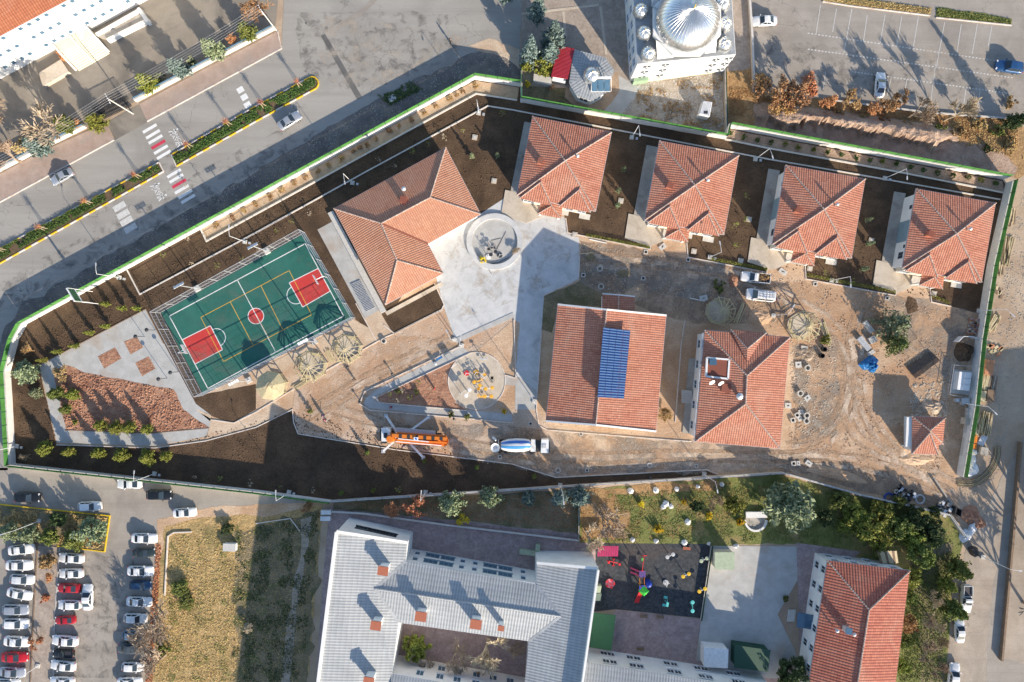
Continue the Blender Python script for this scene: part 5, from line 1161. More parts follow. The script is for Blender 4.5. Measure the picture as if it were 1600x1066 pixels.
stack('slab_pallet','pale cut slabs stacked across the east wall',1509,658,2.0,1.2,1,3,5,'concrete_sand',-8,.28,item='slab')
stack('slab_pallet','pale stone slabs beside the blue tarpaulin',1355,511,.9,2.4,2,2,3,'concrete_cast',38,.22,item='slab'); stack('slab_pallet','white paving slabs near the two pines',1361,531,1.4,1.2,2,2,3,'concrete_cast',28,.25,item='slab')
stack('slab_pallet','small white slab pile touching the blue tarpaulin',1359,551,1.2,.7,2,2,3,'concrete_cast',30,.22,item='slab'); stack('board_stack','grey green boards under glass sheet by the track',1348,537,1.0,2.9,1,4,4,'galv',40,.16,item='board')
mound('plastic_heap','crumpled white plastic sheeting beside the green fence',1516,728,1.5,2.0,.9,'plastic_sheet','plastic sheet',seed=31,amp=.8,n=16)
mound('plastic_heap','small white plastic heap near the orange pallets',1518,708,.9,.9,.7,'plastic_sheet','plastic sheet',seed=33,amp=.8,n=12)
mound('debris_heap','white broken debris at the lower site corner',1513,830,1.2,2.2,.6,'plastic_sheet','debris',seed=35,amp=.9,n=14,rz=-.6)
ph = thing('pipe_bundle', 'bundle of long curved yellow brown pipes on the street side', 'pipes', W(1530,745))
for k in range(9):
    o = k*.28; pts_ = [W(1495,750+o*4)+Vector((0,0,.1+.05*(k % 3)))]
    for s_ in range(1, 9): a_ = s_/8*1.7; pts_.append(W(1505+ (48+o*4)*math.sin(a_), 705+(46+o*5)*math.cos(a_))+Vector((0,0,.1+.05*(k % 3)+.1*math.sin(s_))))
    MB().tube(pts_, .07, 5).obj('pipe', M['wood_raw' if k % 2 else 'wood_dark'], ph)
def coil(x, y, r_, m, lb):
    c = W(x, y); t = thing('pipe_coil', lb, 'coil', c)
    for k in range(6):
        rr = r_*(.72+.09*(k % 3)); MB().tube([c+Vector((rr*math.cos(2*math.pi*j/24), rr*math.sin(2*math.pi*j/24), .08+.1*(k//3))) for j in range(25)], .06, 6, cap=False).obj('turn', M[m], t)
coil(1388.5,778,1.05,'pipe_blue','coil of deep blue pipe by the lower site wall'); coil(1437,780,.95,'col_grey','coil of grey hose by the lower site wall')
stack('scrap_heap','dark machine parts and scrap next to the blue coil',1403,770,1.4,2.2,4,3,2,('col_black','galv','concrete_old'),-40,.3,jit=.8,item='scrap'); stack('scrap_heap','scrap metal and crates between the two coils',1420,775,1.3,1.6,3,3,2,('col_black','galv','dark_steel'),-50,.3,jit=.8,item='scrap')
stack('scrap_heap','grey crates and sheet scrap in the lower site corner',1472,795,2.4,2.2,3,4,2,('galv','dark_steel','concrete_old'),-30,.3,jit=.7,item='scrap')
# gate leaf posts at the entrance
t = thing('entrance_beam', 'long steel beam lying at the site entrance', 'beam', W(1470,770)); MB().beam(W(1456,746)+Vector((0,0,.2)), W(1484,787)+Vector((0,0,.2)), .5, .4).obj('beam_body', M['concrete_old'], t); MB().beam(W(1455,747)+Vector((0,0,.46)), W(1483,788)+Vector((0,0,.46)), .2, .1).obj('flange', M['dark_steel'], t)
t = thing('skip_frame', 'black steel frame bin at the site entrance', 'bin', W(1492,797)); 
for a_, b_ in (((1488,790),(1497,795)),((1497,795),(1495,806)),((1495,806),(1486,801)),((1486,801),(1488,790))): MB().beam(W(*a_)+Vector((0,0,.6)), W(*b_)+Vector((0,0,.6)), .12, 1.2).obj('side', M['dark_steel'], t)
t = thing('dumpster', 'dark green rubbish container at the street side', 'container', W(1518,860))
MB().box(W(1518,860)+Vector((0,0,.6)), (1.0,1.5,1.1), R(20)).obj('body', M['dark_steel'], t); MB().box(W(1518,860)+Vector((0,0,1.2)), (1.05,1.55,.1), R(20)).obj('lid', M['col_black'], t)
t = thing('reflecting_pool', 'white rimmed half-round pool in the shaded garden', 'pool', W(1180,815))
pl = [(1164,802),(1197,802)] + [(1180+16.5*math.cos(a_), 812+17*math.sin(a_)) for a_ in [math.pi*k/12 for k in range(13)]]
pw = [W(*p) for p in pl]
MB().prism([W(1164,799),W(1197,799),W(1197,808),W(1164,808)], .02, .6).obj('back_wall', M['plaster_white'], t)
for i in range(2, len(pw)-1): MB().beam(pw[i]+Vector((0,0,.2)), pw[i+1]+Vector((0,0,.2)), .35, .42).obj('rim', M['plaster_white'], t)
MB().prism([W(1165,808)]+[W(1180+15*math.cos(a_), 812+15*math.sin(a_)) for a_ in [math.pi-math.pi*k/12 for k in range(13)]]+[W(1195,808)], .03, .1).obj('basin_floor', M['concrete_old'], t)
# ------------------------------------------------------------------ vehicles (built once per kind, nose along +x, then copied)
def wheels(t, xs, w, r_=.31, wd=.2):
    for x in xs:
        for s in (-1, 1):
            c = Vector((x, s*(w/2-wd*.45), r_))
            o = MB().tube([c-Vector((0,wd/2,0)), c+Vector((0,wd/2,0))], r_, 14).obj('wheel', M['rubber_black'], t)
            MB().tube([c+Vector((0,s*wd*.5,0)), c+Vector((0,s*(wd*.5+.015),0))], r_*.62, 12).obj('rim', M['steel'], o)
def loft(stn, prof):
    mb = MB(); n = len(prof(stn[0])); 
    for s in stn: mb.v += [tuple(p) for p in prof(s)]
    for i in range(len(stn)-1):
        for k in range(n-1): mb.f.append((i*n+k, i*n+k+1, (i+1)*n+k+1, (i+1)*n+k))
    mb.f.append(tuple(range(n-1, -1, -1))); mb.f.append(tuple((len(stn)-1)*n+k for k in range(n)))
    return mb
def make_car(kind):
    Ld, Wd, H, g = {'sedan': (4.5,1.78,1.45,(.40,.08,-.38,-.70)), 'hatch': (4.0,1.72,1.48,(.46,.14,-.66,-.93)), 'suv': (4.5,1.86,1.68,(.44,.14,-.70,-.94)), 'van': (4.6,1.85,1.85,(.62,.36,-.88,-.97)), 'pickup': (5.2,1.86,1.75,(.44,.18,-.08,-.14))}[kind]
    t = thing('car', '', 'car'); hx = Ld/2
    zb = lambda s: (.60 + .30*min(1, (1-s)/.45)) if s > .45 else (.93 if s > -.85 else .88)
    if kind == 'suv': zb = lambda s: (.78 + .26*min(1, (1-s)/.5)) if s > .45 else 1.04
    if kind == 'van': zb = lambda s: (.80 + .28*min(1, (1-s)/.4)) if s > .55 else 1.08
    if kind == 'pickup': zb = lambda s: (.85 + .22*min(1, (1-s)/.5)) if s > .45 else (1.07 if s > -.15 else .98)
    hw = lambda s: Wd/2*(1-.24*max(0, (abs(s)-.72)/.28)**2.2)
    def prof(s):
        w, z, x = hw(s), zb(s), s*hx
        half = [(w*.90,.24),(w*.99,.36),(w,.58),(w*.975,z-.10),(w*.90,z-.015),(w*.5,z+.035),(0,z+.05)]
        return [Vector((x, -y, zz)) for y, zz in half] + [Vector((x, y, zz)) for y, zz in half[-2::-1]]
    st = [-1,-.975,-.92,-.8,-.6,-.3,0,.3,.5,.62,.75,.86,.94,.98,1]
    body = loft(st, prof).obj('body', M['paint_white'], t, smooth=True)
    wb, rf0, rr0, rb = g; zr = H
    def ring_at(s, z, k): return (s*hx, Wd/2*k, z)
    q = [ring_at(wb, zb(wb)-.02, .86), ring_at(rf0, zr-.06, .70), ring_at((rf0+rr0)/2, zr, .71), ring_at(rr0, zr-.07, .68), ring_at(rb, zb(rb)-.02, .82)]
    gh = MB(); rows = []
    for x, y, z in q: rows.append([Vector((x,-y,z)), Vector((x,-y*.55,z+.035 if z > 1.1 else z)), Vector((x,y*.55,z+.035 if z > 1.1 else z)), Vector((x,y,z))])
    for i in range(4):
        for k in range(3): gh.add([rows[i][k], rows[i][k+1], rows[i+1][k+1], rows[i+1][k]], [(0,1,2,3)])
    bl = [Vector((wb*hx, s*Wd/2*.86, zb(wb)-.02)) for s in (-1,1)]; mid = [Vector(((rf0+rr0)/2*hx, s*Wd/2*.90, zb(0)-.02)) for s in (-1,1)]
    for s, j in ((-1,0),(1,3)):
        m_ = mid[0 if s < 0 else 1]; f1 = [rows[0][j], rows[1][j], rows[2][j], m_]; f2 = [m_, rows[2][j], rows[3][j], rows[4][j]]
        for f in (f1, f2): gh.poly(f if s < 0 else f[::-1])
    gh.obj('cabin', M['paint_white'], t)
    def pane(pts, nm, off=.018):
        pts = [Vector(p) for p in pts]; n = (pts[1]-pts[0]).cross(pts[2]-pts[0]).normalized(); c = sum(pts, Vector())/len(pts)
        if n.dot(c-Vector((0,0,.8))) < 0: n = -n; pts = pts[::-1]
        MB().poly([p + n*off for p in pts]).obj(nm, M['glass'], t)
    L_ = lambda a, b, f: a.lerp(b, f)
    pane([L_(rows[0][0],rows[0][3],.05)+Vector((-.03,0,.05)), L_(rows[0][0],rows[0][3],.95)+Vector((-.03,0,.05)), L_(rows[1][0],rows[1][3],.94), L_(rows[1][0],rows[1][3],.06)], 'windshield', .05)
    pane([L_(rows[4][0],rows[4][3],.06)+Vector((.03,0,.06)), L_(rows[4][0],rows[4][3],.94)+Vector((.03,0,.06)), L_(rows[3][0],rows[3][3],.92), L_(rows[3][0],rows[3][3],.08)], 'rear_window', .05)
    for s, j in ((-1,0),(1,3)):
        m_ = mid[0 if s < 0 else 1]
        pane([L_(rows[0][j],m_,.2)+Vector((0,0,.05)), m_+Vector((.05,0,.07)), L_(rows[2][j],m_,.12)+Vector((.05,0,0)), L_(rows[1][j],rows[2][j],.1)-Vector((0,0,.06))], 'side_window')
        pane([m_+Vector((-.05,0,.07)), L_(rows[4][j],m_,.25)+Vector((0,0,.06)), L_(rows[3][j],rows[2][j],.12)-Vector((0,0,.06)), L_(rows[2][j],m_,.12)-Vector((.05,0,0))], 'side_window')
        MB().box((wb*hx*.86, s*(Wd/2+.07), zb(.3)+.05), (.14,.2,.13)).obj('mirror', M['paint_white'], t)
        MB().box((hx*.955, s*Wd/2*.66, zb(.97)-.02), (.18,.34,.13), -s*.35).obj('headlight', M['plastic_sheet'], t)
        MB().box((-hx*.97, s*Wd/2*.68, zb(-.97)-.10), (.12,.3,.16), s*.25).obj('taillight', M['col_red'], t)
    wheels(t, (hx*.60, -hx*.58), Wd)
    if kind == 'van':
        for y in (-.35, 0, .35): MB().beam((rf0*hx, y, zr+.07), (rr0*hx, y, zr+.07), .06, .04).obj('roof_bar', M['galv'], t)
        for x in (-1.6,-1.1,-.6,-.1,.4): MB().beam((x, -.6, zr+.09), (x, .6, zr+.09), .06, .04).obj('roof_bar', M['galv'], t)
    if kind == 'pickup':
        for a_, b_ in (((-.2*hx,-.82),(-hx*.96,-.82)), ((-.2*hx,.82),(-hx*.96,.82)), ((-hx*.96,-.82),(-hx*.96,.82))): MB().beam((a_[0],a_[1],1.18), (b_[0],b_[1],1.18), .08, .34).obj('bed_side', M['paint_white'], t)
        MB().box((-hx*.58, 0, 1.06), (hx*.74, 1.5, .04)).obj('bed_floor', M['dark_steel'], t)
    return t
CARS = {k: make_car(k) for k in ('sedan', 'hatch', 'suv', 'van', 'pickup')}
# keep prototypes out of the picture: they are moved to their own first place below
used_first = set()
def car(kind, col, x, y, ang, label, group=None, scale=1.0, name='parked_car'):
    c = W(x, y, .6); c.z = .02; rj = random.Random(int(x*13+y*7)); ang += rj.uniform(-2.5,2.5); scale *= rj.uniform(.95,1.05)
    if col == 'white' and kind not in used_first:
        used_first.add(kind); o = CARS[kind]; o.location = c; o.rotation_euler = (0,0,R(ang)); o.scale = (scale,)*3
    else: o = copy_tree(CARS[kind], c, R(ang), scale, omat={'paint_white': M['paint_'+col]} if col != 'white' else None)
    o.name = name
    tag(o, label, 'van' if kind == 'van' else 'pickup' if kind == 'pickup' else 'car', group); return o
GA, GB, GC = 'cars in the row against the dark kerb', 'cars in the row against the grey kerb', 'cars in the row beside the dry grass field'
LA, LB_, LC = 'white car parked in the row against the dark kerb', 'white car parked in the row against the grey kerb', 'white car parked in the row beside the dry grass field'
for x, y, a, k in ((34,858.6,8,'sedan'),(31,883,-1,'sedan'),(31,928,-10,'sedan'),(28,1002,-6,'sedan'),(26,974,1,'suv'),(12,1068,0,'sedan')): car(k, 'white', x, y, a, LA if k == 'sedan' else 'tall white car in the row against the dark kerb', GA)
car('suv','silver',26,952,-2,'silver tall car parked in the row against the dark kerb',GA); car('hatch','pearl',35.5,905,-2,'pearl grey hatchback in the row against the dark kerb',GA)
car('sedan','red',24,1026.5,0,'red car with leaf litter in the row against the dark kerb',GA); car('sedan','silver',20,1050,-3,'dull silver car next to the red one at the dark kerb',GA)
for x, y, a, k in ((112,872,-3,'sedan'),(111.5,896,-1,'sedan'),(109,945,1,'hatch'),(102,1001,-2,'sedan'),(99,1040,-6,'sedan'),(97.5,1065,0,'sedan')): car(k, 'white', x, y, a+180, LB_ if k == 'sedan' else 'short white hatchback between the two red cars', GB)
car('sedan','red',107.7,919,178,'red car beside the white one parked across the lane',GB,.88); car('sedan','red',102,969,181,'red car next to the white hatchback at the grey kerb',GB,.86); car('pickup','black',99,1021.5,182,'black pickup in the row against the grey kerb',GB,.72)
car('sedan','white',137.5,933,92,'white car standing across the lane behind the red one')
for x, y, a, k in ((226,841,-1,'sedan'),(220,892,-1,'sedan'),(218,940,-2,'sedan'),(212,966,-3,'hatch'),(208,1042,0,'hatch'),(203,1066,0,'sedan')): car(k, 'white', x, y, a, LC if k == 'sedan' else 'white hatchback half under the bare trees by the field', GC)
car('sedan','darkgreen',225,864,1,'dark green car in the row beside the dry grass field',GC,.9); car('suv','navy',220,914,0,'dark navy car in the row beside the dry grass field',GC,.84)
car('hatch','bluegrey',210,992,-2,'blue grey hatchback half under the bare trees',GC); car('sedan','gunmetal',206,1013,-5,'long dark grey car in the row beside the field',GC,1.05)
car('sedan','white',203,756,180,'white car parked against the low green fenced wall'); car('suv','black',249.5,773,0,'black car standing on the lane beside the low wall',None,.98)
car('suv','black',43.6,777,0,'dark car parked beside the yellow kerbed tree island',None,.95); car('suv','white',141,791,0,'white car with dark sunroof beside the tree island',None,.9)
car('sedan','white',289,801,2,'white car parked on the earth verge near the field corner',None,.93)
car('sedan','silver',452.7,188.7,31,'silver car driving along the main road by the median tip',None,.98,'driving_car'); car('sedan','silver',97,276,211,'silver car driving past the school footway',None,.92,'driving_car')
car('sedan','white',1194,33,180,'white car at the corner of the bays near the mosque'); car('sedan','white',1375,133,84,'white car parked nose down at the autumn trees')
car('suv','blue',1576,105,172,'dark blue car parked alone at the end of the bays',None,1.05)
car('sedan','white',1499,985,88,'white car parked in the street under the pines'); car('sedan','white',1489.6,1056,85,'white car further down the street below the pines')
car('pickup','white',1509,935,-94,'white pickup parked in the street, its bed towards the site',None,.98)
car('pickup','white',1180,434,176,'white pickup loaded with branches in front of the houses',None,.98); car('van','white',1188,461.5,174,'white van with metal roof rack next to the loaded pickup',None,1.14)
for k in CARS:
    if k not in used_first: kill(CARS[k])
bpy.context.view_layer.update()
ld = thing('branch_load', 'brown load of branches and soil on the white pickup bed', 'load', W(1191,433,1.1))
for k in range(60):
    c = W(1182+random.uniform(0,19), 433+random.uniform(-6,6), 1.15); a_ = random.uniform(0,6.3); l_ = random.uniform(.3,.8)
    MB().beam(c, c+Vector((math.cos(a_)*l_, math.sin(a_)*l_, random.uniform(.1,.45))), .05, .05).obj('branch', M['twig_brown' if k % 3 else 'leaf_orange'], ld)
# ---- concrete pump truck
t = thing('concrete_pump_truck', 'concrete pump truck with folded orange boom and spread outriggers', 'truck', W(645,684))
z0 = lambda x, y, z: W(x, y, z)
MB().prism([W(596,669,2.9),W(609,669,2.9),W(609,690,2.9),W(596,690,2.9)], .7, 2.9, bot=True).obj('cab', M['paint_white'], t)
MB().prism([W(594.5,670.5,2),W(596,670,2),W(596,689,2),W(594.5,688.5,2)], 1.6, 2.5, bot=True).obj('windshield', M['glass'], t)
MB().box(W(602.5,680.5,2.95), (.6,.9,.08)).obj('roof_hatch', M['glass'], t)
for y in (668, 691): MB().box(W(597,y,2.2), (.25,.35,.5)).obj('mirror', M['dark_steel'], t)
MB().prism([W(609,673,1),W(690,677,1),W(690,693,1),W(609,689,1)], .7, 1.1, bot=True).obj('chassis', M['dark_steel'], t)
MB().prism([W(619,668.5,1.8),W(680,674,1.8),W(680,680,1.8),W(619,675,1.8)], 1.1, 1.8).obj('deck_box', M['galv'], t)
MB().prism([W(620,686,1.6),W(692,692,1.6),W(692,698,1.6),W(620,692,1.6)], 1.1, 1.5).obj('side_deck', M['paint_orange'], t)
for j, (ya, yb, zz, w) in enumerate(((676.5,682,2.9,.32),(680.5,686,3.6,.6),(687.5,692,3.0,.34),(691,695.5,2.5,.32))):
    MB().beam(W(613 if j == 1 else 620,ya,zz), W(698 if j < 3 else 694,yb,zz), w, .6).obj('boom_section', M['paint_orange'], t)
MB().beam(W(622,685.5,3.75), W(670,690.5,3.75), .16, .16).obj('delivery_pipe', M['white_metal'], t); MB().beam(W(618,690,3.2), W(690,696.5,2.95), .16, .16).obj('delivery_pipe', M['white_metal'], t)
c = W(614,682,0); MB().lathe((c.x, c.y, 1.1), [(.9,0),(.8,1.6),(.55,2.5)], 14).obj('turret', M['paint_orange'], t)
c = W(694,687,0); MB().lathe((c.x, c.y, .9), [(.4,0),(.9,.8),(1.0,.95),(.85,.9),(.3,.2)], 12).obj('hopper', M['paint_orange'], t)
MB().box(W(650,686,4.12), (.8,.6,.03), R(-5)).obj('emblem', M['plastic_sheet'], t); MB().box(W(650,686,4.14), (.3,.42,.03), R(40)).obj('emblem_mark', M['paint_mixblue'], t)
for a_, b_ in (((624,681),(603.5,650)), ((641,673),(669.5,652)), ((616,690),(599,705)), ((640,692),(661.5,715))):
    o = MB().beam(W(*a_, 1.2), W(*b_, 1.0), .36, .4).obj('outrigger', M['white_metal'], t); e_ = W(*b_); MB().tube([e_+Vector((0,0,.05)), e_+Vector((0,0,1.15))], .1, 8).obj('jack', M['galv'], o); MB().box(e_+Vector((0,0,.09)), (.7,.7,.08)).obj('foot_plate', M['galv'], o)
for x in (601,655,667,679):
    for y in (671+ (x-601)*.05, 690+(x-601)*.06):
        c = W(x, y); MB().tube([c+Vector((0,-.18,.5)), c+Vector((0,.18,.5))], .5, 14).obj('wheel', M['rubber_black'], t)
for f_ in (.15,.3,.45,.6,.75,.9): MB().box(W(613+85*f_, 680.5+5.5*f_, 3.94), (.5,.68,.05), R(-4)).obj('boom_strap', M['dark_steel'], t)
MB().beam(W(617,684,3.2), W(640,680,2.2), .16, .16).obj('hydraulic_ram', M['galv'], t); MB().beam(W(655,681,2.6), W(690,684.5,2.5), .2, .2).obj('hydraulic_ram', M['galv'], t)
# ---- mixer truck
t = thing('concrete_mixer_truck', 'concrete mixer truck with blue and white striped drum', 'truck', W(815,696))
MB().prism([W(846,687,2.9),W(857.5,687,2.9),W(857,708,2.9),W(845,708,2.9)], .7, 2.9, bot=True).obj('cab', M['paint_white'], t)
MB().prism([W(857.5,688,2),W(859,689,2),W(858.5,706,2),W(857,707,2)], 1.5, 2.5, bot=True).obj('windshield', M['glass'], t)
MB().box(W(850.5,697.5,2.95), (.7,.7,.08)).obj('roof_hatch', M['col_grey'], t)
MB().prism([W(776,690,1),W(846,688,1),W(846,706,1),W(776,703,1)], .7, 1.1, bot=True).obj('chassis', M['dark_steel'], t)
MB().prism([W(830,687,2.2),W(837,688,2.2),W(837,706,2.2),W(829,706,2.2)], 1.1, 2.2).obj('water_tank', M['white_metal'], t)
MB().prism([W(838.5,689,2),W(844,689,2),W(844,705,2),W(838.5,705,2)], 1.1, 1.9).obj('engine_bay', M['dark_steel'], t)
xa, xb = W(783,695.5,2.4), W(829,695.5,2.4); ax = (xb-xa); prof_ = [(0,.62),(.06,.86),(.25,1.12),(.5,1.24),(.78,1.18),(.95,1.0),(1,.7)]
dz = lambda f: 2.75 - .35*f
def drum_part(a0, a1, off, m, nm, par, n=24):
    mb = MB(); k = max(2, int((a1-a0)/(2*math.pi)*n)); 
    for f, r_ in prof_:
        for j in range(k+1): a_ = a0+(a1-a0)*j/k; p = xa+ax*f; mb.v.append((p.x, p.y+(r_+off)*math.cos(a_), dz(f)+(r_+off)*math.sin(a_)))
    for i in range(len(prof_)-1):
        for j in range(k): mb.f.append((i*(k+1)+j, i*(k+1)+j+1, (i+1)*(k+1)+j+1, (i+1)*(k+1)+j))
    return mb.obj(nm, M[m], par, smooth=True)
dm = drum_part(0, 2*math.pi, 0, 'paint_white', 'drum', t, 32)
drum_part(R(38), R(66), .02, 'paint_mixblue', 'drum_stripe', dm); drum_part(R(90), R(116), .02, 'paint_skyblue', 'drum_stripe', dm)
for dx in (0, 3.4): c = W(813+dx, 692.5, 3.85); MB().tube([c+Vector((.17*math.cos(2*math.pi*j/14), .15*math.sin(2*math.pi*j/14), 0)) for j in range(15)], .035, 5, cap=False).obj('drum_logo', M['col_blue'], dm)
c = W(774.5,695.5,0); MB().lathe((c.x, c.y, 2.4), [(.35,0),(.75,.75),(.8,.8),(.68,.75),(.2,.1)], 14).obj('hopper', M['white_metal'], t)
MB().beam(W(775,688,1.8), W(770,683,1.0), .4, .15).obj('chute', M['galv'], t); MB().beam(W(779,687,.9), W(779,705,2.9), .1, .1).obj('ladder', M['galv'], t)
for x in (783,793,832,848):
    for y in (688, 706):
        c = W(x, y); MB().tube([c+Vector((0,-.18,.5)), c+Vector((0,.18,.5))], .5, 14).obj('wheel', M['rubber_black'], t)
# ------------------------------------------------------------------ trees and plants
def rv(rnd): 
    while True:
        v = Vector((rnd.uniform(-1,1), rnd.uniform(-1,1), rnd.uniform(-1,1)))
        if .05 < v.length < 1: return v.normalized()
def leafq(mb, p, s, rnd, el=1.0, up=.6):
    n = (rv(rnd) + Vector((0,0,up))).normalized(); a = n.cross(rv(rnd)).normalized(); b = n.cross(a)
    a = a*s*el; b = b*s*.55
    o = len(mb.v); mb.v += [tuple(p-a), tuple(p+b), tuple(p+a), tuple(p-b)]; mb.f.append((o, o+1, o+2, o+3))
def stems(base_r, ht, n=7, r2=.02, lean=.04, seed=1):
    rnd = random.Random(seed); pts = [Vector((0,0,-.05))]
    for i in range(1, n+1): pts.append(Vector((rnd.uniform(-lean,lean), rnd.uniform(-lean,lean), ht*i/n)))
    return MB().tube(pts, base_r, 6, r2)
PT = {}
def ptree(key, name, trunk, crown, bm='bark', cm='needle_green'):
    t = thing(name, '', 'tree'); trunk.obj('trunk', M[bm], t)
    if crown: crown.obj('crown', M[cm], t)
    PT[key] = t
def gen_pine(seed, ht=2.2, nb=80, lf=52, s=.085, low=.12, fat=.75):
    rnd = random.Random(seed); mb = MB(); tk = stems(.07, ht, seed=seed)
    for i in range(nb):
        f = low + (1-low)*(i+.5)/nb; a = i*2.4 + rnd.uniform(-.3,.3); ln = (1-f)**fat*rnd.uniform(.65,1.12)*(1+.25*noise.noise(Vector((math.cos(a), math.sin(a), f*3+seed)))); ln = max(.12, ln)
        z0 = f*ht; d = Vector((math.cos(a), math.sin(a), rnd.uniform(.05,.45)))
        tk.tube([Vector((0,0,z0)), Vector((0,0,z0))+d*ln*.85], .018, 3, .006, cap=False)
        for k in range(int(lf*(.35+ln))):
            g_ = rnd.uniform(.25,1.02); p = Vector((0,0,z0)) + d*ln*g_ + rv(rnd)*.10*(.5+ln)
            leafq(mb, p, s*rnd.uniform(.6,1.3), rnd, 1.3)
    return tk, mb
def gen_broad(seed, ht=1.7, nc=46, lf=85, s=.085, zc=.95, zr=.72):
    rnd = random.Random(seed); mb = MB(); tk = stems(.06, ht*.75, seed=seed)
    for i in range(nc):
        v = rv(rnd); rr = rnd.uniform(.5,1.0)*(1+.35*noise.noise(v*1.7+Vector((seed,0,0)))); c = Vector((v.x*rr, v.y*rr, zc + v.z*rr*zr))
        if c.z < .15: c.z = .15+rnd.random()*.2
        tk.tube([Vector((0,0,ht*.25)), c*.5+Vector((0,0,ht*.2)), c], .022, 3, .006, cap=False)
        cr = rnd.uniform(.14,.30)
        for k in range(lf): leafq(mb, c + rv(rnd)*cr*rnd.random()**.5, s*rnd.uniform(.6,1.3), rnd)
    return tk, mb
def gen_bare(seed, ht=1.9, depth=4, leaves=0, s=.07, r0=.055, spread=.66, kids=(5,5,5,4)):
    rnd = random.Random(seed); mb = MB(); lv = MB(); tips = []
    def grow(p, d, ln, r_, k):
        q = p + d*ln*.5 + rv(rnd)*ln*.06; e_ = p + d*ln + rv(rnd)*ln*.1
        mb.tube([p, q, e_], max(r_, .0125), 3 if k else 5, max(r_*.55, .0085), cap=False)
        if k >= depth: tips.append((q, e_)); return
        for j in range(kids[min(k, len(kids)-1)]):
            n = (d + rv(rnd)*spread*(1.15 if k == 0 else 1) + Vector((0,0,.12))).normalized(); b0 = q.lerp(e_, rnd.uniform(.1,1))
            grow(b0, n, ln*rnd.uniform(.55,.78), r_*.55, k+1)
    grow(Vector((0,0,-.05)), Vector((0,0,1)), ht*.36, r0, 0)
    for a_, b_ in tips:
        for j in range(leaves): leafq(lv, a_.lerp(b_, rnd.uniform(0,1.1)) + rv(rnd)*.06, s*rnd.uniform(.6,1.3), rnd)
    return mb, (lv if leaves else None)
for i in range(3): ptree('pine%d' % i, 'pine_tree', *gen_pine(11+i))
ptree('psparse', 'pine_tree', *gen_pine(19, 2.2, 46, 40, .07, .15, .6), cm='needle_pale')
for i in range(2): ptree('spruce%d' % i, 'spruce_tree', *gen_pine(21+i, 4.4, 120, 44, .085, .08, .85), cm='needle_blue')
for i in range(3): ptree('broad%d' % i, 'broadleaf_tree', *gen_broad(31+i), cm='leaf_green')
for i in range(3): ptree('bare%d' % i, 'bare_tree', *gen_bare(41+i), bm='twig')
for i in range(3): ptree('autumn%d' % i, 'autumn_tree', *gen_bare(51+i, leaves=3, s=.055), bm='twig', cm='leaf_orange')
for i in range(2): ptree('shrub%d' % i, 'shrub', *gen_broad(61+i, .8, 16, 45, .13, .42, .4), cm='hedge_green')
for i in range(2): ptree('dryshrub%d' % i, 'dry_shrub', *gen_bare(66+i, 1.0, 2, 3, .10, .05, 1.2, (9,6)), bm='twig_brown', cm='twig_brown')
for i in range(2): ptree('sapling%d' % i, 'sapling', *gen_broad(71+i, 2.6, 7, 16, .13, 1.9, .9), bm='bark_pale', cm='leaf_green')
ptree('thuja', 'young_conifer', *gen_pine(77, 3.6, 40, 26, .16, .06, .55), cm='needle_pale')
def plant(key, x, y, r_, h, label, group=None, mat=None, z=0.0, bark=None, cat='tree', name=None):
    """r_ = crown radius in photo pixels, h = height in metres"""
    pr = PT[key]; hz = {'p': 2.2, 's': 4.4, 'b': 1.9, 'a': 1.9, 't': 3.6}.get(key[0], 1.7)
    if key.startswith('broad'): hz = 1.75
    if key.startswith('spruce'): hz = 4.4
    if key.startswith('shrub') : hz = .85
    if key.startswith('dry'): hz = 1.0
    if key.startswith('sapling'): hz = 2.6
    rm = r_/PXM*({'b': 1.45, 'a': 1.35, 'p': 1.12 if key != 'psparse' else 1.0, 's': 1.2}.get(key[0], 1.0 if key[0] != 'd' else 1.8) if not key.startswith(('broad','sap','shr')) else 1.0); p = W(x, y, h*.5); p.z = z; om = {}
    if mat:
        for ch in pr.children:
            if ch.name.startswith('crown'): om[ch.data.materials[0].name] = M[mat]
    if bark:
        for ch in pr.children:
            if ch.name.startswith('trunk'): om[ch.data.materials[0].name] = M[bark]
    o = copy_tree(pr, p, random.uniform(0, 6.28), (rm, rm, h/hz), omat=om)
    if name: o.name = name
    return tag(o, label, cat, group)
# along the school wall (north west)
G1 = 'trees along the white school wall'
plant('pine0',228,128,16,5.5,'yellow green pine beside the school gate',G1,'leaf_yellowgreen'); plant('pine1',276,106,16,6,'blue green pine in the school hedge row',G1,'needle_blue'); plant('pine2',330,76,18,6.5,'pale grey green pine by the school wall',G1,'needle_pale')
plant('pine0',384,49,15,5.5,'dark green pine near the end of the school wall',G1,'leaf_green'); plant('pine1',98,194,17,5,'dull green pine west of the gate',G1,'leaf_green'); plant('pine2',148,190,16,4.5,'yellow pine right beside the gate post',G1,'leaf_yellowgreen'); plant('pine0',56,226,21,6,'wide blue green pine west of the gate',G1,'needle_blue')
plant('bare0',66,190,34,10,'big pale bare tree in the school yard',G1,bark='twig_pale'); plant('bare1',12,245,24,7,'bare brown tree at the west school wall',G1,bark='twig'); plant('autumn0',35,228,15,5,'dry yellow bush tree beside the wide pine',G1,'grass_dry'); plant('bare2',398,8,26,8,'reddish bare tree at the yard corner',G1,bark='twig_brown')
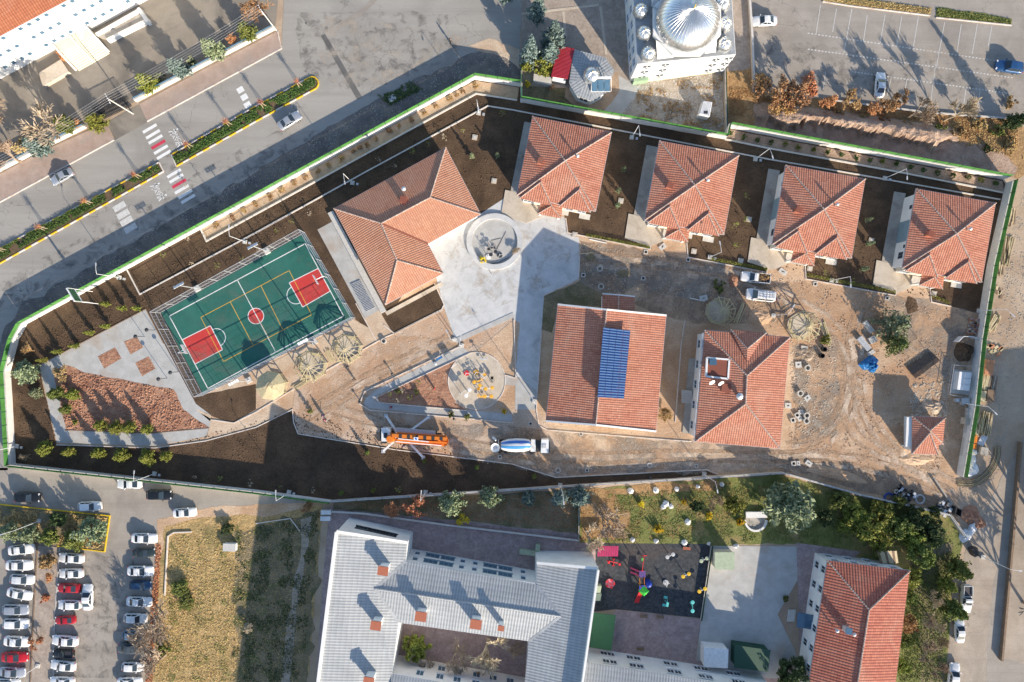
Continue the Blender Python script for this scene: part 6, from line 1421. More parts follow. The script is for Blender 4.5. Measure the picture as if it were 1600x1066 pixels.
plant('autumn1',362,62,10,2.5,'small reddish shrub between two pines',G1,'leaf_rust'); plant('shrub0',300,97,9,2,'low pale shrub between two pines',G1,'needle_pale'); plant('shrub1',250,122,8,1.6,'low grey shrub beside the gate pine',G1,'needle_pale'); plant('autumn2',122,190,9,2.5,'small rust coloured shrub near the gate',G1,'leaf_rust'); plant('shrub0',96,88,8,2,'brown round shrub at the school stair',G1,'leaf_rust'); plant('bare1',-30,170,34,10,'tall bare tree at the far end of the school yard',G1)
# mosque garden
G2 = 'conifers beside the red tin roof'
plant('spruce0',864,58,20,11,'tall blue spruce nearest the tin roof',G2); plant('spruce1',829,78,17,10,'slimmer blue spruce at the garden edge',G2); plant('spruce0',860,84,18,8,'shorter blue spruce behind the others',G2)
plant('broad0',848,100,20,4,'bright green bush tree below the spruces',G2,'leaf_yellowgreen'); plant('broad1',824,100,12,3.5,'yellowish bush tree at the fence corner',G2,'leaf_yellowgreen'); plant('shrub0',824,131,6,1.2,'yellow shrub in the weedy strip',G2,'leaf_yellow'); plant('dryshrub0',861,136,8,1,'dry shrub in the weedy strip',G2)
# autumn belt below the car park
G3 = 'autumn trees below the car park'
for i, (x, y, r_, h, m, lb) in enumerate(((1208,140,26,7,'leaf_orange','orange bare-branched tree by the mosque wall'),(1240,150,28,7,'leaf_orange','big orange tree above the eroded bank'),(1262,140,24,6,'leaf_rust','rust tinted tree between two orange trees'),(1225,165,22,4,'leaf_orange','low orange tree above the brown bank'),
        (1190,128,18,5,'leaf_orange','small orange tree at the passage wall'),(1300,160,18,4,'leaf_rust','red brown shrub tree beside the white car'),(1330,158,18,4,'leaf_orange','orange shrub tree behind the white car'),(1365,170,14,3,'leaf_rust','dark thicket under the white car nose'),(1395,168,20,5,'leaf_orange','orange tree right of the white car'),
        (1410,150,12,3.5,'leaf_orange','small orange tree at the bay edge'),(1450,178,14,3,'twig','pale bare shrub at the low wall'),(1510,172,12,4,'twig','bare shrub near the end of the low wall'))):
    plant('autumn%d' % (i % 3), x, y, r_, h, lb, G3, m)
plant('bare0',1438,172,22,9,'tall bare tree at the car park wall',G3); plant('bare1',1500,176,22,9,'tall bare tree near the end of the bays',G3); plant('spruce1',1598,186,13,9,'dark green conifer at the car park corner',G3,'leaf_dark'); plant('shrub0',1545,232,8,1.2,'dark shrub on the slope',G3,'leaf_dark')
for i, (x, y, r_, m) in enumerate(((1470,200,10,'leaf_green'),(1500,205,12,'grass_dry'),(1530,195,13,'grass_dry'),(1560,205,11,'leaf_green'),(1580,225,14,'grass_dry'),(1420,195,9,'grass_dry'),(1350,182,9,'grass_dry'),(1580,160,10,'grass_dry'),(1310,175,10,'leaf_orange'),(1380,188,10,'leaf_orange'))): plant('shrub%d' % (i % 2), x, y, r_, 1.3, {'leaf_green': 'low green scrub bush', 'grass_dry': 'low straw coloured scrub bush', 'leaf_orange': 'low orange scrub bush'}[m] + ' on the slope below the car park', 'scrub on the slope', m, cat='bush')
# west garden
G4 = 'young pines in the west garden'
plant('pine0',38,582,20,4.5,'large pale pine near the west wall',G4,'needle_pale'); plant('pine1',54,614,10,2.5,'small pale pine by the west wall',G4,'needle_pale'); plant('pine2',85,616,12,3.5,'dark green pine on the mulch bed edge',G4,'leaf_green'); plant('pine0',101,640,9,3,'short dark pine on the garden path edge',G4,'leaf_green'); plant('pine1',111,618,10,3,'dull yellow pine inside the mulch bed',G4,'leaf_yellowgreen'); plant('autumn0',95,582,14,3.5,'yellow dry shrub at the head of the mulch bed',G4,'grass_dry')
for x, y, r_ in ((155,665,10),(180,670,12),(201,669,11),(228,671,9)): plant('pine%d' % (x % 3), x, y, r_, 3.2, 'young pine along the lower edge of the mulch bed', G4, 'leaf_yellowgreen')
for x, y, r_ in ((68,702,13),(106,706,9),(152,708,10),(187,713,12),(229,715,14),(258,713,9)): plant('pine%d' % (x % 3), x, y, r_, 3.4, 'young yellowish pine in the shaded soil row', G4, 'leaf_yellowgreen')
plant('bare2',40,712,9,2.5,'thin bare sapling in the shaded corner soil',G4); plant('shrub0',116,660,5,.8,'tiny shrub inside the mulch bed',G4,'leaf_yellowgreen'); plant('bare2',45,548,12,3,'dark bare shrub at the wall bend',G4,bark='twig_brown')
# planter shrubs along the main wall
for x, y in ((338,351),(362,340),(380,328.5),(398,319),(421.5,307),(440.5,297),(459.5,285),(477,276.5),(496,266),(513,257),(533,246.5),(552,235.6),(562,230),(573.5,225.5),(588,216),(608,204),(624,195),(643,186),(663.5,176),(681,165),(703,153),(714,148),(723,142),(743,132)):
    plant('dryshrub%d' % (int(x) % 2), x, y+1, 6.5 + (x*7 % 3), .9, 'dry brown shrub in the sandy planter along the main wall', 'dry shrubs in the planter', cat='shrub')
for x, y in ((1142,207),(1163,214),(1184,218),(1205,222),(1227,225),(1248,230),(1272,233),(1294,238),(1316,241),(1339,246),(1360,249.5),(1380,252),(1402,256),(1424,260),(1444,265),(1465,270),(1489,274),(1513,277),(1533,281),(1556,286)):
    plant('shrub%d' % (int(x) % 2), x, y, 4.6, .9, 'small round green shrub in the planter below the eroded bank', 'round shrubs in the upper planter', 'hedge_green' if x % 3 else 'leaf_yellowgreen', cat='shrub')
# soil strips: saplings and young conifers
for x, y in ((163,475),(190,482),(164,510),(138,520),(115,541),(212,482),(88,550),(65,563)): plant('thuja', x, y, 5, 3.2, 'slim young conifer in the north soil of the west garden', 'slim conifers in the west soil', 'leaf_yellowgreen')
for x, y in ((737,243),(777,242),(966,320),(967,297),(975,264),(1358,343),(1361,380),(1352,420)): plant('thuja', x, y, 4.6, 2.8, 'slim pale conifer in the soil between the houses', 'slim conifers between the houses', 'needle_pale')
for x, y in ((484,643),(533,771),(583,767),(745,731),(835,745),(663,721),(573,708)): plant('thuja', x, y, 4.4, 2.2, 'slim conifer in the black soil below the road bed', 'slim conifers in the black soil', 'leaf_green')
for x, y in ((1150,383),(1165,345),(1290,427),(1330,440),(1166,307),(1148,352)): plant('sapling0', x, y, 6, 1.8, 'bright leafy sapling in a house yard', 'leafy saplings in the yards', 'leaf_yellowgreen')
for i, (x, y) in enumerate(((290,290),(255,398),(293,372),(378,404),(404,390),(340,417),(300,412),(456,346),(484,333),(433,360),(592,250),(645,238),(617,260),(670,225),(694,215),(724,205),(815,245),(786,178),(305,745),(345,748),(392,755),(440,760),(490,766),(622,764),(672,607),(640,620),(620,626),(610,617),(630,611),(655,598),(700,645),(730,653))):
    plant('sapling%d' % (i % 2), x, y, 4 + i % 3, 1.5, ('leafy newly planted sapling in bare soil' if i % 2 else 'pale twiggy newly planted sapling in bare soil'), 'newly planted saplings', 'leaf_yellowgreen' if i % 2 else 'twig_pale')
for x, y in ((704,647),(730,652)): plant('shrub0', x, y, 6, 1.2, 'round green shrub at the edge of the narrow path', 'round shrubs by the narrow path', 'leaf_green', cat='shrub')
for x, y in ((651,612),(622,611)): plant('shrub1', x, y, 5, .9, 'green shrub in the triangular bed', 'shrubs in the triangular bed', 'leaf_green', cat='shrub')
plant('shrub0',787,643,5,1.0,'dry yellow shrub below the exercise ground',None,'leaf_yellow',cat='shrub'); plant('shrub1',754,406,6,1.0,'bright yellow shrub in the plaza ring',None,'leaf_yellow',cat='shrub')
# clipped hedges along the house yards
def hedge(a, b, n, lb):
    A, B = W(*a), W(*b); t = thing('yard_hedge', lb, 'hedge', A, 'young hedges along the house yards'); rnd = random.Random(int(a[0])); mb = MB()
    for i in range(n):
        c = A.lerp(B, i/(n-1)) + Vector((0,0,.3))
        for k in range(60): leafq(mb, c + rv(rnd)*.28, .09, rnd)
    mb.obj('foliage', M['leaf_yellowgreen'], t)
hedge((918,368),(1012,386),22,'yellow green young hedge in front of the house beside the plaza'); hedge((1112,405),(1196,421),20,'yellow green young hedge of the second house yard'); hedge((1262,430),(1396,456),28,'yellow green young hedge of the third house yard'); hedge((1457,463),(1480,473),6,'short young hedge of the end house yard')
# site
plant('psparse',1399,507,30,7,'large sparse pine on the site beside the tarpaulin','pines on the site'); plant('psparse',1401,537,23,6,'greener sparse pine on the site nearer the rebar stack','pines on the site','needle_green'); plant('bare2',1378,498,14,3,'thin dry tree beside the large site pine','pines on the site')
plant('shrub0',1290,530,10,1.2,'dusty weed bush beside the old gazebo',None,'leaf_yellowgreen',cat='bush'); plant('autumn1',1040,648,14,2,'heap of dry branches beside the solar hall',None,'leaf_orange',cat='bush'); plant('shrub1',1124,447,11,.8,'dark weeds beside the shaded gazebo',None,'leaf_green',cat='bush'); plant('autumn2',803,392,9,1.6,'cut pale branches lying in the plaza ring',None,'twig_pale',cat='branches')
# southern garden
G5 = 'trees in the school garden'
plant('pine0',704,788,21,7,'pale green pine behind the grey wall, largest of its group',G5,'needle_pale'); plant('pine1',766,780,18,6,'pale pine beside the big pale pine',G5,'needle_pale'); plant('pine2',825,780,12,4.5,'small blue green pine in the dark strip',G5,'needle_blue'); plant('pine0',874,779,14,5,'blue green pine beside the lawn corner',G5,'needle_blue'); plant('pine1',907,776,19,6.5,'dense blue green pine at the lawn corner',G5,'needle_blue')
plant('autumn0',650,793,19,4.5,'rust brown tree in the dark garden strip',G5,'leaf_rust'); plant('autumn1',612,797,16,3.5,'low brown tree beside the rust one',G5,'leaf_rust'); plant('autumn2',484,790,14,3,'dry brown bush at the compound corner',G5,'leaf_orange'); plant('autumn0',722,811,11,3,'yellow leaved bush below the big pale pine',G5,'leaf_yellow'); plant('bare0',942,812,28,6,'pale bare tree on the leaf litter',G5,bark='twig_pale'); plant('bare1',920,838,24,5,'bare tree beside the magenta canopy',G5,bark='twig_pale'); plant('bare2',965,838,16,4,'small bare tree above the playground',G5)
plant('pine2',1240,792,40,9,'huge pale cedar in the garden',G5,'needle_pale'); plant('broad0',1148,789,17,4,'yellow green bush tree on the lawn',G5,'leaf_yellowgreen'); plant('bare0',1117,788,13,4,'grey bare shrub on the lawn',G5); plant('broad1',1088,790,11,3,'dark bush on the lawn near the rocks',G5,'leaf_dark')
for x, y, r_ in ((1003,788,6),(1028,828,9),(1108,806,7),(1157,817,8),(1068,785,5)): plant('shrub0', x, y, r_, 1.2, 'bright yellow shrub on the lawn', 'yellow shrubs on the lawn', 'leaf_yellow', cat='shrub')
for i, (x, y, r_, h, m) in enumerate(((1312,782,16,3,'leaf_green'),(1336,800,20,4,'leaf_yellowgreen'),(1352,824,24,5,'leaf_yellowgreen'),(1380,800,20,4,'leaf_yellowgreen'),(1400,822,22,4.5,'leaf_green'),(1430,812,20,4,'leaf_dark'),(1452,830,20,4.5,'leaf_dark'),(1425,842,20,4,'leaf_yellowgreen'),(1440,866,20,5,'leaf_green'),(1375,850,16,3,'leaf_yellowgreen'),(1405,785,12,2.5,'leaf_green'),(1320,822,12,2.5,'leaf_yellowgreen'),(1290,808,14,2.5,'leaf_dark'),(1462,800,10,2.5,'leaf_dark'))):
    plant('broad%d' % (i % 3), x, y, r_, h, {'leaf_green': 'mid green', 'leaf_yellowgreen': 'yellow green', 'leaf_dark': 'very dark green'}[m] + ' bush in the thicket above the tiled building', 'green thicket in the garden corner', m, cat='bush')
for i, (x, y, r_, h, m, lb) in enumerate(((1428,905,15,3,'leaf_yellowgreen','bright bush at the upper corner of the tiled roof'),(1422,935,12,3,'leaf_green','green bush beside the tiled roof, below the bright one'),(1420,975,14,3.5,'leaf_orange','orange tree beside the tiled roof'),(1415,1005,12,3,'leaf_green','green bush below the orange tree'),(1410,1040,14,3,'leaf_yellowgreen','bright bush near the lower roof edge'))): plant('broad%d' % (i % 3), x, y, r_, h, lb, 'bushes beside the tiled roof', m, cat='bush')
plant('pine0',1500,892,19,6,'dull green pine at the street bend','street side pines','leaf_green'); plant('pine1',1493,955,18,6,'drooping green pine over the street cars','street side pines','leaf_green'); plant('pine2',1482,916,13,4.5,'smaller pine behind the parked pickup','street side pines','leaf_yellowgreen')
for x, y, r_ in ((1456,935,14),(1462,970,18),(1450,1020,18),(1475,1005,10),(1468,1050,14)): plant('bare%d' % (x % 3), x, y, r_, 5, 'bare shrub in the shaded border by the street', 'bare shrubs by the street')
plant('broad2',650,1011,20,4.5,'green yellow tree in the inner courtyard','courtyard trees','leaf_yellowgreen'); plant('bare0',712,1022,24,6,'bare tan tree in the inner courtyard','courtyard trees',bark='twig_pale'); plant('bare1',762,1012,34,7,'large bare brown tree in the inner courtyard','courtyard trees',bark='twig_pale'); plant('bare2',806,1020,18,6,'bare tree at the courtyard end','courtyard trees',bark='twig_pale'); plant('bare0',668,1035,14,4,'whitish thin tree by the courtyard wall','courtyard trees',bark='bark_pale'); plant('autumn1',752,1062,14,3,'orange bush by the courtyard windows','courtyard trees','leaf_orange')
plant('broad0',1236,1048,24,6,'dark glossy tree at the lower yard',None,'leaf_dark'); plant('shrub0',1228,935,6,1,'creeper shrub beside the canopy steps',None,'leaf_green',cat='shrub')
# car park trees
G6 = 'olive green trees of the car park'
plant('broad0',143,828,23,4.5,'large olive tree on the yellow kerbed island',G6,'needle_pale'); plant('pine1',112,846,17,4,'dull pine at the lower edge of the island',G6,'leaf_green'); plant('pine2',42,836,15,4,'dull green pine on the west of the island',G6,'needle_pale'); plant('pine0',12,832,16,4,'grey green pine at the island edge',G6,'needle_pale'); plant('broad1',78,838,15,3.5,'brownish tree in the middle of the island',G6,'leaf_green'); plant('broad2',90,812,12,3,'dark bush on the island near the lane',G6,'leaf_dark')
plant('broad1',73,876,14,3,'dry tree on the paved strip between cars',G6,'grass_dry'); plant('shrub0',70,936,8,1.6,'small brown shrub on the paved strip',G6,'leaf_rust'); plant('autumn2',78,900,10,2.5,'rust coloured sapling on the paved strip',G6,'leaf_rust'); plant('autumn0',55,1005,12,3,'bare orange sapling lower on the paved strip',G6,'leaf_rust')
plant('bare0',240,968,30,6,'large pale bare tree beside the parked cars','bare trees at the field edge',bark='twig_pale'); plant('bare1',232,990,30,6,'pale bare tree over the blue grey hatchback','bare trees at the field edge',bark='twig_pale'); plant('bare2',245,1035,30,6,'pale bare tree lowest at the field edge','bare trees at the field edge',bark='twig_pale'); plant('shrub1',255,1015,10,2,'green shrub among the bare trees','bare trees at the field edge','leaf_green',cat='shrub'); plant('autumn1',388,980,10,2,'pinkish dry bush in the weeds','bare trees at the field edge','twig_pale')
plant('broad2',355,826,10,1.5,'dark bush at the top of the field',None,'leaf_dark',cat='bush'); plant('broad1',280,918,16,1.5,'green bush patch in the dry field',None,'leaf_green',cat='bush'); plant('broad0',292,940,14,1.2,'second green bush patch in the dry field',None,'leaf_green',cat='bush')
for x, y in ((1640,800),(1655,880),(1635,960),(1660,720)): plant('bare%d' % (x % 3), x, y, 36, 11, 'tall bare street tree east of the dark wall', 'bare street trees east of the street')
plant('spruce0',790,-30,16,13,'tall spruce north of the road','spruces north of the road'); plant('spruce1',840,10,14,13,'tall spruce at the courtyard corner','spruces north of the road')
# median trees with stakes
for x, y in ((9,391),(73.5,358),(144,318),(220,277),(300,230),(361,196),(414,167),(470,135)):
    p = W(x, y); t = thing('staked_tree', 'young staked street tree on the planted median', 'tree', p, 'staked trees on the median')
    for dx, dy in ((.45,0),(-.2,.35),(-.2,-.35)): MB().beam(p+Vector((dx,dy,0)), p+Vector((dx*.4,dy*.4,1.9)), .07, .07).obj('stake', M['wood_pale'], t)
    MB().tube([p, p+Vector((0,0,1.6)), p+Vector((.05,.03,3.0))], .05, 6, .02).obj('trunk', M['bark'], t)
    mb = MB(); rnd = random.Random(int(x))
    for k in range(70): mb.tube([p+Vector((0,0,rnd.uniform(1.7,2.8))), p+Vector((0,0,2.6))+rv(rnd)*rnd.uniform(.3,.8)], .012, 3, cap=False)
    for k in range(90): leafq(mb, p+Vector((0,0,2.6))+rv(rnd)*rnd.uniform(.2,.75), .06, rnd)
    mb.obj('crown', M['leaf_rust'], t)
for p in PT.values(): kill(p)
# ---- ground cover
def inpoly(x, y, poly):
    c = False; j = len(poly)-1
    for i in range(len(poly)):
        xi, yi = poly[i]; xj, yj = poly[j]
        if (yi > y) != (yj > y) and x < (xj-xi)*(y-yi)/(yj-yi)+xi: c = not c
        j = i
    return c
def cover(name, label, poly, n, s, m, z=.02, h=.25, seed=1, clump=.0):
    rnd = random.Random(seed); mb = MB(); xs = [p[0] for p in poly]; ys = [p[1] for p in poly]; k = 0; tries = 0
    while k < n and tries < n*30:
        tries += 1
        x, y = rnd.uniform(min(xs), max(xs)), rnd.uniform(min(ys), max(ys))
        if not inpoly(x, y, poly): continue
        if clump and noise.noise(Vector((x*.05, y*.05, seed))) + .4*noise.noise(Vector((x*.2, y*.2, seed))) < clump: continue
        p = W(x, y) + Vector((0,0,z+rnd.random()*h)); leafq(mb, p, s*rnd.uniform(.5,1.4), rnd, 1.4, 1.2); k += 1
    return tag(mb.obj(name, M[m], origin=W(*poly[0])), label, kind='stuff')
cover('median_plants','low dark green ground cover on the west median',[(-20,400),(228,268),(246,258),(252,266),(228,280),(-20,418)],9000,.11,'hedge_green',.12,.35,1,-.25)
cover('median_plants','low dark green ground cover on the east median',[(271,246),(400,170),(488,123),(494,128),(492,136),(400,187),(277,256)],9000,.11,'hedge_green',.12,.35,2,-.25)
cover('field_grass','tufts of dry grass on the yellow field',[(268,835),(365,820),(368,950),(355,1066),(240,1066),(262,900)],9000,.1,'grass_dry',.0,.1,3,-.3)
cover('field_weeds','green weeds scattered in the dry field',[(268,835),(440,812),(440,940),(400,1066),(262,1066)],3000,.1,'leaf_green',.0,.12,4,.22)
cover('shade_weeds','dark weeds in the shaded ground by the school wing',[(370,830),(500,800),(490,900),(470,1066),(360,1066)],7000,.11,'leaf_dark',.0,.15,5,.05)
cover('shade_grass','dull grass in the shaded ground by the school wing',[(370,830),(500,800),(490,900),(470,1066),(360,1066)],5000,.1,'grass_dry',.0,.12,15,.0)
cover('lawn_grass','rough green grass of the garden lawn',[(960,775),(1215,745),(1340,780),(1470,810),(1490,850),(1300,855),(1240,848),(960,846)],14000,.1,'grass_green',.0,.12,6,-.05)
cover('lawn_leaves','fallen orange leaves on the garden lawn',[(905,768),(1120,750),(1200,760),(1100,840),(960,846),(905,846)],4000,.08,'leaf_orange',.02,.06,7,-.05)
cover('border_plants','dark undergrowth in the border by the street',[(1425,880),(1490,860),(1480,1000),(1470,1066),(1405,1066)],7000,.12,'leaf_green',.0,.3,8,.0)
cover('garden_weeds','weeds and fallen leaves in the dark garden strip',[(525,786),(900,770),(902,828),(700,808),(575,796)],3000,.09,'leaf_rust',.0,.1,9,.0)
cover('slope_leaves','orange fallen leaves and dry grass on the slope',[(1140,120),(1176,146),(1290,158),(1450,180),(1588,190),(1590,225),(1450,212),(1280,185),(1140,180)],12000,.1,'leaf_orange',.0,.15,10,-.1)
cover('slope_grass','dry yellow grass on the slope',[(1400,180),(1588,190),(1600,250),(1500,225),(1400,205)],6000,.11,'grass_dry',.0,.15,11,-.1)
cover('island_grass','long grass on the car park islands',[(1285,2),(1453,23),(1453,14),(1300,-6)],4000,.1,'grass_dry',.05,.2,12)
cover('island_grass','greenish grass on the short car park island',[(1464,26),(1579,38),(1579,31),(1464,14)],3000,.1,'grass_green',.05,.2,13)
cover('island_weeds','weeds under the trees of the kerbed island',[(0,792),(168,808),(162,860),(90,850),(0,838)],3500,.16,'grass_dry',.1,.2,14,-.1)
cover('verge_leaves','red fallen leaves along the row of cars',[(245,850),(252,850),(246,960),(238,1066),(228,1066),(236,960)],1500,.14,'leaf_rust',.02,.1,16)
cover('path_weeds','tufts of weed on the road verge',[(590,150),(640,128),(660,140),(610,165)],600,.18,'leaf_dark',.02,.3,17,-.1)
cover('mosque_leaves','scattered weeds in the stony mosque yard',[(990,135),(1128,118),(1130,205),(1000,190)],1500,.15,'grass_dry',.02,.15,18,.1)
# ---- eroded bank with small gullies
sheet('bank_foot', [(1178,196),(1185,176),(1300,190),(1450,214),(1560,232),(1590,262),(1584,277),(1400,246),(1180,206)], 'bank_earth', .012, 'bare brown earth at the foot of the eroded bank', .6)
nx, ny = 190, 40; mb = MB(); A0, A1 = Vector((1176,180)), Vector((1500,222))
for j in range(ny):
    for i in range(nx):
        f, g_ = i/(nx-1), j/(ny-1); x = A0.x+(A1.x-A0.x)*f; y = A0.y+(A1.y-A0.y)*f + g_*58 - 26
        sc_ = .50 + .16*noise.noise(Vector((x*.03, 1.5, 0))) + .08*noise.noise(Vector((x*.09, 4.5, 0))) + .04*noise.noise(Vector((x*.3, 2.5, 0)))
        gul = max(0, noise.noise(Vector((x*.10, 7, 0)))+.5*noise.noise(Vector((x*.25, 3, 0))))
        edge = min(1, f/.12, (1-f)/.16); up = max(0, min(1, g_/.42)); up = up*up*(3-2*up)
        dn = min(1, max(0, (g_-sc_)/(.06+.5*gul)))
        z = 2.3*edge*up*(1-dn) + (.22*noise.noise(Vector((x*.12, y*.12, 2))) + .10*noise.noise(Vector((x*.4, y*.4, 5))))*edge*up*(1-.6*dn) - .04*(1-edge*up) - .03*dn
        p = W(x, y); mb.v.append((p.x, p.y, z))
for j in range(ny-1):
    for i in range(nx-1): mb.f.append((j*nx+i, (j+1)*nx+i, (j+1)*nx+i+1, j*nx+i+1))
tag(mb.obj('eroded_bank', M['bank_earth'], origin=W(1200,200)), 'eroded earth bank with gullies below the autumn trees', kind='structure')
# ---- stones and clods
def rubble(name, label, poly, n, s, m, seed, z=.03, clump=-1):
    rnd = random.Random(seed); mb = MB(); xs = [p[0] for p in poly]; ys = [p[1] for p in poly]; k = 0
    while k < n:
        x, y = rnd.uniform(min(xs), max(xs)), rnd.uniform(min(ys), max(ys))
        if not inpoly(x, y, poly) or noise.noise(Vector((x*.04, y*.04, seed))) + .5*noise.noise(Vector((x*.15, y*.15, seed))) < clump: continue
        c = W(x, y) + Vector((0,0,z)); r_ = s*rnd.uniform(.3,1)**2*1.4; a_ = rnd.uniform(0,6.3)
        vs_ = [c+Vector((r_*math.cos(a_+q*1.571)*rnd.uniform(.7,1.2), r_*math.sin(a_+q*1.571)*rnd.uniform(.7,1.2), 0)) for q in range(4)] + [c+Vector((rnd.uniform(-.3,.3)*r_, rnd.uniform(-.3,.3)*r_, r_*rnd.uniform(.5,1)))]
        mb.add(vs_, [(0,1,4),(1,2,4),(2,3,4),(3,0,4)]); k += 1
    tag(mb.obj(name, M[m], origin=W(*poly[0])), label, kind='stuff')
SITE = [(905,380),(1075,405),(1260,440),(1400,465),(1530,490),(1520,600),(1490,745),(1340,765),(1220,735),(1130,735),(1230,705),(1240,520),(1100,500),(1050,495),(905,440)]
rubble('site_rubble', 'loose stones strewn over the site earth', SITE, 5000, .10, 'concrete_sand', 1, .02, .0)
rubble('site_rubble', 'dark clods strewn over the site earth', SITE, 3500, .14, 'clod', 2, .02, .1)
rubble('site_rubble', 'rubble stones round the stacked concrete rings', [(1235,530),(1300,520),(1310,600),(1290,680),(1235,680)], 900, .13, 'concrete_sand', 3, .02, -.1)
rubble('site_rubble', 'rubble stones behind the gatehouse', [(1424,600),(1478,596),(1480,650),(1420,650)], 600, .16, 'concrete_sand', 4, .02, -.1)
rubble('site_rubble', 'small stones on the sandy road bed', [(461,610),(694,486),(712,535),(800,500),(835,650),(1080,692),(1090,730),(870,744),(468,675)], 4000, .09, 'concrete_sand', 5, .02, -.1)
rubble('soil_clods', 'clods and stones in the soil of the west garden', [(30,535),(250,420),(560,250),(742,150),(760,170),(560,300),(240,480),(60,565),(90,694),(60,715),(28,715)], 6000, .13, 'soil', 6, .02, -.3)
rubble('soil_clods', 'clods and stones in the soil between the houses', [(760,150),(1130,225),(1560,300),(1530,480),(1260,430),(880,330),(800,300),(740,320),(700,240)], 7000, .13, 'soil', 7, .02, -.3)
rubble('soil_clods', 'clods in the black soil along the lower wall', [(30,722),(240,702),(460,642),(800,730),(868,750),(800,760),(520,778)], 5000, .13, 'soil', 8, .02, -.3)
rubble('mulch_clods', 'ploughed clods in the red mulch bed', [(88,582),(132,584),(270,610),(286,640),(322,667),(236,675),(104,670)], 3500, .2, 'red_mulch', 9, .04, -.3)
rubble('verge_stones', 'stones on the gravel verge of the road', [(30,480),(395,272),(640,130),(760,80),(808,85),(812,130),(742,121),(43,500)], 3500, .1, 'concrete_old', 10, .01, -.1)
rubble('yard_stones', 'stones in the stony mosque yard', [(988,130),(1128,112),(1131,210),(975,182)], 2500, .1, 'concrete_cast', 11, .01, -.1)
rubble('street_stones', 'stones on the earth beside the east street', [(1545,480),(1600,300),(1640,300),(1600,560),(1560,740),(1520,850),(1500,760)], 2500, .11, 'concrete_old', 12, -.02, -.1)
# ------------------------------------------------------------------ lamps, signs, wires
def lamp(bx, by, tx, ty, lb, grp, box=True):
    """base pixel and the direction of the arm; mast 7 m"""
    p = W(bx, by); t = thing('lamp_post', lb, 'lamp', p, grp); hz = 7.0
    d = Vector((tx, -ty, 0)).normalized()*1.3
    MB().tube([p, p+Vector((0,0,hz))], .07, 8, .04).obj('mast', M['white_metal'], t)
    MB().tube([p+Vector((0,0,hz-.05)), p+d*.5+Vector((0,0,hz+.15)), p+d+Vector((0,0,hz+.2))], .03, 6).obj('arm', M['white_metal'], t)
    MB().box(p+d*1.25+Vector((0,0,hz+.18)), (.6,.2,.08), math.atan2(d.y, d.x)).obj('lamp_head', M['galv'], t)
    MB().box(p+Vector((0,0,.14)), (.75,.75,.26), R(-10)).obj('footing', M['concrete_cast'], t)
    if box: MB().box(p+Vector((.9,-.25,.16)), (.4,.4,.3), R(-10)).obj('junction_box', M['galv'], t)
LB1, LG = 'white lamp post standing in the dark soil inside the boundary', 'white lamp posts of the compound'
for a in ((551,286,.2,1),(987,215,.1,1),(1382,279,0,1),(1180,249,.3,1),(748,177,.2,1),(187,434,0,-1),(383,378,0,-1),(27,697,-.5,-.3),(242,740,.1,-1),(452,769,0,-1),(665,769,.1,-1)): lamp(*a, LB1, LG)
for a in ((1299,438,0,1),(1109,402,-.2,-1)): lamp(*a, 'white lamp post at the front kerb of a house yard', LG)
for a in ((1503,630,.3,.3),(1529,486,.3,.3)): lamp(*a, 'white lamp post beside the east wall', LG, False)
lamp(875,758,.1,1,'white lamp post at the lawn corner wall',LG,False); lamp(1100,741,.2,1,'white lamp post at the end of the black soil strip',LG,False)
lamp(1208,493,.6,-1,'white lamp post beside the old gazebo',LG,False); lamp(722,540,.2,-1,'white lamp post at the corner of plaza and narrow path',LG,False); lamp(710,531,-.5,-1,'white lamp post on the lower plaza edge',LG,False); lamp(835,627,-.5,-1,'white lamp post beside the solar hall corner',LG,False)
lamp(62,814,-1,.3,'grey street lamp on the kerbed tree island',None,False); lamp(60,1040,-1,.4,'grey street lamp on the paved strip between cars',None,False); lamp(1535,870,.9,.1,'street lamp at the street bend',None,False)
def flood(x, y, lb):
    p = W(x, y); t = thing('floodlight_mast', lb, 'floodlight', p, 'court floodlight masts'); hz = 7.0
    MB().tube([p, p+Vector((0,0,hz))], .11, 8, .08).obj('mast', M['galv'], t); MB().box(p+Vector((0,0,.25)), (1.0,1.0,.5), R(28)).obj('footing', M['concrete_cast'], t)
    MB().box(p+Vector((0,0,hz)), (1.9,.1,.12), R(28)).obj('crossbar', M['galv'], t)
    u = Vector((math.cos(R(28)), math.sin(R(28)), 0))
    for k in (-1.5,-.5,.5,1.5): o = MB().box(p+u*k*.5+Vector((0,0,hz+.22)), (.42,.5,.12), R(28), (R(25 if y > 480 else -25), 'X')).obj('floodlight_head', M['galv'], t); MB().box(p+u*k*.5+Vector((0,0,hz+.14)), (.36,.44,.03), R(28), (R(25 if y > 480 else -25), 'X')).obj('lens', M['glass'], o)
flood(309,451,'floodlight mast at the upper side of the court near the planter'); flood(418,393,'floodlight mast at the upper side of the court near the path'); flood(390,594,'floodlight mast beside the covered gazebo'); flood(492,534,'floodlight mast between the open gazebos')
def hoop(x, y, dx, dy, lb):
    p = W(x, y); t = thing('basketball_hoop', lb, 'basketball hoop', p, 'basketball hoops'); d = Vector((dx, -dy, 0)).normalized(); a_ = math.atan2(d.y, d.x)
    MB().tube([p, p+Vector((0,0,3.1)), p+d*1.3+Vector((0,0,3.3))], .09, 8).obj('arm', M['galv'], t); c = p+d*1.4
    MB().box(c+Vector((0,0,3.4)), (.06,1.8,1.05), a_).obj('backboard', M['plastic_sheet'], t)
    r_ = c+d*.35+Vector((0,0,3.05)); MB().tube([r_+Vector((.23*math.cos(2*math.pi*k/14), .23*math.sin(2*math.pi*k/14), 0)) for k in range(15)], .02, 5, cap=False).obj('rim', M['col_orange'], t)
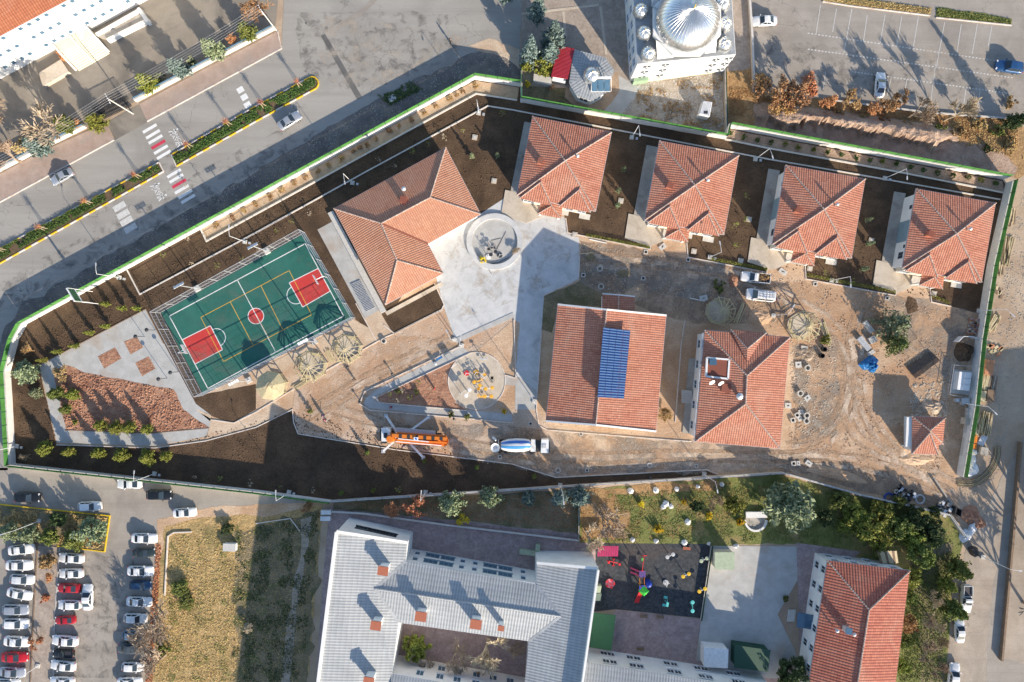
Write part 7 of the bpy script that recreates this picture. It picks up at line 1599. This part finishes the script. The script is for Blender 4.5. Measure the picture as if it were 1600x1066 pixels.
hoop(291,551,.88,-.47,'basketball hoop at the west key of the court'); hoop(512,434,-.88,.47,'basketball hoop at the east key of the court')
for x, y, lb in ((243,516,'beside the upper court corner'),(226,526,'between two mulch squares'),(279,581,'at the court fence'),(261,591,'at the edge of the mulch bed')):
    p = W(x, y); t = thing('garden_lamp', 'short black garden lamp with round head ' + lb, 'lamp', p, 'black garden lamps')
    MB().tube([p, p+Vector((0,0,3.0))], .05, 8).obj('pole', M['dark_steel'], t); MB().lathe(p+Vector((0,0,2.9)), [(.1,0),(.34,.12),(.36,.2),(.05,.36)], 14).obj('lamp_head', M['dark_steel'], t)
# site sign on two legs facing the road
t = thing('site_sign', 'large white framed sign board on the main road wall', 'sign', W(122,462)); d = (W(122,473)-W(112,454)); d.z = 0; d = W(131,468)-W(108,443); d.z = 0
a0, a1 = W(126,455,.0), W(133,470,.0)
pa, pb = W(117,452,3.2), W(129,472,3.2); pa.z = pb.z = 0
for p in (pa, pb): MB().beam(p, p+Vector((0,0,5.4)), .16, .16).obj('leg', M['white_metal'], t); q = p+Vector((1.2,-.2,0)); MB().beam(q, p+Vector((0,0,3.6)), .1, .1).obj('brace', M['white_metal'], t)
MB().beam(pa+Vector((0,0,4.4)), pb+Vector((0,0,4.4)), .12, 2.2).obj('board', M['plastic_sheet'], t); MB().beam(pa+Vector((.09,-.05,4.4)), pb+Vector((.09,-.05,4.4)), .03, 1.7).obj('back_panel', M['awning_green'], t)
for zz in (3.3, 5.5): MB().beam(pa+Vector((0,0,zz)), pb+Vector((0,0,zz)), .2, .12).obj('frame', M['white_metal'], t)
# power line along the school wall
poles = [(-20,308),(208,178),(432,48)]
for i, (x, y) in enumerate(poles):
    p = W(x, y); t = thing('utility_pole', ('grey utility pole at the west school wall', 'grey utility pole beside the school gate', 'grey utility pole at the end of the school wall')[i], 'pole', p)
    MB().tube([p, p+Vector((0,0,8))], .14, 8, .09).obj('pole', M['concrete_cast'], t); MB().box(p+Vector((0,0,7.8)), (1.9,.1,.12), R(118)).obj('crossarm', M['galv'], t)
    for k in range(5): MB().tube([p+Vector((math.cos(R(118))*(k-2)*.42, math.sin(R(118))*(k-2)*.42, 7.86)), p+Vector((math.cos(R(118))*(k-2)*.42, math.sin(R(118))*(k-2)*.42, 8.05))], .05, 6).obj('insulator', M['white_metal'], t)
for i in range(2):
    for k in range(5):
        o = Vector((math.cos(R(118))*(k-2)*.42, math.sin(R(118))*(k-2)*.42, 8.03)); a_, b_ = W(*poles[i])+o, W(*poles[i+1])+o
        MB_ = MB().tube([a_.lerp(b_, f/10) - Vector((0,0,.7*4*(f/10)*(1-f/10))) for f in range(11)], .012, 4); tag(MB_.obj('power_line', M['col_grey'], origin=a_), 'thin power line strung along the white school wall', 'wire', 'power lines along the school wall', 'thing')
# ------------------------------------------------------------------ exercise machines and playground
def machine(kind, x, y, rz, lb, grp, c1='col_amber', c2='col_grey', s=1.0):
    p = W(x, y); t = thing('exercise_machine', lb, 'exercise machine', p, grp); q = Matrix.Rotation(R(rz), 3, 'Z'); V = lambda a, b, c: p + q @ Vector((a*s, b*s, c*s))
    MB().tube([V(0,0,0), V(0,0,1.5)], .07, 8).obj('post', M[c2], t)
    if kind == 0:
        for sx in (-1, 1):
            o = MB().tube([V(0,0,1.3), V(sx*.5,.0,1.1), V(sx*.55,.1,.5)], .04, 6).obj('swing_arm', M[c2], t); MB().box(V(sx*.55,.1,.42), (.35*s,.5*s,.1), R(rz)).obj('foot_plate', M[c1], o)
        MB().box(V(0,0,1.55), (.6*s,.3*s,.14), R(rz)).obj('handle_block', M[c1], t)
    elif kind == 1:
        MB().tube([V(0,0,.5), V(.7,0,.45)], .05, 6).obj('beam', M[c2], t); MB().box(V(.75,0,.55), (.5*s,.5*s,.1), R(rz)).obj('seat', M[c1], t); MB().box(V(1.0,0,.9), (.1,.5*s,.6*s), R(rz)).obj('backrest', M[c1], t)
        for sy in (-1,1): MB().tube([V(0,sy*.1,1.2), V(.2,sy*.4,1.3), V(.5,sy*.4,1.0)], .035, 6).obj('handle', M[c2], t)
    elif kind == 2:
        MB().tube([V(-.6,0,1.4), V(.6,0,1.4)], .05, 6).obj('crossbar', M[c2], t)
        for sx in (-1,1): MB().lathe(V(sx*.6,0,1.35), [(.05,0),(.36,.05),(.36,.12),(.05,.15)], 12).obj('wheel_disc', M[c1], t)
    elif kind == 3:
        MB().lathe(V(0,0,.1), [(.5,0),(.5,.1),(.05,.12)], 14).obj('turntable', M[c1], t)
        for k in range(3): a_ = 2*math.pi*k/3; MB().tube([V(.05*math.cos(a_),.05*math.sin(a_),1.2), V(.5*math.cos(a_),.5*math.sin(a_),1.2), V(.55*math.cos(a_),.55*math.sin(a_),.2)], .035, 6).obj('grip', M[c2], t)
    return t
EG = 'exercise machines on the round ground'
for i, (x, y, k, rz, c) in enumerate(((744,581.6,3,0,'col_amber'),(752.6,589.6,1,40,'col_amber'),(748.6,595,0,20,'col_amber'),(746,599,2,-30,'col_amber'),(754.6,605,1,200,'col_amber'),(764.4,606,2,10,'col_amber'),(752.5,619,0,0,'col_amber'),(763,618.5,2,0,'col_amber'))):
    machine(k, x, y, rz, ('amber turntable machine', 'amber seated machine facing the turntable', 'amber stepping machine in the middle', 'amber wheel machine in the middle', 'amber seated machine facing away from the turntable', 'amber wheel machine near the plaza path', 'amber stepping machine near the lower kerb', 'amber wheel machine near the lower kerb')[i] + ' of the exercise ground', EG, c, 'white_metal')
machine(3,729,583,0,'red and white turntable machine on the exercise ground',EG,'col_red','white_metal'); machine(1,769,597,90,'dark seated machine on the exercise ground',EG,'col_black','dark_steel'); machine(0,755.6,561,0,'grey stepping machine at the upper kerb of the exercise ground',EG,'col_grey','galv'); machine(2,732,613,60,'white wheel machine on the exercise ground',EG,'plastic_sheet','white_metal')
for x, y, lb in ((724,612,'info panel on two legs on the exercise ground'),(711,571,'info panel on two legs at the kerb of the exercise ground')):
    p = W(x, y); t = thing('info_panel', lb, 'panel', p); u = Vector((.8,.55,0)).normalized()
    for s in (-.55,.55): MB().tube([p+u*s, p+u*s+Vector((0,0,1.9))], .05, 6).obj('leg', M['galv'], t)
    MB().box(p+Vector((0,0,1.5)), (1.3,.06,.9), math.atan2(u.y, u.x)).obj('board', M['white_metal'], t)
EG2 = 'exercise machines in the plaza ring'
for i, (x, y, k, rz, lb) in enumerate(((769,389,0,10,'grey stepping machine in the plaza ring'),(771,397,2,30,'grey wheel machine in the plaza ring'),(781,399,3,0,'grey turntable machine in the plaza ring'),(758,390,1,0,'grey seated machine in the plaza ring'),(763,401.5,3,0,'small white turntable machine in the plaza ring'))): machine(k, x, y, rz, lb, EG2, 'dark_steel' if i < 4 else 'white_metal', 'galv', .85)
t = thing('hose', 'thin black hose lying across the plaza ring', 'hose', W(774,390)); MB().tube([W(x, y)+Vector((0,0,.1)) for x, y in ((790.5,362),(776,390),(768,376))]+[W(783,372.5)+Vector((0,0,.1))], .03, 5).obj('hose_run', M['col_black'], t); MB().tube([W(x, y)+Vector((0,0,.1)) for x, y in ((795,402),(780,410),(760,414),(764,422),(768,428))], .04, 5).obj('hose_run', M['col_black'], t)
# benches and small things along the narrow path
for x, y, lb in ((686.5,560,'blue topped bench beside the narrow path'),(681,568,'dark round litter bin beside the narrow path')):
    p = W(x, y); t = thing('bench' if 'bench' in lb else 'litter_bin', lb, 'bench' if 'bench' in lb else 'bin', p)
    if 'bench' in lb:
        for k in range(3): MB().box(p+Vector((0,k*.16-.16,.46)), (1.3,.13,.05), R(30)).obj('slat', M['tarp_blue'], t)
        for s in (-.5,.5): MB().box(p+Vector((s*.86,s*.5,.22)), (.08,.45,.44), R(30)).obj('leg', M['dark_steel'], t)
    else: MB().lathe(p, [(.3,0),(.34,.8),(.28,.85),(.1,.85)], 12).obj('bin_body', M['dark_steel'], t); MB().lathe(p+Vector((0,0,.86)), [(.36,0),(.2,.18),(.02,.2)], 12).obj('bin_lid', M['galv'], t)
for x, y in ((564,628),(710,654),(1014,745),(545,573),(614,584)):
    p = W(x, y); t = thing('path_light', 'short dark bollard light at a path edge', 'light', p, 'bollard lights'); MB().tube([p, p+Vector((0,0,1.0))], .09, 8).obj('post', M['dark_steel'], t); MB().lathe(p+Vector((0,0,1.0)), [(.22,0),(.24,.1),(.02,.22)], 10).obj('head', M['dark_steel'], t)
# playground
PG = 'playground equipment'
t = thing('slatted_canopy','magenta slatted canopy at the corner of the playground','canopy',W(950,862),PG)
for k in range(9): MB().beam(W(936+k*3.6,853.5,2.2), W(935+k*3.6,869.5,2.2), .36, .06).obj('slat', M['col_magenta'], t)
for x, y in ((937,855),(965,855),(936,868),(964,868)): MB().tube([W(x,y), W(x,y,2.2)], .06, 6).obj('post', M['col_magenta'], t)
t = thing('seesaw','red seesaw beside the magenta canopy','seesaw',W(958.5,878),PG); MB().beam(W(948,876,.9), W(969.5,881,.4), .14, .1).obj('plank', M['col_red'], t); MB().beam(W(958.5,872)+Vector((0,0,.5)), W(958,883)+Vector((0,0,.5)), .12, .12).obj('axle', M['col_red'], t)
for y in (872.5,883): MB().beam(W(956.5,y), W(960.5,y)+Vector((0,0,.05)), .1, .9).obj('stand', M['col_red'], t)
for x, y, z in ((950,876.5,1.0),(967.5,880.5,.6)): MB().box(W(x,y)+Vector((0,0,z)), (.4,.4,.08)).obj('seat', M['col_red'], t)
t = thing('merry_go_round','red merry-go-round on the rubber floor','carousel',W(953,911),PG); p = W(953,911)
MB().lathe(p, [(.2,.05),(.85,.2),(.85,.28),(.1,.3)], 20).obj('platform', M['col_pink'], t)
for k in range(5): a_ = 2*math.pi*k/5; c = p+Vector((.72*math.cos(a_), .72*math.sin(a_), .45)); MB().box(c, (.3,.4,.1), a_).obj('seat', M['col_red'], t); MB().tube([p+Vector((0,0,.3)), p+Vector((0,0,.9)), c+Vector((0,0,.4))], .03, 5).obj('handle', M['col_red'], t)
t = thing('play_tower','slide tower with green roof, red slide and blue tube','play tower',W(1002,915),PG)
MB().lathe(W(1002,916)+Vector((0,0,2.5)), [(.95,0),(.1,.9)], 4).obj('roof', M['col_green'], t); MB().box(W(1002,916)+Vector((0,0,1.2)), (1.2,1.2,.1)).obj('platform', M['col_blue'], t)
for x in (998,1006):
    for y in (911,921): MB().tube([W(x,y), W(x,y)+Vector((0,0,2.5))], .06, 6).obj('post', M['col_yellow'], t)
sl = [W(998.6,922)+Vector((0,0,1.3)), W(996.5,931)+Vector((0,0,.7)), W(994,941)+Vector((0,0,.2))]
for a_, b_ in zip(sl, sl[1:]): MB().beam(a_, b_, .65, .08).obj('slide_bed', M['col_red'], t)
for s in (-.34,.34):
    for a_, b_ in zip(sl, sl[1:]): MB().beam(a_+Vector((s,0,.12)), b_+Vector((s,0,.12)), .06, .2).obj('slide_side', M['col_red'], t)
MB().lathe(W(1011.5,910), [(.65,0),(.65,1.0),(.45,1.5),(.05,1.7)], 16).obj('tube', M['col_blue'], t)
for x in (998,1005): MB().beam(W(x,911)+Vector((0,0,1.3)), W(x-.5,899)+Vector((0,0,1.2)), .08, .12).obj('bridge_rail', M['col_orange'], t)
MB().beam(W(1001.5,911)+Vector((0,0,1.1)), W(1001,899)+Vector((0,0,1.1)), .7, .06).obj('bridge', M['dark_steel'], t)
MB().box(W(1002,894)+Vector((0,0,1.1)), (1.2,1.2,.1)).obj('platform', M['col_purple'], t)
for y in (890.5, 897): MB().beam(W(985,y-3.5)+Vector((0,0,.1)), W(998,y)+Vector((0,0,1.1)), .3, .05).obj('ladder', M['col_magenta'], t)
t = thing('swing_frame','red swing frame above the slide tower','swing',W(1006,878),PG); MB().beam(W(1006.5,868,2.2), W(1003.5,892,2.2), .1, .1).obj('top_bar', M['col_red'], t)
for x, y in ((1006.5,868),(1003.5,892)):
    for s in (-4,4): MB().beam(W(x,y,2.2), W(x+s,y+.4), .09, .09).obj('leg', M['col_red'], t)
MB().box(W(1003.5,873)+Vector((0,0,.5)), (.4,.5,.06)).obj('seat', M['col_green'], t)
for dx in (-.15,.15): MB().beam(W(1003.5,873)+Vector((dx,0,.5)), W(1005.5,873,2.2), .02, .02).obj('chain', M['galv'], t)
for x, y, c, lb in ((1044.6,865,'col_grey','grey spring rider at the upper playground edge'),(1040,910,'col_grey','grey star climber in the middle of the playground'),(1069,895,'col_yellow','yellow and white double rider near the yard wall'),(1094,918,'col_yellow','yellow rider beside the thin wall'),(1097,871,'col_sage','pale rider at the sunny corner')): machine(2 if 'star' not in lb else 3, x, y, 25, lb, PG, c, 'white_metal', .95)
machine(0,1039,938,80,'teal swing trainer on the rubber floor',PG,'col_teal','col_teal',1.3); machine(2,1078,942,90,'teal balance machine near the thin wall',PG,'col_teal','col_teal',1.3)
for x, y, lb in ((1005,962,'dark bench at the edge of the pink paving'),(1031,963,'second dark bench on the pink paving'),(1072,856,'red brown bench at the sunny playground corner'),(1000,1013,'dark bench against the school wing')):
    p = W(x, y); t = thing('bench', lb, 'bench', p, 'benches of the school yard')
    for k in range(3): MB().box(p+Vector((0,k*.17-.17,.45)), (1.4,.14,.06), R(-4)).obj('slat', M['wood_dark' if x != 1072 else 'brick_red'], t)
    for s in (-.5,.5): MB().box(p+Vector((s,0,.21)), (.08,.45,.42), R(-4)).obj('leg', M['dark_steel'], t)
for i, (x, y, r_) in enumerate(((985,767,5),(1025,766,5),(1057,764,4),(1040,787,5),(1048,791,4),(1036,792,4),(1074,815,5),(988,843,4),(1025,845,4),(1069,847,5),(1107,849,3),(1150,853,4),(1128,757,4),(1090,760,3))):
    c = W(x, y); rnd = random.Random(i); mb = MB(); prof_ = [(r_/PXM*1.0,0),(r_/PXM*.95,.25),(r_/PXM*.5,.5),(.03,.58)]; mb.lathe(c, prof_, 9); mb.v = [(v[0]+rnd.uniform(-.1,.1), v[1]+rnd.uniform(-.1,.1), max(0, v[2]+rnd.uniform(-.08,.08))) for v in mb.v]
    tag(mb.obj('white_rock', M['plaster_white'], origin=c), 'white painted rock on the lawn', 'rock', 'white painted rocks on the lawn', 'thing')
t = thing('marker_box','white square box in the dry field','box',W(362,853)); MB().box(W(362,853)+Vector((0,0,.5)), (2.2,1.3,1.0), R(-2)).obj('body', M['plaster_white'], t); MB().box(W(362,853)+Vector((0,0,1.05)), (2.3,1.4,.1), R(-2)).obj('lid', M['concrete_cast'], t)
t = thing('white_crate','stack of two white crates at the school corner','crates',W(510,802)); MB().box(W(511,799)+Vector((0,0,.45)), (1.8,.8,.9)).obj('crate_box', M['white_metal'], t); MB().box(W(510,809)+Vector((0,0,.4)), (1.8,.8,.8)).obj('crate_box', M['white_metal'], t)
t = thing('bench_machine','pale green metal bench by the school court wall','bench',W(828,860)); MB().box(W(826,862)+Vector((0,0,.4)), (3.4,.9,.8), R(-8)).obj('body', M['col_sage'], t); MB().box(W(840,854)+Vector((0,0,.5)), (.8,1.3,1.0), R(-5)).obj('side_box', M['col_sage'], t)
t = thing('concrete_cover','pale square concrete cover on the road verge','cover',W(613,154)); MB().box(W(613,154)+Vector((0,0,.12)), (1.4,1.2,.2), R(20)).obj('slab', M['concrete_cast'], t); MB().box(W(613,154)+Vector((0,0,.25)), (.5,.5,.06), R(20)).obj('lid', M['galv'], t)
for x, y, lb in ((742,215,'beside the L-shaped house'),(970,314,'beside the house next to the plaza'),(1170,343,'beside the second house'),(1361,376,'beside the third house'),(772,283,'near the plaza ring'),(1084,393,'at the second house kerb'),(1265,420,'at the third house kerb'),(1459,459,'at the end house kerb'),(1157,408,'in the second yard corner'),(898,367,'at the first yard kerb')):
    t = thing('inspection_cover', 'square concrete inspection cover ' + lb, 'cover', W(x, y)); MB().box(W(x, y)+Vector((0,0,.1)), (.95,.95,.16), R(-10)).obj('slab', M['concrete_sand'], t); MB().box(W(x, y)+Vector((0,0,.2)), (.6,.6,.04), R(-10)).obj('lid', M['concrete_cast'], t)
# loose timber near the gazebos
for a_, b_, lb in (((461,605),(482,592),'pale timber pile beside the covered gazebo'),((512,548),(522,566),'yellow board between the open gazebos'),((1150,505),(1162,475),'dark log pile beside the shaded gazebo'),((1285,505),(1296,540),'loose laths beside the old gazebo')):
    p, q = W(*a_), W(*b_); t = thing('timber_pile', lb, 'timber', p, 'timber lying near the gazebos'); rnd = random.Random(int(a_[0]))
    for k in range(9): o = Vector((rnd.uniform(-.5,.5), rnd.uniform(-.5,.5), .06+.09*(k//3))); MB().beam(p+o, q+o*rnd.uniform(.4,1.4), .14, .07).obj('board', M['wood_raw' if k % 3 else 'wood_pale'], t)
for a_, b_, lb, m in (((1078,466),(1101,471),'white pipe lying by the shaded bed','white_metal'),((921,374),(948,380),'white pipe at the first house kerb','white_metal'),((903,397),(928,395),'pale pole lying across the plaza edge','wood_pale')):
    t = thing('loose_pipe', lb, 'pipe', W(*a_)); MB().tube([W(*a_)+Vector((0,0,.1)), W(*b_)+Vector((0,0,.1))], .09, 8).obj('pipe', M[m], t)
# ------------------------------------------------------------------ people
def make_person(lb, x, y, face, top, legs, hair='col_black', stride=.0, arm=.15):
    p = W(x, y); t = thing('person', lb, 'person', p)
    q = Matrix.Rotation(R(face), 3, 'Z'); V = lambda a, b, c: q @ Vector((a, b, c))
    vs_ = [((0,0,.95),.15),((0,0,1.15),.14),((.01,0,1.38),.16),((.02,0,1.50),.065),((.04,0,1.62),.095),((.03,0,1.72),.085),
           ((0,.19,1.40),.065),((arm*.3,.25,1.12),.045),((arm,.22,.88),.035),((0,-.19,1.40),.065),((-arm*.3,-.25,1.12),.045),((-arm*.4,-.22,.88),.035),
           ((0,.10,.9),.10),((stride*.5,.10,.5),.065),((stride,.10,.06),.045),((stride+.16,.11,.03),.04),((0,-.10,.9),.10),((-stride*.5,-.10,.5),.065),((-stride,-.10,.06),.045),((-stride+.16,-.11,.03),.04)]
    ed = [(0,1),(1,2),(2,3),(3,4),(4,5),(2,6),(6,7),(7,8),(2,9),(9,10),(10,11),(0,12),(12,13),(13,14),(14,15),(0,16),(16,17),(17,18),(18,19)]
    me = bpy.data.meshes.new('body'); me.from_pydata([V(*v[0]) for v in vs_], ed, []); o = bpy.data.objects.new('body', me); COL.objects.link(o); o.parent = t; me.materials.append(M['skin'])
    md = o.modifiers.new('skin', 'SKIN')
    for i, v in enumerate(vs_): me.skin_vertices[0].data[i].radius = (v[1], v[1])
    me.skin_vertices[0].data[0].use_root = True
    o.modifiers.new('sub', 'SUBSURF').levels = 1; o.modifiers['sub'].render_levels = 1
    def tub(pts, r_, nm, m, r2=None): MB().tube([p+V(*a) for a in pts], r_, 8, r2).obj(nm, M[m], t)
    tub([(0,0,.86),(0,0,1.15),(.01,0,1.42),(.02,0,1.47)], .19, 'jacket', top, .14)
    for s, (a1, a2, a3) in ((1, (6,7,8)), (-1, (9,10,11))): tub([vs_[a1][0], vs_[a2][0], tuple((Vector(vs_[a2][0])*.25+Vector(vs_[a3][0])*.75))], .075, 'sleeve', top, .055)
    for a in ((12,13,14), (16,17,18)): tub([vs_[a[0]][0], vs_[a[1]][0], vs_[a[2]][0]], .115, 'trouser_leg', legs, .07)
    MB().lathe(p+V(.02,0,1.63), [(.105,0),(.112,.06),(.09,.13),(.01,.17)], 10).obj('hair', M[hair], t)
    for s in (-1,1): MB().box(p+V(s*stride+.06,s*.10,.04), (.28,.1,.08), R(face)).obj('shoe', M['col_black'], t)
    return t
make_person('person in dark clothes walking on the open road',704,67,60,'col_black','col_black',stride=.2)
make_person('person in purple jacket standing on the road bed',506.5,648.5,-120,'col_purple','col_black')
make_person('person in dark red jacket holding a white pole',509,655.5,60,'col_magenta','col_black',arm=.35)
make_person('person in red jacket on the shaded narrow path',611.5,636,0,'col_magenta','col_black'); make_person('person in red vest working in the triangular bed',679,607,150,'col_red','col_black',arm=.3)
make_person('person in dark coat walking beside the timber gazebos',554.5,593,120,'col_black','col_black',stride=.15); make_person('person in blue overalls beside the pump truck deck',632,696,90,'col_blue','col_grey'); make_person('person in grey clothes behind the roof rack van',1213,468,180,'col_grey','col_magenta')
t = thing('levelling_pole','white levelling pole held by the person in dark red','pole',W(511,657)); MB().beam(W(509,659,.9), W(515,653,1.4), .05, .05).obj('pole', M['white_metal'], t)
